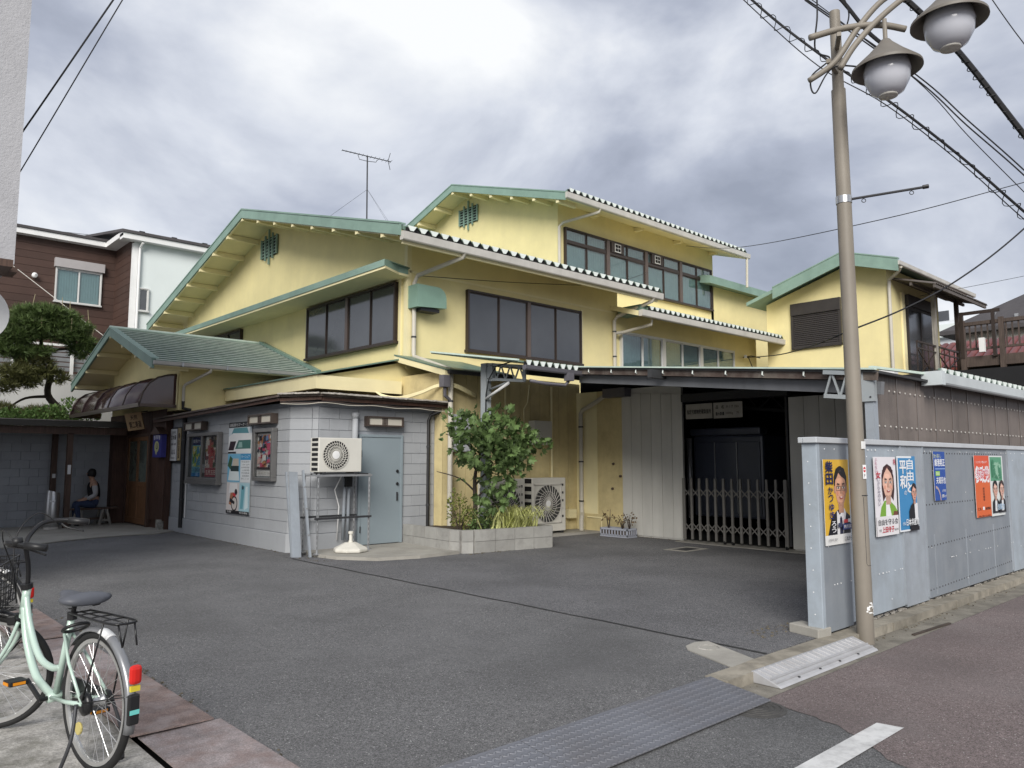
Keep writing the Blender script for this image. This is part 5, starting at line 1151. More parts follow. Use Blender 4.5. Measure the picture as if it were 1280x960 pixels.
# ================================================================== BROWN TRANSLUCENT SCREEN
sc = thing('plastic_screen', 'brown weathered corrugated plastic screen above the street wall', 'screen', (9.2, 3.75, 1.8))
for i in range(17):
    a = 9.2 + i * .645; mb = MB(); n = 10; vs_ = []
    for k in range(n + 1):
        for z in (1.80, 2.66): vs_.append((a + .640 * k / n, 3.74 + (.012 if k % 2 else -.012), z))
    mb.add(vs_, [(2 * k, 2 * k + 2, 2 * k + 3, 2 * k + 1) for k in range(n)]); o = mb.build('corrugated_sheet', m_screen, sc)
    MB().box(a - .012, a + .012, 3.722, 3.728, 1.8, 2.65).build('joint_strip', m_screen, o)
MB().box(9.15, 20.2, 3.755, 3.80, 2.12, 2.17).build('rail', m_dkmetal, sc); MB().box(9.15, 20.2, 3.755, 3.80, 2.52, 2.57).build('rail', m_dkmetal, sc)
rv = MB()
for z in (2.02, 2.45):
    for i in range(60): rv.lathe([(.013, 0), (.010, .008)], (9.28 + i * .165, 3.727, z), 7, (0, -1, 0))
rv.build('screw_heads', M('screw_zinc', (.5, .48, .45), .5, .1, 5), sc, kind='stuff')

# ================================================================== LAMP POLE
lp = thing('street_lamp', 'tall beige steel street lamp pole with two cone shaded globes', 'street lamp', (7.36, 3.17, -.08))
pb_, pt_ = Vector((7.36, 3.17, -.08)), Vector((7.245, 3.15, 6.08))
def pp(z): return pb_.lerp(pt_, (z + .08) / 6.16)
MB().tube([pp(-.08), pp(1.3), pp(1.31), pp(5.25)], [.076, .074, .073, .066], 28).build('pole', m_pole, lp, auto=True)
MB().tube([pp(5.24), pp(6.06)], [.054, .050], 24).build('pole_top', m_pole, lp, auto=True)
def polesurf(a, z, r=.0745): p = pp(z); return p + Vector((math.cos(R(a)) * r, math.sin(R(a)) * r, 0))
MB().tube([polesurf(236, 1.27), polesurf(236, .66)] + [polesurf(236 + k * 9, .64) for k in range(1, 10)], .0022, 5).build('access_door_edge', m_dkmetal, lp)
MB().tube([polesurf(225 + k * 8, 1.285, .075) for k in range(14)], .0045, 5).build('pole_seam', m_dkmetal, lp)
MB().tube([pp(4.10), pp(4.17)], .074, 24).build('pole_band', m_stainless, lp, auto=True)
MB().tube([pp(4.135), Vector((7.72, 2.58, 4.22))], .013, 8).build('banner_arm', m_dkmetal, lp); MB().lathe([(.02, 0), (.02, .05)], (7.715, 2.585, 4.22), 10, (.5, -.8, .1)).build('arm_tip', m_black, lp)
for q in (.25, .85):
    p = pp(4.135).lerp(Vector((7.72, 2.58, 4.22)), q); MB().torus(p + Vector((0, 0, -.035)), (.8, .5, 0), .018, .004, 12, 5).build('ring', m_dkmetal, lp)
st = Sheet(lp, pp(1.44) + Vector((-.30, -.955, 0)) * .0775 - Vector((.955, -.30, 0)) * .022, (.955, -.30, 0), (0, 0, 1), .046, .13); st.rect(m_paper, 0, 0, 1, 1, 'sticker'); st.ell(flat(200, 40, 50), .5, .66, .36, .2, 'sticker'); st.rect(flat(240, 240, 240), .2, .62, .8, .70, 'sticker'); st.text(ink, 'P', .3, .1, .7, .35); st.done()
MB().box(pp(1.76).x - .04, pp(1.76).x + .02, 3.085, 3.10, 1.72, 1.79).build('tag', m_white, lp)
sp = MB()
for i in range(16):
    a = rg.uniform(-2.4, -1.0); z = rg.uniform(.20, .30) ; w_ = rg.uniform(.006, .02); c = pp(z) + Vector((math.cos(a) * .0775, math.sin(a) * .0775, 0)); tt = Vector((-math.sin(a), math.cos(a), 0)) * w_
    sp.add([c - tt, c + tt, c + tt + Vector((0, 0, .012)), c - tt + Vector((0, 0, .012))], [(0, 1, 2, 3)])
sp.build('paper_residue', m_white, lp)
# arms (curved) : two that cross, and the one carrying lamps
K = 7.31 / 7.05
def sc_(p): return Vector((0, 0, 1.6)) + (Vector(p) - Vector((0, 0, 1.6))) * K
dirl = Vector((.676, -.737, 0)).normalized()     # across the street side
def arm(pts, r): return MB().tube(smooth_path(pts), r, 12).build('arm', m_pole, lp, smooth=True)
arm([(6.83, 3.24, 5.23), (6.98, 3.05, 5.40), (7.12, 2.88, 5.72), (7.27, 2.70, 5.98), (7.45, 2.50, 6.12)], .028)
arm([(6.92, 2.98, 5.28), (7.02, 2.86, 5.52), (7.20, 2.66, 5.80), (7.40, 2.44, 6.02), (7.62, 2.2, 6.14)], .028)
arm([(6.79, 3.20, 5.63), (7.02, 2.98, 5.72), (7.24, 2.74, 5.74), (7.42, 2.56, 5.69)], .03)
MB().beam((6.95, 3.1, 5.42), (7.26, 3.15, 5.42), .04, .04).build('arm_bracket', m_pole, lp); MB().beam((6.98, 3.0, 5.66), (7.25, 3.15, 5.66), .04, .04).build('arm_bracket', m_pole, lp)
def lamp(c, r):
    c = Vector(c)
    shp = MB().lathe([(.025, .255), (.04, .245), (.06, .215), (r * .55, .105), (r, -.02), (r * 1.01, -.045), (r * .98, -.045), (r * .53, .085), (.05, .18)], c, 36, cap=False).build('lamp_shade', m_shade, lp, auto=True)
    MB().lathe([(r * .3, .08), (r * .62, .03), (r * .67, -.06), (r * .62, -.16), (r * .46, -.25), (r * .24, -.285), (.001, -.29)], c, 32).build('lamp_globe', m_lampglobe, lp, smooth=True)
    MB().lathe([(r * .27, -.279), (r * .27, -.295), (.001, -.298)], c, 24).build('globe_cap', m_gutter, lp, smooth=True)
    MB().tube([c + Vector((0, 0, .24)), c + Vector((0, 0, .45))], .02, 10).build('lamp_stem', m_pole, lp)
lamp((7.05, 2.61, 5.21), .297)
lamp((7.26, 2.14, 5.55), .31)
MB().tube(smooth_path([(7.38, 2.46, 6.02), (7.34, 2.3, 6.05), (7.26, 2.14, 5.98)]), .026, 10).build('arm', m_pole, lp, smooth=True)

# ================================================================== OVERHEAD WIRES
def wire(label, pts, r, cat='cable', mat=None, name='overhead_cable', coil=None, group=None):
    mb = MB(); path = smooth_path(pts, 8); mb.tube(path, r, 6)
    if coil:
        Rr, pitch = coil; seg = []; L_ = 0
        for i in range(len(path) - 1):
            d = path[i + 1] - path[i]; n = max(2, int(d.length / pitch * 10)); x = d.normalized().cross(Vector((0, 0, 1))).normalized(); y = x.cross(d.normalized())
            for k in range(n):
                ph = 2 * math.pi * (L_ + d.length * k / n) / pitch; rr = Rr * (1 + .35 * math.sin(ph * .13)); seg.append(path[i] + d * k / n + x * math.cos(ph) * rr + y * (math.sin(ph) * rr - rr * .5))
            L_ += d.length
        mb.tube(seg, .005, 4)
    return mb.build(name, mat or m_cable, label=label, cat=cat, group=group)
G_ = 'overhead wires'
wire('thick black aerial cable with thin coil loops passing the lamp globe', [(6.9, 5.1, 8.2), (7.82, 4.36, 7.0), (8.3, 3.75, 6.22), (8.58, 3.18, 5.59), (9.21, 2.69, 4.98), (9.77, 2.25, 4.36), (10.5, 1.7, 3.6)], .014, coil=(.045, .22), group=G_)
wire('second thin wire sagging alongside the coiled aerial cable', [(6.9, 5.12, 8.1), (7.80, 4.38, 6.93), (8.25, 3.8, 6.12), (8.55, 3.2, 5.54), (9.2, 2.70, 4.92), (9.77, 2.26, 4.28), (10.5, 1.7, 3.5)], .006, group=G_)
wire('thickest black ribbed aerial cable above the lamps at top right', [(7.2, 3.5, 7.5), (7.92, 2.95, 6.65), (8.53, 2.5, 5.94), (9.14, 2.06, 5.0), (9.9, 1.5, 3.8)], .03, coil=(.03, .11), group=G_)
wire('black cable leaving the pole top towards upper left', [(8.0, 4.2, 7.6), (8.51, 3.72, 7.11), (8.9, 3.45, 6.6), (9.3, 3.1, 6.2)], .022, group=G_)
wire('upper of two close wires right of the lower lamp', [(9.2, 4.4, 7.65), (10.34, 3.47, 6.63), (10.88, 3.06, 6.04), (11.46, 2.61, 5.39), (12.2, 2.05, 4.5)], .009, group=G_)
wire('lower of two close wires right of the lower lamp', [(9.2, 4.38, 7.6), (10.33, 3.48, 6.58), (10.86, 3.07, 5.97), (11.45, 2.62, 5.33), (12.2, 2.05, 4.42)], .009, group=G_)
wire('lone thin wire below the two close wires', [(9.5, 4.5, 7.85), (10.65, 3.58, 6.71), (11.22, 3.16, 5.96), (11.83, 2.71, 5.21), (12.6, 2.1, 4.2)], .006, group=G_)
wire('thin wire rising from the upper eave to the right edge', [(21.4, 14.65, 8.85), (12.31 * 1.35, 7.27 * 1.35, 1.6 + 3.9 * 1.35), (14.17, 5.5, 6.0), (16.06, 3.67, 6.68), (18, 1.8, 7.4)], .008, group=G_)
wire('black service cable sagging from the house wall to the upper right', [(23.34, 13.62, 5.12), (21.0, 11.2, 4.75), (17.5, 8.5, 4.35), (14.87, 6.48, 4.14), (15.64, 5.7, 4.58), (16.41, 4.92, 5.17), (17.27, 4.0, 6.14), (18.6, 2.6, 8.0)], .016, group=G_)
wire('thin wire over the slate roof at the right edge', [(26.43, 9.12, 6.98), (28.89, 6.78, 7.63), (31, 4.7, 8.3)], .008, group=G_)
wire('short wire crossing the top right corner', [(12.9, 3.5, 9.4), (13.62, 2.98, 8.11), (14.5, 2.3, 6.8)], .008, group=G_)
wire('left wire of the pair crossing the upper left sky', [(4.8, 15.9, 12.8), (4.21, 16.59, 11.53), (2.85, 18.26, 8.45), (1.9, 19.4, 6.4)], .018, group=G_)
wire('right wire of the pair crossing the upper left sky', [(5.0, 15.8, 13.2), (4.33, 16.48, 11.53), (2.84, 18.39, 7.54), (1.7, 19.9, 4.6)], .012, group=G_)
wire('thin wire skimming above the brown house roof', [(5.0, 42.5, 12.8), (6.5, 41.61, 12.61), (11.13, 37.48, 11.9), (13, 35.8, 11.6)], .012, group=G_)
wire('pale thin wire slanting down behind the pine', [(3.6, 31, 9.2), (4.79, 30.16, 8.14), (7.15, 28.31, 5.84), (8.0, 27.6, 5.1)], .012, mat=m_gutter, group=G_)
wire('black cable loops hanging at the lamp pole head', [(6.98, 3.2, 6.15), (6.86, 3.15, 5.85), (6.9, 3.2, 5.55), (6.98, 3.1, 5.45), (6.9, 3.25, 5.3), (6.86, 3.2, 5.1), (6.98, 3.05, 5.35), (7.2, 2.7, 5.25)], .008, group=G_)
wire('thin cable looping from above down to the pole top', [(6.95, 3.3, 6.5), (6.98, 3.15, 6.12), (7.05, 3.0, 6.08), (7.1, 2.95, 5.9), (7.14, 3.0, 5.78)], .007, group=G_)
sb = thing('service_bracket', 'small iron bracket holding the service cable on the yellow wall', 'bracket', (23.2, 13.65, 4.9))
MB().tube([(23.2, 13.7, 5.12), (23.2, 13.4, 5.14), (23.6, 13.3, 5.1)], .02, 6).build('arm', m_dkmetal, sb); MB().lathe([(.05, 0), (.05, .1)], (23.0, 13.5, 5.06), 10).build('insulator', m_white, sb)
MB().tube([(23.2, 13.5, 5.1), (23.4, 13.45, 4.7), (23.6, 13.6, 4.5)], .015, 6).build('tail_wire', m_cable, sb)
wire('thin telephone wire stretched along the yellow upper wall', [(9.7, 13.5, 5.66), (12.5, 13.2, 5.9), (15.5, 13.2, 6.35), (20, 15.2, 7.8)], .008)
# ================================================================== ROOF ANTENNA
at = thing('tv_antenna', 'thin television antenna on a guyed mast above the gable', 'antenna', (12.25, 20.0, 8.3))
MB().tube([(12.25, 20, 8.3), (12.22, 20, 11.05)], .022, 8).build('mast', m_dkmetal, at)
bm_ = MB(); bm_.tube([(11.45, 20.2, 11.10), (12.95, 19.8, 11.02)], .014, 6); bm_.build('boom', m_dkmetal, at)
for i in range(13):
    q = i / 12; p = Vector((11.45, 20.2, 11.10)).lerp(Vector((12.95, 19.8, 11.02)), q); h_ = .07 + .1 * q; MB().tube([p - Vector((.2, .78, 0)) * h_, p + Vector((.2, .78, 0)) * h_], .007, 5).build('element', m_dkmetal, at)
MB().tube([(12.93, 19.8, 10.75), (12.85, 19.8, 11.02), (12.93, 19.8, 11.3)], .01, 5).build('reflector', m_dkmetal, at)
MB().tube([(11.95, 20.1, 11.05), (12.0, 20.1, 10.93), (12.22, 20, 10.9), (12.5, 19.95, 10.93), (12.55, 19.95, 11.02)], .01, 5).build('strut', m_dkmetal, at)
for e_ in ((10.6, 20.2, 8.5), (13.7, 20.2, 8.5), (12.3, 18.2, 8.0)): MB().tube([(12.24, 20, 10.0), e_], .004, 4).build('guy_wire', m_dkmetal, at)
MB().tube([(11.3, 19.4, 8.45), (13.4, 19.6, 8.45)], .018, 5).build('foot_rail', m_dkmetal, at)

# ================================================================== THINGS ON THE ANNEX
FX = AX - .016            # face of the blocks
NX = dict(U=(0, -1, 0), V=(0, 0, 1))
def board(label, y0, y1, z0, z1, name='notice_case'):
    t = thing(name, label, 'notice case', (FX - .04, (y0 + y1) / 2, z0))
    m_case = M('case_aluminium', (.20, .195, .19), .4, .06, 3, metal=.5)
    f = MB(); d = .10; e_ = .07
    f.box(FX - d, FX, y0, y1, z0 - .0, z0 + e_); f.box(FX - d, FX, y0, y1, z1 - e_, z1); f.box(FX - d, FX, y0, y0 + e_, z0 + e_, z1 - e_); f.box(FX - d, FX, y1 - e_, y1, z0 + e_, z1 - e_)
    f.build('frame', m_case, t, bevel=.006); MB().box(FX - .03, FX, y0 + e_, y1 - e_, z0 + e_, z1 - e_).build('backboard', M('case_board', (.16, .18, .19), .7, .05, 3), t)
    MB().box(FX - .085, FX - .081, y0 + e_, y1 - e_, z0 + e_, z1 - e_).build('pane', clear_glass('case_glass', (.93, .94, .94), .02), t)
    return t
def collage(s, cols, n, u0, v0, u1, v1, sz=.14, seed=1):
    r_ = random.Random(seed)
    for _ in range(n):
        cu, cv = r_.uniform(u0, u1), r_.uniform(v0, v1); w_, h_ = sz * r_.uniform(.3, 1), sz * r_.uniform(.2, .8); c = flat(*r_.choice(cols))
        a, b, c2, d = max(u0, cu - w_), max(v0, cv - h_), min(u1, cu + w_), min(v1, cv + h_)
        if r_.random() < .5: s.rect(c, a, b, c2, d)
        else: s.poly(c, [(a, b), (c2, b + (d - b) * .3), (c2 - (c2 - a) * .2, d), (a + (c2 - a) * .1, d - (d - b) * .2)])
bd = board('wide grey aluminium notice case with two posters beside the entrance', 15.84, 17.58, 1.19, 2.22)
MB().box(FX - .1, FX - .03, 16.72, 16.76, 1.26, 2.15).build('centre_post', bpy.data.materials['case_aluminium'], bd)
MB().box(FX - .13, FX, 15.82, 17.6, 1.12, 1.19).build('lower_ledge', bpy.data.materials['case_aluminium'], bd)
s = Sheet(bd, (FX - .032, 17.42, 1.28), W=.60, H=.85, **NX)
s.rect(flat(120, 190, 210), 0, 0, 1, 1); s.rect(flat(30, 44, 96), 0, .80, 1, 1); s.text(flat(240, 240, 240), '銭湯まつり', .08, .86, .92, .95, .01); s.rect(flat(206, 220, 120), .08, .25, .92, .78); collage(s, [(150, 190, 90), (240, 220, 120), (90, 160, 190), (240, 240, 230), (110, 140, 80)], 26, .08, .25, .92, .78, .16, 3); s.rect(flat(60, 140, 200), 0, 0, 1, .09); s.text(flat(40, 60, 120), '入浴料金', .12, .12, .88, .22); s.done()
s = Sheet(bd, (FX - .032, 16.62, 1.28), W=.62, H=.85, **NX)
s.rect(flat(206, 190, 176), 0, 0, 1, 1); collage(s, [(120, 40, 46), (230, 220, 205), (60, 50, 56), (190, 90, 80), (240, 236, 226), (150, 130, 70), (70, 90, 60)], 46, 0, .22, 1, 1, .16, 5); s.rect(flat(150, 34, 48), 0, 0, 1, .22); s.text(flat(240, 226, 210), '五月五日', .06, .05, .94, .17, .01); s.text(flat(190, 40, 50), 'ゆ', .40, .58, .75, .74, .03); s.done()
bd = board('narrow upright aluminium notice case with one bright collage poster', 13.30, 14.14, 1.24, 2.22)
s = Sheet(bd, (FX - .032, 14.06, 1.33), W=.68, H=.80, **NX)
s.rect(flat(232, 228, 224), 0, 0, 1, 1); collage(s, [(180, 60, 66), (230, 190, 180), (60, 60, 80), (240, 236, 230), (120, 150, 190), (200, 140, 90), (40, 40, 44), (210, 90, 120)], 90, .06, .16, .94, .96, .12, 8); s.rect(flat(60, 44, 44), .06, .16, .94, .21); s.text(flat(190, 180, 170), '湯めぐり', .15, .04, .85, .11); s.done()
# long poster
t, s = plate('long_poster', 'tall narrow pasted poster of cars and bicycles between two notice cases', 'poster', (FX - .008, 15.49, .57), (0, -1, 0), (0, 0, 1), 1.10, 1.82, m_paper, .003)
s.rect(flat(196, 214, 222), 0, 0, 1, 1); s.rect(flat(24, 26, 30), 0, .94, 1, 1); s.text(flat(235, 235, 235), '自転車TSマーク・修理', .05, .952, .95, .988)
s.rect(flat(214, 224, 230), 0, .655, 1, .94); s.poly(flat(90, 150, 160), [(.12, .87), (.88, .87), (.80, .935), (.22, .935)]); s.poly(flat(236, 238, 238), [(0, .66), (0, .84), (.2, .88), (1, .87), (1, .66)])
s.poly(flat(70, 118, 112), [(.30, .705), (.97, .705), (.97, .80), (.44, .80)]); s.poly(flat(46, 22, 36), [(0, .69), (.24, .69), (.34, .79), (.08, .79)]); s.poly(flat(150, 186, 180), [(.42, .72), (.62, .72), (.60, .78), (.48, .78)]); s.rect(ink, 0, .655, .35, .675)
s.rect(flat(120, 190, 224), 0, .345, .56, .65); s.poly(flat(206, 196, 180), [(.18, .50), (.50, .50), (.48, .60), (.24, .60)]); s.poly(flat(230, 240, 240), [(.04, .36), (.54, .36), (.50, .46), (.10, .48)]); s.rect(flat(40, 60, 60), .14, .46, .50, .52); s.poly(flat(60, 100, 70), [(0, .52), (.14, .48), (.22, .60), (.1, .63)])
s.rect(flat(64, 150, 200), .57, .585, 1, .65); s.text(flat(240, 246, 250), 'カーシェア', .60, .605, .95, .635); s.rect(flat(232, 236, 238), .57, .345, 1, .583)
for i in range(7): s.text(flat(90, 96, 104), ('料金案内', '15分 220円', '6時間', '12時間', '予約専用', '会員募集', '詳しくは')[i], .62 + .04 * (i % 2), .555 - i * .03, .95, .572 - i * .03)
s.rect(flat(222, 216, 214), 0, .02, .56, .335); s.poly(flat(176, 120, 90), [(.12, .10), (.30, .08), (.36, .22), (.20, .26)]); s.poly(flat(240, 240, 240), [(.1, .22), (.5, .24), (.46, .33), (.14, .33)])
s.ell(flat(38, 36, 40), .36, .11, .14, .085); s.ell(flat(214, 206, 200), .36, .11, .11, .066); s.poly(flat(40, 36, 44), [(.14, .13), (.36, .10), (.38, .13), (.16, .17)]); s.ell(flat(50, 40, 46), .42, .235, .06, .035); s.poly(flat(210, 60, 70), [(.28, .20), (.40, .18), (.42, .21), (.30, .23)])
s.rect(flat(176, 212, 222), .57, .02, 1, .335); s.poly(flat(110, 172, 186), [(.62, .06), (.74, .06), (.80, .30), (.66, .32)]); s.poly(flat(220, 238, 242), [(.80, .05), (.95, .08), (.92, .30), (.84, .30)]); s.ell(flat(60, 70, 80), .72, .285, .04, .02)
s.rect(ink, 0, 0, 1, .035); s.text(flat(230, 230, 230), '駐輪', .06, .008, .24, .03); s.text(flat(230, 230, 230), '安全運転', .6, .008, .95, .03); s.done()
# wall lamps
def wall_lamp(label, O, U, L_):
    U = Vector(U); Nn = U.cross(Vector((0, 0, 1))); O = Vector(O)
    t = thing('wall_lamp', label, 'wall lamp', tuple(O + U * L_ / 2), 'lantern lamps on the annex')
    def bx(a0, a1, z0, z1, d0, d1): return MB().prism([O + U * a0 + Nn * d0 + Vector((0, 0, z0)), O + U * a1 + Nn * d0 + Vector((0, 0, z0)), O + U * a1 + Nn * d0 + Vector((0, 0, z1)), O + U * a0 + Nn * d0 + Vector((0, 0, z1))], Nn * (d1 - d0))
    m_lf = M('lamp_frame_brown', (.06, .045, .038), .5, .1, 4)
    h_ = .19
    for a in ((0, L_, 0, .03), (0, L_, h_ - .03, h_), (0, .03, .03, h_ - .03), (L_ - .03, L_, .03, h_ - .03)): bx(*a, 0, .14).build('frame', m_lf, t)
    bx(.03, L_ - .03, .03, h_ - .03, .0, .11).build('diffuser', M('lamp_diffuser', (.50, .47, .40), .5, .05, 4), t)
    for q in (.42, .46, .50, .54): bx(L_ * q - .008, L_ * q + .008, .03, h_ - .03, .11, .125).build('bar', m_lf, t)
    return t
wall_lamp('brown framed lantern box above the wide notice case', (FX, 17.72, 2.28), (0, -1, 0), 1.05)
wall_lamp('brown framed lantern box above the narrow notice case', (FX, 14.32, 2.30), (0, -1, 0), 1.02)
wall_lamp('brown framed lantern box above the grey steel door', (7.66, AY - .016, 2.26), (1, 0, 0), .80)
# hours board at the left end
t, s = plate('hours_board', 'white bathhouse hours board with black frame by the drain pipe', 'sign', (FX - .055, 18.78, 1.62), (0, -1, 0), (0, 0, 1), .40, .74, m_paper, .02)
MB().box(FX - .03, FX, 18.08, 18.82, 1.57, 2.40).build('frame', m_black, t)
s.text(flat(130, 130, 130), '営業時間', .15, .85, .85, .93); s.text(ink, '二の湯', .10, .66, .92, .80, .02); s.text(ink, '15時〜24時', .12, .48, .9, .56, .01); s.text(flat(110, 110, 110), '定休日', .2, .28, .8, .36); s.text(ink, '毎週木曜', .15, .20, .85, .27); s.text(flat(140, 140, 140), '駐車場あり', .15, .05, .85, .12); s.done()
t, s = plate('wood_strip_sign', 'narrow pale wooden sign strip right of the hours board', 'sign', (FX - .055, 18.30, 1.63), (0, -1, 0), (0, 0, 1), .17, .74, M('pale_wood', (.42, .33, .18), .6, .1, 3, wood=True), .02)
s.vtext(flat(70, 40, 24), '●松湯温', .2, .06, .8, .86, .01); s.done()
# tilted wooden sign over the door
t, s = plate('wooden_sign', 'tilted pale wooden name board above the sliding doors', 'sign', (5.702, 20.031, 2.336), (.73, -.68, .14), (-.22, .07, .97), .40, .43, M('sign_wood', (.36, .235, .12), .6, .12, 3), .04)
s.text(flat(50, 28, 18), '天然', .30, .60, .72, .86, .015); s.text(flat(50, 28, 18), '第二寿湯', .16, .12, .88, .50, .02); s.done()
MB().tube([(5.75, 19.95, 2.78), (6.15, 20.1, 2.85)], .012, 5).build('hanger', m_black, t)
# blue roofed emblem sign
eb = thing('emblem_sign', 'blue emblem box sign with tiny gabled roof on brown boards', 'sign', (WX - .1, 19.4, 1.7))
MB().box(WX - .14, WX - .02, 18.72, 19.30, 1.70, 2.24).build('box', M('emblem_blue', (.035, .035, .22), .5, .08, 3), eb, bevel=.008)
MB().prism([(WX - .2, 18.63, 2.24), (WX - .2, 19.39, 2.24), (WX - .2, 19.01, 2.42)], (.2, 0, 0)).build('roof', m_brownpost, eb)
s = Sheet(eb, (WX - .142, 19.30, 1.70), W=.58, H=.54, **NX)
for u in (.18, .38, .60, .80): s.rect(flat(230, 230, 236), u - .045, .74 + .06 * (1 - abs(u - .5) * 2), u + .045, .93 + .05 * (1 - abs(u - .5) * 2), 'emblem')
s.ell(flat(206, 206, 150), .50, .46, .27, .25, 'emblem'); s.ell(flat(40, 40, 40), .52, .48, .13, .13, 'emblem'); s.poly(flat(206, 206, 150), [(.36, .30), (.58, .32), (.50, .10), (.40, .16)], 'emblem'); s.text(flat(220, 220, 170), 'ゆ', .42, .38, .62, .60, .02); s.done()

# ---- outdoor units
def ac_unit(name, label, x0, x1, y, z0, z1, dep, cxf, rf, loop, square=False):
    t = thing(name, label, 'air conditioner', ((x0 + x1) / 2, y + dep / 2, z0), 'outdoor air conditioner units')
    MB().box(x0, x1, y, y + dep, z0, z1).build('casing', m_acbody, t, bevel=.012)
    cz = (z0 + z1) / 2 + (.0 if not square else .02)
    MB().lathe([(rf, 0), (rf, .008), (.001, .008)], (cxf, y + .003, cz), 40, (0, -1, 0)).build('fan_well', m_dark if not square else M('fan_shade', (.05, .05, .048), .7, .1, 3), t)
    gr = MB(); nsp = 26 if square else 30
    for k in range(1, loop + 1): gr.torus((cxf, y - .014, cz), (0, 1, 0), rf * k / loop, .0045, 36, 5)
    for k in range(nsp):
        a = 2 * math.pi * k / nsp; b = a + .5; gr.tube([(cxf + .05 * math.cos(a), y - .016, cz + .05 * math.sin(a)), (cxf + rf * .5 * math.cos(a + .12), y - .016, cz + rf * .5 * math.sin(a + .12)), (cxf + rf * math.cos(b), y - .012, cz + rf * math.sin(b))], .008 if square else .005, 5, False)
    gr.build('fan_guard', m_acbody if not square else m_gutter, t)
    MB().lathe([(.001, .0), (.07, .0), (.07, .012), (.001, .016)], (cxf, y - .012, cz), 20, (0, -1, 0)).build('fan_hub', m_white, t)
    fb = MB()
    for k in range(3):
        a = k * 2.094
        fb.add([(cxf + .06 * math.cos(a), y + .0, cz + .06 * math.sin(a)), (cxf + rf * .9 * math.cos(a - .3), y - .002, cz + rf * .9 * math.sin(a - .3)), (cxf + rf * .9 * math.cos(a + .5), y - .008, cz + rf * .9 * math.sin(a + .5)), (cxf + .06 * math.cos(a + .9), y - .006, cz + .06 * math.sin(a + .9))], [(0, 1, 2, 3)])
    fb.build('fan_blades', m_dkmetal, t)
    n = 7
    for k in range(n):
        z = z0 + (z1 - z0) * (k + .3) / n; MB().box(x0 - .004, x0 + .01, y + .03, y + dep * .8, z, z + (z1 - z0) / n * .6).build('side_slot', m_dark, t)
    for x in (x0 + .08, x1 - .14): MB().box(x, x + .06, y - .01, y + dep + .01, z0 - .04, z0).build('foot', m_dkmetal, t)
    if square:
        q = rf + .02; f = MB()
        for a in ((cxf - q, cxf + q, cz - q, cz - q + .02), (cxf - q, cxf + q, cz + q - .02, cz + q), (cxf - q, cxf - q + .02, cz - q, cz + q), (cxf + q - .02, cxf + q, cz - q, cz + q)): f.box(a[0], a[1], y - .02, y, a[2], a[3])
        f.build('guard_frame', m_gutter, t)
        for k in range(5): MB().box(x1 - .16, x1 - .07, y - .004, y + .001, z1 - .18 - k * .17, z1 - .13 - k * .17).build('label_patch', m_dkmetal if k != 3 else m_gutter, t)
    return t
ac_unit('outdoor_unit', 'small cream outdoor unit raised on the slotted steel stand', 6.40, 7.24, 11.84, 1.42, 2.01, .30, 6.72, .245, 5)
ac_unit('outdoor_unit', 'large cream outdoor unit right of the planter', 11.40, 12.42, 11.80, .10, 1.25, .36, 11.86, .40, 3, True)
ac_unit('outdoor_unit', 'large cream outdoor unit half hidden behind the fig leaves', 10.18, 11.18, 11.80, .10, 1.24, .36, 10.64, .40, 3, True)
# ---- stand of slotted angle
stn = thing('slotted_stand', 'slotted galvanised angle steel stand under the small outdoor unit', 'stand', (6.95, 12.1, .05))
for x in (6.42, 7.42):
    for y in (11.86, 12.36):
        z1_ = 1.36
        f = MB(); f.box(x - .02, x + .02, y - .003, y + .003, .05, z1_); f.box(x - .003, x + .003, y - .02, y + .02, .05, z1_); po = f.build('upright', m_steel, stn)
        sl_ = MB(); [sl_.box(x - .008, x + .008, y - .0045, y + .0045, .12 + k * .09, .17 + k * .09) for k in range(13)]; sl_.build('slots', m_dark, po)
        MB().box(x - .045, x + .045, y - .045, y + .045, .04, .06).build('foot_plate', m_steel, po)
for z in (1.345, .62):
    for y in (11.86, 12.36): MB().box(6.36, 7.46, y - .025, y + .005, z, z + .035).build('cross_angle', m_steel if z > 1 else m_dkmetal, stn)
for x in (6.42, 7.42): MB().box(x - .02, x + .02, 11.86, 12.36, 1.36, 1.395).build('cross_angle', m_steel, stn)
for y in (11.9, 12.08): MB().box(6.4, 7.44, y - .03, y + .03, 1.375, 1.40).build('support_bar', m_dkmetal, stn)
MB().box(7.16, 7.28, 12.2, 12.3, 1.15, 1.35).build('junction_box', m_black, stn)
for x in (7.18, 7.27): MB().tube([(x, 12.3, 1.3), (x, 12.33, .2)], .03, 8).build('hose', m_bluegrey, stn, smooth=True)
MB().tube([(7.0, 12.1, 1.36), (6.98, 12.3, 1.1), (7.1, 12.35, .8), (7.1, 12.4, .2)], .012, 6).build('drain_tube', m_white, stn, smooth=True)
# leaning blue-grey boards
lb = thing('steel_channel', 'blue-grey steel channel posts leaning at the annex corner', 'steel post', (6.25, 12.25, 0))
MB().beam((6.15, 12.05, 0), (6.27, 12.5, 1.42), .16, .03, (0, 1, 0)).build('channel', m_bluegrey, lb)
MB().beam((6.32, 11.9, 0), (6.38, 12.35, 1.45), .035, .05).build('edge_bar', m_bluegrey, lb); MB().beam((6.12, 12.16, 0), (6.18, 12.58, 1.42), .03, .04).build('edge_bar', m_bluegrey, lb)
for q in (.25, .55, .8): MB().lathe([(.02, 0), (.02, .03)], Vector((6.32, 11.9, 0)).lerp(Vector((6.38, 12.35, 1.45)), q), 8, (0, -1, 0)).build('pin', m_steel, lb)
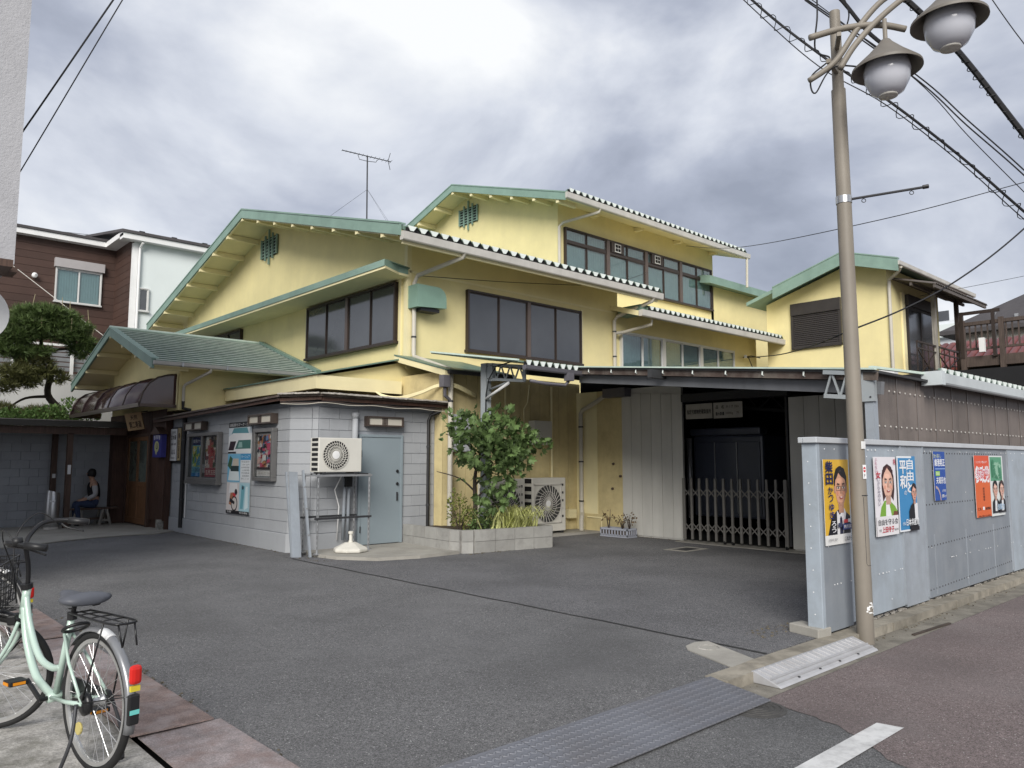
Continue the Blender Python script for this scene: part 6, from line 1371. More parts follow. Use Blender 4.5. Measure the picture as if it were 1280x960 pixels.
# parasol base
m_cream = M('cream_plastic', (.60, .58, .52), .5, .06, 4, dirt=(.4, .37, .3), dirt_amt=.4, dirt_scale=5)
ub = thing('parasol_base', 'white plastic water filled parasol base below the small outdoor unit', 'parasol base', (7.0, 11.75, .055))
MB().add([(7 + .30 * math.cos(R(a)), 11.75 + .30 * math.sin(R(a)), .06) for a in range(0, 360, 45)] + [(7 + .30 * math.cos(R(a)), 11.75 + .30 * math.sin(R(a)), .12) for a in range(0, 360, 45)] + [(7 + .10 * math.cos(R(a)), 11.75 + .10 * math.sin(R(a)), .22) for a in range(0, 360, 45)],
   [tuple(range(7, -1, -1)), tuple(range(16, 24))] + [(i, (i + 1) % 8, 8 + (i + 1) % 8, 8 + i) for i in range(8)] + [(8 + i, 8 + (i + 1) % 8, 16 + (i + 1) % 8, 16 + i) for i in range(8)]).build('weight', m_cream, ub, bevel=.02)
MB().lathe([(.05, .2), (.03, .26), (.028, .36), (.045, .365), (.045, .40), (.02, .41)], (7, 11.75, .0), 16).build('socket', m_cream, ub, auto=True)
for i in range(4): setp(MB().hexa([(6.45 + i * .33, 11.62 - .03 * i, .0), (6.72 + i * .33, 11.6 - .03 * i, .0), (6.74 + i * .33, 11.78, .0), (6.46 + i * .33, 11.8, .0), (6.46 + i * .33, 11.63 - .03 * i, .05), (6.71 + i * .33, 11.62 - .03 * i, .045), (6.73 + i * .33, 11.77, .05), (6.47 + i * .33, 11.79, .055)]).build('kerb_fragment', m_conc_dirty, bevel=.008), ('broken concrete piece at the foot of the leaning posts', 'broken concrete piece under the left stand leg', 'broken concrete piece before the parasol base', 'broken concrete piece right of the parasol base')[i], 'concrete piece', 'broken concrete pieces')

# ================================================================== PLANTER
pl = thing('planter', 'low grey concrete block planter with rounded corner', 'planter', (9.3, 11.2, 0))
line = [(8.62, 12.46), (8.5, 10.85), (8.56, 10.66), (8.74, 10.55), (10.42, 10.3), (10.56, 11.5)]
def wallblocks(a, b, n):
    a, b = Vector((*a, 0)), Vector((*b, 0)); d = (b - a); L_ = d.length / n; ang = math.atan2(d.y, d.x)
    key = 'planter_block_%d' % round(L_ * 1000); me = bpy.data.meshes.get(key)
    if not me:
        h = L_ / 2 - .005; mb = MB(); c = .006
        mb.box(-h, h, -.06, .06, -.098, .098); me = mb.mesh(key); me.materials.append(m_block)
    for k in range(n):
        for r_ in range(2): piece('block', me, pl, a + d * ((k + .5) / n) + Vector((0, 0, .10 + r_ * .203)), rz=ang)
for i, n in enumerate((4, 1, 1, 4, 3)): wallblocks(line[i], line[i + 1], n)
MB().prism([(x, y, .0) for x, y in [(8.68, 12.4), (8.56, 10.9), (8.78, 10.61), (10.38, 10.37), (10.5, 11.5), (9.4, 12.2), (9.3, 12.4)]], (0, 0, .34)).build('soil', m_soil, pl)
sm_ = MB()
for a, b in zip(line[:-1], line[1:]):
    a, b = Vector((*a, .2)), Vector((*b, .2)); sm_.beam(a, b, .09, .40)
sm_.build('mortar', M('dark_mortar', (.32, .31, .29), .9, .2, 6), pl)
# fig tree
ft = thing('fig_tree', 'bushy fig tree with dark lobed leaves growing from the planter', 'tree', (9.1, 10.95, .34))
tk_ = MB()
tk_.tube(smooth_path([(9.1, 10.98, .3), (9.12, 10.95, .8), (9.08, 10.92, 1.3), (9.15, 10.85, 1.8), (9.1, 10.8, 2.25)]), [.05 - .0014 * i for i in range(25)], 8)
for k in range(9):
    a = k * 2.4; z = .9 + k * .14; tk_.tube(smooth_path([(9.1, 10.92, z), (9.1 + .3 * math.cos(a), 10.9 + .3 * math.sin(a), z + .25), (9.1 + .75 * math.cos(a), 10.9 + .7 * math.sin(a), z + .38)], 4), [.022 - .0018 * i for i in range(9)], 6)
tk_.build('trunk', m_bark, ft, smooth=True)
cb_ = [(b[0] - .14, b[1] - .36, b[2] + .05, *b[3:]) for b in [(9.0, 10.75, 2.1, .62, .55, .32), (9.5, 10.7, 2.0, .6, .5, .3), (8.62, 10.8, 2.15, .42, .4, .28), (9.2, 10.7, 1.7, .65, .55, .3), (9.75, 10.6, 1.75, .5, .4, .25), (8.75, 10.8, 1.75, .4, .4, .25), (9.25, 10.65, 1.3, .42, .4, .3), (9.15, 10.6, .95, .32, .35, .22), (10.0, 10.5, 1.95, .28, .3, .16), (8.4, 10.9, 2.32, .22, .25, .14), (9.3, 10.7, 2.38, .3, .3, .14), (8.85, 10.8, 2.45, .2, .2, .12), (8.78, 10.9, 1.25, .16, .2, .2), (9.35, 10.5, 1.55, .4, .3, .3), (9.2, 10.75, .9, .3, .25, .3), (8.3, 10.9, 1.95, .16, .2, .1), (10.25, 10.6, 1.85, .16, .2, .1), (9.6, 10.7, 2.5, .12, .15, .12), (8.65, 10.9, 2.58, .1, .1, .1), (10.05, 10.6, 1.6, .15, .15, .1)]]
foliage('crown', m_fig, ft, leaf_mesh(780, blobs(cb_, .45), .15, 'fig', 11, up=-.05))
foliage('inner_leaves', m_fig, ft, leaf_mesh(320, blobs(cb_, .1), .09, 'leaf', 12))
# small shrubs and striped lily turf
sh_ = thing('yellow_shrub', 'thin yellowish shrub at the planter left side', 'shrub', (8.75, 10.95, .34))
s1 = MB()
for k in range(8):
    a = k * .8; s1.tube([(8.78, 10.98, .32), (8.78 + .1 * math.cos(a), 10.98 + .1 * math.sin(a), .6), (8.78 + .2 * math.cos(a), 10.98 + .2 * math.sin(a), .8 + .05 * (k % 3))], [.008, .006, .003], 5)
s1.build('stem', m_bark, sh_); foliage('crown', m_yelbush, sh_, leaf_mesh(420, blobs([(8.76, 10.98, .72, .22, .22, .32), (8.72, 11.0, .95, .14, .14, .16), (8.95, 10.9, .55, .22, .2, .2)], 0), .065, seed=21))
s2 = thing('dark_shrub', 'low dark green shrub between the fig trunk and lily turf', 'shrub', (9.1, 10.8, .34))
foliage('crown', m_fig, s2, leaf_mesh(420, blobs([(9.05, 10.75, .5, .25, .2, .22), (9.3, 10.75, .5, .2, .2, .2)], 0), .07, seed=22)); s1 = MB(); [s1.tube([(9.1, 10.8, .32), (9.1 + .15 * math.cos(k), 10.8 + .12 * math.sin(k), .6)], .006, 5) for k in range(6)]; s1.build('stem', m_bark, s2)
ly = thing('lily_turf', 'clump of yellow striped grass-like leaves at the planter front', 'plant', (9.75, 10.6, .34))
vs_, fs_, tn = [], [], []
r3 = random.Random(31)
for k in range(300):
    bx_, by_ = 9.74 + r3.gauss(0, .24), 10.60 + r3.gauss(0, .08); a = r3.uniform(0, 6.28); L_ = r3.uniform(.45, .8); w_ = r3.uniform(.010, .017); d = Vector((math.cos(a), math.sin(a), 0)); sd = Vector((-d.y, d.x, 0)) * w_; t_ = r3.random(); b = len(vs_)
    for i in range(5):
        q = i / 4; p = Vector((bx_, by_, .36)) + d * (L_ * .8 * q) + Vector((0, 0, L_ * (1.5 * q - 1.15 * q * q) * 1.15)); ww = sd * (1 - q * .9)
        vs_ += [p - ww, p, p + ww]
    for i in range(4):
        for j in range(2): fs_.append((b + i * 3 + j, b + i * 3 + j + 1, b + i * 3 + j + 4, b + i * 3 + j + 3)); tn.append(min(1, t_ * .5 + (.5 if j else 0)))
foliage('leaves', m_lily, ly, (vs_, fs_, tn))

# ================================================================== BICYCLES
m_mint = M('mint_enamel', (.43, .55, .48), .25, .03, 3, spec=.6, coat=.4)
m_tyre = M('tyre_rubber', (.014, .014, .014), .75, .1, 20)
m_rim = M('rim_alloy', (.55, .55, .54), .3, .05, 3, metal=.7)
m_chrome = M('spoke_steel', (.55, .55, .55), .3, .05, 3, metal=.8)
m_saddle = M('saddle_vinyl', (.085, .09, .105), .5, .08, 6)
m_silver = M('silver_paint', (.24, .245, .255), .3, .04, 3, metal=.4, coat=.3)
def bicycle(label, loc, rz, m_frame, fender_mat, steer=0, group='parked bicycles'):
    B = thing('bicycle', label, 'bicycle', loc, group, rz)
    ORG[B.name] = Vector()
    made = []
    def bl_(mb, n, m, par=None, **k):
        o = mb.build(n, m, par or B, local=True, **k); made.append(o); return o
    def wheel(x, y=0, fr=False):
        c = (x, y, .335); w_ = bl_(MB().torus(c, (0, 1, 0), .318, .019, 56, 10), 'wheel', m_tyre, smooth=True)
        rm = MB(); n = 56
        prof = [(.302, -.014), (.302, .014), (.283, .012), (.279, 0), (.283, -.012)]; vs = []
        for k in range(n):
            a = 2 * math.pi * k / n
            for r_, q in prof: vs.append((x + r_ * math.cos(a), y + q, .335 + r_ * math.sin(a)))
        rm.add(vs, [(k * 5 + j, ((k + 1) % n) * 5 + j, ((k + 1) % n) * 5 + (j + 1) % 5, k * 5 + (j + 1) % 5) for k in range(n) for j in range(5)]); bl_(rm, 'rim', m_rim, w_, smooth=False)
        hb = MB().lathe([(.012, -.06), (.012, -.045), (.028, -.035), (.028, -.028), (.016, -.02), (.016, .02), (.028, .028), (.028, .035), (.012, .045), (.012, .06)], c, 16, (0, 1, 0)); bl_(hb, 'hub', m_chrome, w_, smooth=True)
        sp_ = MB()
        for k in range(32):
            a = 2 * math.pi * k / 32; e_ = .03 if k % 2 else -.03; b = a + (.62 if (k // 2) % 2 else -.62)
            sp_.tube([(x + .026 * math.cos(b), y + e_, .335 + .026 * math.sin(b)), (x + .282 * math.cos(a), y, .335 + .282 * math.sin(a))], .0013, 4, False)
        bl_(sp_, 'spokes', m_chrome, w_)
        rr = MB().lathe([(.03, -.006), (.032, 0), (.03, .006)], (x + .12, y + .02, .335 - .15), 12, (0, 1, 0)); bl_(rr, 'wheel_reflector', M('reflector_amber', (.5, .42, .15), .3, .05, 3), w_)
        return w_
    wheel(0); i0 = len(made); wheel(1.10, fr=True); front = made[i0:]
    F = MB()
    F.tube(smooth_path([(.89, 0, .70), (.83, 0, .52), (.70, 0, .36), (.56, 0, .30), (.44, 0, .28)]), .021, 12)
    F.tube(smooth_path([(.875, 0, .76), (.80, 0, .60), (.66, 0, .455), (.50, 0, .42), (.385, 0, .44)]), .018, 12)
    F.tube([(.44, 0, .28), (.30, 0, .72)], .017, 12); F.tube([(.90, 0, .66), (.862, 0, .82)], .022, 12)
    for e_ in (-1, 1): F.tube([(.42, e_ * .03, .285), (.2, e_ * .05, .305), (0, e_ * .066, .335)], .011, 8); F.tube([(.335, e_ * .02, .62), (.2, e_ * .05, .5), (0, e_ * .068, .335)], .008, 8)
    F.lathe([(.026, -.04), (.026, .04)], (.44, 0, .28), 14, (0, 1, 0))
    bl_(F, 'frame', m_frame, smooth=True)
    i0 = len(made); fk = MB()
    fk.tube(smooth_path([(.90, 0, .66), (.92, 0, .60)]), .018, 10)
    for e_ in (-1, 1): fk.tube(smooth_path([(.915, e_ * .03, .62), (.97, e_ * .05, .5), (1.05, e_ * .052, .39), (1.10, e_ * .055, .335)]), .011, 8)
    bl_(fk, 'fork', m_frame, smooth=True)
    hb = MB()
    hb.tube(smooth_path([(.862, 0, .82), (.85, 0, .93), (.855, 0, 1.04)]), .013, 8)
    for e_ in (-1, 1): hb.tube(smooth_path([(.855, 0, 1.04), (.875, e_ * .10, 1.08), (.845, e_ * .22, 1.125), (.74, e_ * .275, 1.12), (.64, e_ * .285, 1.10)]), .0135, 8)
    h_o = bl_(hb, 'handlebar', m_blackpaint, smooth=True)
    for e_ in (-1, 1):
        bl_(MB().tube([(.73, e_ * .276, 1.117), (.62, e_ * .287, 1.095)], .0195, 10), 'grip', m_black, h_o, smooth=True)
        bl_(MB().tube(smooth_path([(.76, e_ * .255, 1.105), (.72, e_ * .24, 1.08), (.64, e_ * .255, 1.05)]), .006, 6), 'brake_lever', m_black, h_o, smooth=True)
        bl_(MB().tube(smooth_path([(.78, e_ * .25, 1.11), (.86, e_ * .2, 1.19), (.93, e_ * .08, 1.1), (.93, 0, .9), (.93, 0, .72)]), .0035, 5), 'brake_cable', m_black, h_o, smooth=True)
    bl_(MB().lathe([(.025, -.02), (.028, 0), (.025, .02)], (.775, .255, 1.135), 12), 'bell', m_black, h_o, smooth=True)
    bl_(MB().lathe([(.03, 0), (.032, .03)], (.867, 0, .80), 14), 'headset', m_black)
    front += made[i0:]
    # saddle
    sd_ = MB(); nn = 14; vs = []
    pr_ = [(-.155, .055, .018, .0), (-.148, .095, .030, .0), (-.12, .122, .038, .004), (-.06, .122, .040, .002), (0, .095, .036, -.004), (.06, .058, .031, -.003), (.115, .038, .028, .004), (.15, .026, .022, .006), (.163, .012, .010, .004)]
    for x, hw, hh, dz in pr_:
        for k in range(nn):
            a = 2 * math.pi * k / nn; cz_ = math.sin(a); vs.append((.255 + x, math.copysign(abs(math.cos(a)) ** .8, math.cos(a)) * hw, .815 + dz + (cz_ * hh * .75 if cz_ > 0 else cz_ * hh * .9)))
    m_ = len(pr_); sd_.add(vs, [(i * nn + k, i * nn + (k + 1) % nn, (i + 1) * nn + (k + 1) % nn, (i + 1) * nn + k) for i in range(m_ - 1) for k in range(nn)] + [tuple(range(nn - 1, -1, -1)), tuple(range((m_ - 1) * nn, m_ * nn))])
    so_ = bl_(sd_, 'saddle', m_saddle, smooth=True)
    bl_(MB().tube([(.30, 0, .70), (.275, 0, .80)], .0125, 10), 'seat_post', m_black, smooth=True)
    bl_(MB().lathe([(.024, -.02), (.024, .02)], (.302, 0, .715), 12), 'seat_clamp', m_black)
    sprg = MB()
    for e_ in (-1, 1): sprg.tube([(.17 + .018 * math.cos(k * .9), e_ * .06 + .018 * math.sin(k * .9), .772 + k * .0022) for k in range(22)], .004, 5)
    bl_(sprg, 'saddle_spring', m_black, so_)
    # rear fender, lamp, rack
    def fender(x, a0, a1, m_, nm, rr=.352, hw=.028, n=18):
        mb = MB(); vs = []
        for i in range(n + 1):
            a = R(a0 + (a1 - a0) * i / n)
            for q, dr in ((-hw, -.012), (-hw * .6, .004), (0, .009), (hw * .6, .004), (hw, -.012)): vs.append((x + (rr + dr) * math.cos(a), q, .335 + (rr + dr) * math.sin(a)))
        mb.add(vs, [(i * 5 + k, i * 5 + k + 1, i * 5 + k + 6, i * 5 + k + 5) for i in range(n) for k in range(4)])
        o = bl_(mb, nm, m_, smooth=True); sl_ = o.modifiers.new('s', 'SOLIDIFY'); sl_.thickness = .002; return o
    f1 = fender(0, 40, 195, fender_mat, 'rear_fender'); front.append(fender(1.10, -5, 125, m_blackpaint, 'front_fender'))
    fender(0, 96, 112, m_white, 'fender_band', .3535, .029, 6)
    bl_(MB().box(-.385, -.345, -.028, .028, .475, .565), 'rear_reflector', m_red, bevel=.018); bl_(MB().box(-.374, -.358, -.022, .022, .445, .470), 'registration_sticker', flat(226, 206, 60))
    bl_(MB().box(-.372, -.345, -.026, .026, .29, .43), 'mud_flap', m_black, bevel=.008); bl_(MB().box(-.376, -.372, -.022, .022, .34, .36), 'reflector_strip', flat(120, 214, 206))
    rk = MB()
    rk.tube(smooth_path([(.22, .05, .745), (.0, .06, .745), (-.22, .06, .745), (-.27, .03, .745), (-.27, -.03, .745), (-.22, -.06, .745), (0, -.06, .745), (.22, -.05, .745)], 4), .006, 6)
    for x in (.12, .0, -.12): rk.tube([(x, -.06, .745), (x, .06, .745)], .004, 5)
    rk.tube([(.2, 0, .745), (-.25, 0, .745)], .004, 5)
    for e_ in (-1, 1): rk.tube([(-.16, e_ * .06, .745), (-.02, e_ * .075, .36)], .005, 6); rk.tube([(-.26, e_ * .04, .745), (-.30, e_ * .035, .64)], .005, 6); rk.tube([(.21, e_ * .05, .745), (.29, e_ * .02, .73)], .005, 6); rk.tube([(-.345, e_ * .02, .42), (-.02, e_ * .072, .345)], .003, 5)
    bl_(rk, 'rear_rack', m_blackpaint, smooth=True)
    # crank, chain case, pedals, stand, drum brake
    bl_(MB().prism([(.53, .055, .29), (.50, .055, .35), (.44, .055, .37), (.0, .055, .375), (-.04, .055, .335), (.0, .055, .30), (.42, .055, .20), (.50, .055, .22)], (0, .018, 0)), 'chain_case', m_blackpaint, bevel=.006) if False else None
    bl_(MB().prism([(.54, -.075, .28), (.50, -.075, .36), (.44, -.075, .375), (.0, -.075, .372), (-.04, -.075, .335), (.0, -.075, .30), (.42, -.075, .195), (.50, -.075, .21)], (0, .016, 0)), 'chain_case', m_blackpaint, bevel=.006)
    ck = MB(); ck.beam((.44, .075, .28), (.585, .085, .36), .014, .022); ck.beam((.44, -.095, .28), (.295, -.105, .20), .014, .022); ck.tube([(.44, -.1, .28), (.44, .08, .28)], .012, 8); co_ = bl_(ck, 'crank', m_blackpaint)
    for (x, y, z) in ((.585, .14, .36), (.295, -.155, .20)):
        p_ = bl_(MB().box(x - .045, x + .045, y - .045, y + .045, z - .012, z + .014), 'pedal', m_black, co_, bevel=.004)
        bl_(MB().box(x - .03, x + .03, y + .046, y + .049, z - .007, z + .008), 'pedal_reflector', flat(236, 150, 30), co_); bl_(MB().box(x - .047, x - .0455, y - .03, y + .03, z - .007, z + .008), 'pedal_reflector', flat(236, 150, 30), co_)
    kd = MB()
    for e_ in (-1, 1): kd.tube(smooth_path([(.02, e_ * .085, .335), (-.02, e_ * .12, .18), (.02, e_ * .16, .012)]), .009, 8)
    kd.tube([(.02, -.16, .012), (.02, .16, .012)], .008, 6); bl_(kd, 'kickstand', m_dkmetal, smooth=True)
    bl_(MB().lathe([(.001, 0), (.055, 0), (.058, .02), (.04, .03), (.001, .03)], (0, .04, .335), 20, (0, 1, 0)), 'drum_brake', m_blackpaint, smooth=True)
    bl_(MB().torus((.255, .0, .66), (.5, 0, 1), .06, .009, 20, 6), 'ring_lock', m_black, smooth=True)
    i0 = len(made)
    # basket
    bk = MB(); bx0, bx1, by, bz0, bz1 = .98, 1.26, .19, .70, .95
    def bp(u, v, z):
        q = (z - bz0) / (bz1 - bz0); gx = .03 * (1 - q); gy = .04 * (1 - q); return (bx0 + gx + u * (bx1 - bx0 - 2 * gx), (-by + gy) + v * 2 * (by - gy), z)
    for k in range(8):
        z = bz0 + (bz1 - bz0) * k / 7; bk.tube([bp(0, 0, z), bp(1, 0, z), bp(1, 1, z), bp(0, 1, z), bp(0, 0, z)], .003 if k < 7 else .005, 5)
    for k in range(12):
        q = k / 11
        for (a, b) in (((0, q), (0, q)), ((1, q), (1, q))): bk.tube([bp(*a, bz0), bp(*b, bz1)], .0025, 4)
    for k in range(9):
        q = k / 8
        for v in (0, 1): bk.tube([bp(q, v, bz0), bp(q, v, bz1)], .0025, 4)
    for k in range(9): q = k / 8; bk.tube([bp(q, 0, bz0), bp(q, 1, bz0)], .0025, 4)
    for k in range(7): q = k / 6; bk.tube([bp(0, q, bz0), bp(1, q, bz0)], .0025, 4)
    bl_(bk, 'basket', m_blackpaint); bl_(MB().tube([(.90, 0, .70), (1.0, 0, .705), (1.1, .06, .69), (1.1, .055, .345)], .006, 6), 'basket_stay', m_blackpaint)
    bl_(MB().box(.93, .98, -.03, .03, .60, .66), 'head_lamp', m_black, bevel=.01)
    front += made[i0:]
    ax = Vector((-.038, 0, .16)).normalized(); c0 = Vector((.90, 0, .66)); MT = Matrix.Translation(c0) @ Matrix.Rotation(R(steer), 4, ax) @ Matrix.Translation(-c0)
    for o in front: o.data.transform(MT)
    B.scale = (1.05, 1.05, 1.05)
    return B
bicycle('mint green city bicycle with wire basket standing nearest the camera', (1.20, 4.53, .003), R(101), m_mint, m_silver, 46)
bicycle('silver bicycle beyond the mint bicycle at the left edge', (1.22, 7.62, .003), R(118), m_silver, m_blackpaint, 10)

# ================================================================== LEFT SIDE: COVERED WALK, BENCH, PERSON, BIN
cw = thing('covered_walk', 'brown timber roofed walk with grey block back wall left of the entrance', 'shelter', (3.5, 21.9, 0))
CY = 21.95
MB().box(-4, 5.86, CY + .012, CY + .15, 0, 2.46).build('back_wall', m_grey_joint, cw)
for r_ in range(12): blockrow(cw, m_grey_wall2, (1.0, CY), (1, 0), (0, -1), 4.85, .0 + r_ * bh, (r_ % 2) * bl / 2)
MB().box(-4, 1.0, CY - .008, CY + .012, 0, 2.46).build('back_wall_render', m_grey_wall2, cw)
MB().hexa([(-4, 20.75, 2.52), (6.1, 20.75, 2.52), (6.1, 22.4, 2.62), (-4, 22.4, 2.62), (-4, 20.75, 2.575), (6.1, 20.75, 2.575), (6.1, 22.4, 2.675), (-4, 22.4, 2.675)]).build('roof', m_rustroof, cw)
MB().box(-4, 6.05, 20.72, 20.80, 2.44, 2.58).build('fascia', M('walk_fascia', (.055, .05, .042), .6, .15, 2), cw)
MB().box(-4, 5.9, 20.84, 20.94, 2.26, 2.44).build('beam', m_brownpost, cw)
for i in range(9): MB().box(-3.6 + i * 1.1, -3.53 + i * 1.1, 20.8, 22.0, 2.46, 2.53).build('rafter', m_brownpost, cw)
for x, y in ((4.66, 20.9), (4.52, 21.75), (1.9, 20.9), (-1, 20.9)): 
    o = MB().box(x - .06, x + .06, y - .06, y + .06, .0, 2.28).build('post', m_brownpost, cw)
    if y > 20.95 or x > 4.6: MB().box(x - .035, x + .035, y - .068, y - .061, 1.3 if y < 21 else 1.2, 1.52 if y < 21 else 1.3).build('paper_tag', m_paper, o)
MB().box(5.82, 6.2, CY - .3, CY + .1, 0, 2.5).build('dark_end_wall', m_brownwood, cw)
bn = thing('bench', 'old grey wooden bench with splayed legs under the walk roof', 'bench', (5.35, 21.45, 0))
for i in range(3): MB().box(4.75, 5.95, 21.28 + i * .13, 21.28 + i * .13 + .12, .41, .45).build('seat_plank', m_greywood if i else m_brownpost, bn, bevel=.004)
for x in (5.02, 5.62):
    for y, dy in ((21.30, -.05), (21.62, .05)):
        for e_ in (-1, 1): MB().beam((x + e_ * .04, y, .41), (x + e_ * .13, y + dy, .025), .05, .05).build('leg', m_greywood, bn)
    for y in (21.27, 21.65): MB().beam((x - .11, y, .14), (x + .11, y, .14), .04, .05).build('stretcher', m_greywood, bn)
MB().beam((5.0, 21.46, .18), (5.65, 21.46, .18), .04, .05).build('stretcher', m_brownpost, bn)
bi = thing('litter_bin', 'tall stainless cylindrical litter bin before the walk post', 'litter bin', (4.33, 20.75, .02))
MB().lathe([(.15, .03), (.155, .04), (.155, .80), (.15, .81)], (4.33, 20.75, 0), 28).build('body', m_stainless, bi, auto=True)
MB().lathe([(.16, 0), (.16, .05), (.15, .055)], (4.33, 20.75, .02), 28).build('base_ring', m_gutter, bi, auto=True)
vs = []; mb = MB(); n = 24
for k in range(n):
    a = 2 * math.pi * k / n; x, y = .15 * math.cos(a), .15 * math.sin(a); vs += [(4.33 + x, 20.75 + y, .80), (4.33 + x * .92, 20.75 + y * .92, .90 - .25 * x)]
mb.add(vs, [(2 * k, (2 * k + 2) % (2 * n), (2 * k + 3) % (2 * n), 2 * k + 1) for k in range(n)] + [tuple(2 * k + 1 for k in range(n))]).build('lid', m_stainless, bi, auto=True)
MB().box(4.24, 4.36, 20.59, 20.60, .66, .70).build('label_plate', m_paper, bi)
# seated person (built from joints, one continuous skin)
def skin_mesh(name, mat, parent, joints, edges, sub=2, root=0, org=Vector()):
    me = bpy.data.meshes.new(name); me.from_pydata([tuple(Vector(j[0]) - org) for j in joints], edges, []); me.update()
    o = bpy.data.objects.new(name, me); COL.objects.link(o); o.parent = parent
    sk = o.modifiers.new('skin', 'SKIN'); sk.use_smooth_shade = True
    for i, j in enumerate(joints):
        r_ = j[1]; d = me.skin_vertices[0].data[i]; d.radius = r_ if isinstance(r_, tuple) else (r_, r_); d.use_root = (i == root)
    sb_ = o.modifiers.new('sub', 'SUBSURF'); sb_.levels = 1; sb_.render_levels = sub
    me.materials.append(mat); return o
pe = thing('person', 'person in black vest, white sleeves and jeans sitting on the bench', 'person', (5.38, 21.4, 0))
PO = Vector((5.38, 21.4, 0)); py = 21.42
J = [((5.40, py, .55), .13), ((5.39, py, .72), .125), ((5.36, py, .92), .14), ((5.34, py, 1.06), .11), ((5.32, py, 1.15), .05), ((5.30, py, 1.22), .075), ((5.285, py, 1.31), .085), ((5.28, py, 1.385), .05)]
E_ = [(0, 1), (1, 2), (2, 3), (3, 4), (4, 5), (5, 6), (6, 7)]
def add(par, p, r_): J.append((p, r_)); E_.append((par, len(J) - 1)); return len(J) - 1
limbs = {}
for e_ in (-1, 1):
    y = py + e_ * .10
    h = add(0, (5.36, y, .53), .095); k = add(h, (4.98, y + e_ * .03, .56), .062); a = add(k, (5.03, y + e_ * .03, .12), .042); tt = add(a, (4.88, y + e_ * .04, .05), .038)
    s_ = add(3, (5.34, py + e_ * .17, 1.03), .062); el = add(s_, (5.36, py + e_ * .22, .78), .045); wr = add(el, (5.16, py + e_ * .12, .66), .03); hd_ = add(wr, (5.09, py + e_ * .09, .645), .034)
    for f_ in range(4): add(hd_, (5.02 - .008 * (1.5 - abs(f_ - 1.5)), py + e_ * (.06 + .022 * f_), .628), .010)
    add(wr, (5.10, py + e_ * .045, .66), .010)
    limbs[e_] = (h, k, a, tt, s_, el, wr)
body = skin_mesh('body', m_skin, pe, J, E_, 2, 0, PO)
m_jean = M('denim', (.03, .045, .095), .9, .15, 20); m_vest = M('black_vest', (.010, .010, .012), .85, .1, 20); m_shirt = M('white_sleeve', (.42, .42, .43), .85, .06, 20); m_hair = M('dark_hair', (.012, .010, .010), .6, .1, 40)
JJ = [((5.40, py, .56), .145)]; EE = []
for e_ in (-1, 1):
    y = py + e_ * .10; b = len(JJ); JJ += [((5.36, y, .535), .108), ((4.97, y + e_ * .03, .565), .078), ((5.02, y + e_ * .03, .14), .062)]; EE += [(0, b), (b, b + 1), (b + 1, b + 2)]
JJ.append(((5.39, py, .70), .140)); EE.append((0, len(JJ) - 1))
skin_mesh('jeans', m_jean, pe, JJ, EE, 2, 0, PO)
skin_mesh('vest', m_vest, pe, [((5.39, py, .64), .148), ((5.375, py, .80), .150), ((5.355, py, .96), .162), ((5.34, py, 1.07), .125), ((5.325, py, 1.13), .066)], [(0, 1), (1, 2), (2, 3), (3, 4)], 2, 0, PO)
for e_ in (-1, 1): skin_mesh('sleeve', m_shirt, pe, [((5.34, py + e_ * .15, 1.04), .082), ((5.36, py + e_ * .225, .78), .062), ((5.19, py + e_ * .13, .67), .048)], [(0, 1), (1, 2)], 2, 0, PO)
for e_ in (-1, 1): skin_mesh('shoe', m_black, pe, [((5.05, py + e_ * .13, .07), .05), ((4.97, py + e_ * .135, .05), .045), ((4.85, py + e_ * .145, .042), .036)], [(0, 1), (1, 2)], 2, 0, PO)
MB().lathe([(.001, .115), (.05, .105), (.085, .07), (.10, .01), (.098, -.05), (.085, -.09)], (5.305, py, 1.315), 20, (.15, 0, 1), cap=False).build('hair', m_hair, pe, smooth=True)
MB().lathe([(.001, .03), (.012, .022), (.016, .005), (.001, 0)], (5.205, py, 1.30), 10, (-1, 0, -.15)).build('nose', m_skin, pe, smooth=True)
for e_ in (-1, 1): MB().lathe([(.001, .010), (.012, .004), (.013, 0)], (5.212, py + e_ * .034, 1.325), 10, (-1, 0, 0)).build('eye', m_black, pe); MB().lathe([(.001, .02), (.016, .012), (.018, 0)], (5.305, py + e_ * .078, 1.30), 10, (0, e_, 0)).build('ear', m_skin, pe, smooth=True)
MB().box(5.208, 5.220, py - .024, py + .024, 1.252, 1.260).build('mouth', M('lips', (.3, .1, .09), .5, .05, 9), pe)

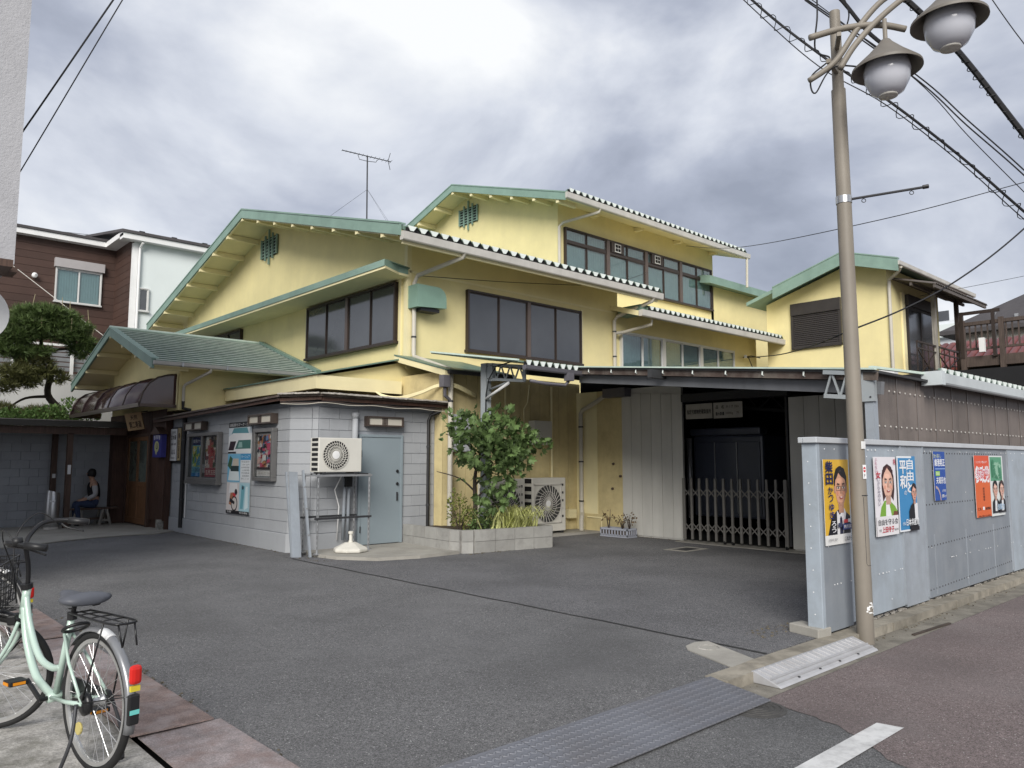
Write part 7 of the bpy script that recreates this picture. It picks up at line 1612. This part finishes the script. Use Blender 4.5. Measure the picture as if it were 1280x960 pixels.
# ================================================================== PINE AND SHRUBS BEHIND THE WALK
pn = thing('pine_tree', 'cloud pruned garden pine rising behind the covered walk', 'tree', (5.7, 26.2, 0))
tr2 = MB(); tr2.tube(smooth_path([(5.75, 26.2, 0), (5.7, 26.2, 1.6), (5.65, 26.2, 2.9), (5.2, 26.3, 3.6), (5.25, 26.3, 4.4), (4.95, 26.3, 5.1), (5.0, 26.3, 5.7)]), [.16 - .0035 * i for i in range(37)], 9)
for p in (((5.3, 26.3, 3.55), (4.6, 26.2, 3.45), (4.1, 26.2, 3.05)), ((5.2, 26.3, 4.3), (4.7, 26.2, 4.2), (4.0, 26.1, 4.25)), ((5.05, 26.3, 5.0), (4.5, 26.2, 5.05), (3.9, 26.2, 5.1)), ((5.05, 26.3, 4.9), (5.5, 26.2, 5.0), (5.95, 26.1, 5.0)), ((4.95, 26.3, 5.3), (4.6, 26.1, 5.5), (4.4, 26, 5.6)), ((5.6, 26.2, 3.0), (4.9, 26.1, 2.9), (4.2, 26, 2.75)), ((4.95, 26.3, 5.4), (5.4, 26.2, 5.6), (5.6, 26.2, 5.65)), ((5.2, 26.3, 4.0), (5.45, 26.2, 4.05), (5.6, 26.2, 4.05))):
    tr2.tube(smooth_path(p), [.06 - .0035 * i for i in range(13)], 6)
tr2.build('trunk', m_bark, pn, smooth=True)
pads = [(5.0, 26.2, 5.95, .85, .7, .32), (4.55, 26.1, 5.6, .75, .6, .26), (5.5, 26.1, 5.65, .75, .6, .28), (4.25, 26.0, 5.25, .55, .5, .26), (5.85, 26.0, 5.25, .5, .45, .24), (5.2, 25.8, 5.35, .55, .4, .2), (4.4, 26.0, 4.75, .6, .5, .2), (6.05, 26.1, 4.95, .4, .4, .2), (4.05, 26.0, 4.9, .35, .35, .25), (4.9, 25.9, 4.85, .3, .3, .14)]
pads2 = [(4.35, 26.0, 4.15, .6, .5, .24), (5.35, 26.0, 4.1, .35, .35, .17), (4.0, 25.9, 3.75, .45, .4, .17), (4.6, 25.9, 3.9, .4, .35, .14), (5.0, 25.9, 4.25, .4, .3, .15), (4.75, 25.9, 4.5, .5, .3, .15)]
pads3 = [(3.75, 25.9, 3.0, .7, .5, .25), (4.9, 25.9, 2.95, .6, .5, .22), (3.3, 25.9, 2.9, .5, .4, .22)]
foliage('crown', m_pine, pn, leaf_mesh(5600, blobs([(b[0], b[1], b[2], b[3] * 1.04, b[4], b[5] * .85) for b in pads], .1), .20, 'needle', 51, up=.7))
m_pine2 = leaf_mat('pine_needle_brownish', (.12, .125, .045))
foliage('lower_crown', m_pine2, pn, leaf_mesh(3000, blobs(pads2 + pads3, .1), .20, 'needle', 52, up=.7))
cd = MB(); r4 = random.Random(5)
for k in range(26):
    b = r4.choice(pads[:6]); x = b[0] + r4.uniform(-.8, .8) * b[3]; y = b[1] + r4.uniform(-.5, .5) * b[4]; z = b[2] + b[5] * .7; cd.tube([(x, y, z), (x + r4.uniform(-.05, .05), y, z + r4.uniform(.18, .4))], [.014, .008], 5)
cd.build('candles', M('pine_candle', (.30, .26, .16), .8, .1, 10), pn, kind='stuff')
hb_ = thing('leafy_shrub', 'bright green leafy shrub behind the walk roof under the pine', 'shrub', (4.9, 24.6, 0))
foliage('crown', m_bush, hb_, leaf_mesh(2600, blobs([(4.9, 24.7, 2.75, .7, .4, .4), (5.5, 24.8, 3.05, .5, .4, .35), (4.2, 24.7, 2.7, .7, .4, .35), (3.4, 24.6, 2.65, .6, .4, .3), (5.9, 24.9, 2.8, .4, .4, .5)], .1), .11, seed=61))
s1 = MB(); [s1.tube([(4.9, 24.7, 0), (4.2 + k * .35, 24.7, 2.4)], .03, 6) for k in range(5)]; s1.build('stem', m_bark, hb_)

# ================================================================== HOUSES ON THE LEFT
bh_ = thing('brown_house', 'two storey house with dark brown cladding and pale side wing', 'house', (9, 33, 0))
YB, YP = 34.0, 31.7
MB().box(3.5, 9.0, YB + .03, 42, 0, 10.6).build('wall', m_brownclad, bh_)
for i in range(22): MB().box(3.5, 8.88, YB, YB + .029, 4.2 + i * .29, 4.2 + i * .29 + .278).build('cladding_board', m_brownclad, bh_)
for i in range(22): MB().box(8.88, 8.91, YP + .02, YB + .029, 4.2 + i * .29, 4.2 + i * .29 + .278).build('cladding_board', m_brownclad, bh_)
MB().box(8.912, 15.5, YP, 42, 0, 10.45).build('pale_wall', m_palehouse, bh_)
MB().box(8.86, 9.06, YP - .03, YP + .12, 0, 10.4).build('corner_trim', m_white, bh_)
for mb, mm, nm in ((MB().box(3.3, 8.9, YB - .35, YB + .1, 10.55, 10.75), m_white, 'eave'), (MB().box(8.4, 8.9, YP - .35, YB - .35, 10.55, 10.75), m_white, 'eave'), (MB().box(8.4, 15.7, YP - .36, YP + .1, 10.45, 10.66), m_white, 'eave')): mb.build(nm, mm, bh_)
MB().hexa([(3.2, YB - .4, 10.76), (8.9, YB - .4, 10.76), (8.9, 40, 12.0), (3.2, 40, 12.0), (3.2, YB - .4, 10.86), (8.9, YB - .4, 10.86), (8.9, 40, 12.1), (3.2, 40, 12.1)]).build('roof', m_slate, bh_)
MB().hexa([(8.35, YP - .42, 10.67), (15.8, YP - .42, 10.67), (15.8, 40, 12.2), (8.35, 40, 12.2), (8.35, YP - .42, 10.78), (15.8, YP - .42, 10.78), (15.8, 40, 12.3), (8.35, 40, 12.3)]).build('roof', m_slate, bh_)
for i in range(9): MB().box(4.2 + i * 1.25, 4.4 + i * 1.25, (YB if i < 4 else YP) + .4, (YB if i < 4 else YP) + .5, 10.9, 11.05).build('snow_guard', m_black, bh_)
window(bh_, 'Y', YB, 6.72, 8.38, 8.1, 9.5, 1, m_white_frame, m_glass, curtain=M('pale_curtain', (.36, .44, .46), .9, .06, 3))
MB().box(6.66, 8.44, YB - .2, YB, 9.5, 9.85).build('shutter_box', M('shutter_grey', (.38, .36, .36), .5, .05, 3), bh_)
MB().lathe([(.08, 0), (.1, .05), (.1, .14), (.0, .22)], (6.0, YB - .05, 9.0), 12, (0, -1, .2)).build('vent_cap', m_white, bh_)
window(bh_, 'Y', YP, 9.12, 9.52, 7.7, 8.65, 1, m_white_frame, m_frost, sash=1, fw=.05)
MB().tube([(9.15, YP - .3, 10.4), (9.1, YP - .1, 10.2), (9.1, YP - .1, 0)], .05, 8).build('downpipe', m_white, bh_)
bh_.location.z = -.25
# pale neighbour yard behind the pine
ny = thing('pale_outbuilding', 'pale outbuilding with grey slatted balcony behind the pine', 'building', (4, 30, 0))
MB().box(-2, 9, 29, 31.5, 0, 4.55).build('wall', M('pale_shed', (.55, .55, .54), .8, .05, 1), ny)
for i in range(5): MB().box(3.0, 7.6, 28.9, 29.0, 4.62 + i * .16, 4.74 + i * .16).build('slat', M('slat_grey', (.20, .21, .22), .6, .1, 2), ny)
MB().box(1.4, 9, 28.92, 28.98, 5.45, 5.52).build('rail', m_white, ny)
for x in (1.6, 2.9, 4.6, 6.3, 7.7): MB().box(x, x + .09, 28.80, 28.89, 4.5, 5.6).build('post', m_white, ny)
MB().box(1.4, 3.0, 28.93, 28.97, 4.9, 4.98).build('rail', m_white, ny)
# white stucco building overhanging the left edge
su = thing('stucco_building', 'tall rough white stucco building corner at the left edge', 'building', (-1, 12, 0))
MB().box(-8, 1.60, 10.2, 17, 3.85, 11).build('upper_wall', m_stucco, su); MB().box(-8, .9, 11.0, 17, 0, 3.84).build('lower_wall', m_stucco, su)
MB().box(-8, 1.52, 9.75, 10.19, 3.72, 3.80).build('small_eave', m_brownpost, su); MB().box(1.3, 1.62, 10.1, 10.4, 3.74, 3.80).build('eave_tip', m_brownpost, su)
sg = thing('round_sign', 'white rounded wall sign cut by the left edge', 'sign', (1.2, 10.4, 3.0))
MB().lathe([(.001, 0), (.34, 0), (.34, .06), (.001, .06)], (1.30, 10.6, 3.30), 32, (0, -1, 0)).build('disc', m_white, sg); MB().tube([(1.1, 10.6, 3.30), (.85, 11.0, 3.30)], .03, 8).build('bracket', m_dkmetal, sg)

gm = MB(); r6 = random.Random(77)
def grit(n, f):
    for _ in range(n):
        x, y, z = f(); q = r6.uniform(.006, .024); gm.hexa([(x, y, z), (x + q, y + q * .2, z), (x + q, y + q, z), (x, y + q * .8, z), (x + q * .2, y, z + q * .5), (x + q, y + q * .3, z + q * .35), (x + q * .8, y + q, z + q * .5), (x, y + q, z + q * .3)])
grit(120, lambda: (6.31 - abs(r6.gauss(0, .05)), r6.uniform(12.6, 18.9), .001)); grit(60, lambda: (r6.uniform(6.1, 6.7), r6.uniform(11.2, 12.2), .004))
grit(90, lambda: (8.5 + 1.95 * r6.random(), 10.42 - abs(r6.gauss(0, .06)), .005)); grit(70, lambda: (13.2 - abs(r6.gauss(0, .06)), r6.uniform(9.3, 11.2), .005)); grit(60, lambda: (r6.uniform(6.5, 7.3), r6.uniform(3.7, 3.95), .005)); grit(90, lambda: (r6.uniform(5.1, 12), 3.18 - abs(r6.gauss(0, .05)), -.073)); grit(50, lambda: (1.97 + abs(r6.gauss(0, .06)), r6.uniform(4.0, 9.5), .002))
gm.build('ground_grit', M('grit_and_contact_shade', (.12, .105, .08), .95, .6, 40), kind='stuff', label='dark grit and leaf crumbs doubling as contact shadow along wall feet and kerbs', cat='grit')  # grit specks, their dark tone also stands in for contact shadow

# ------------------------------------------------------------------ finish
S.render.engine = 'CYCLES'
S.cycles.max_bounces = 6; S.cycles.transparent_max_bounces = 12
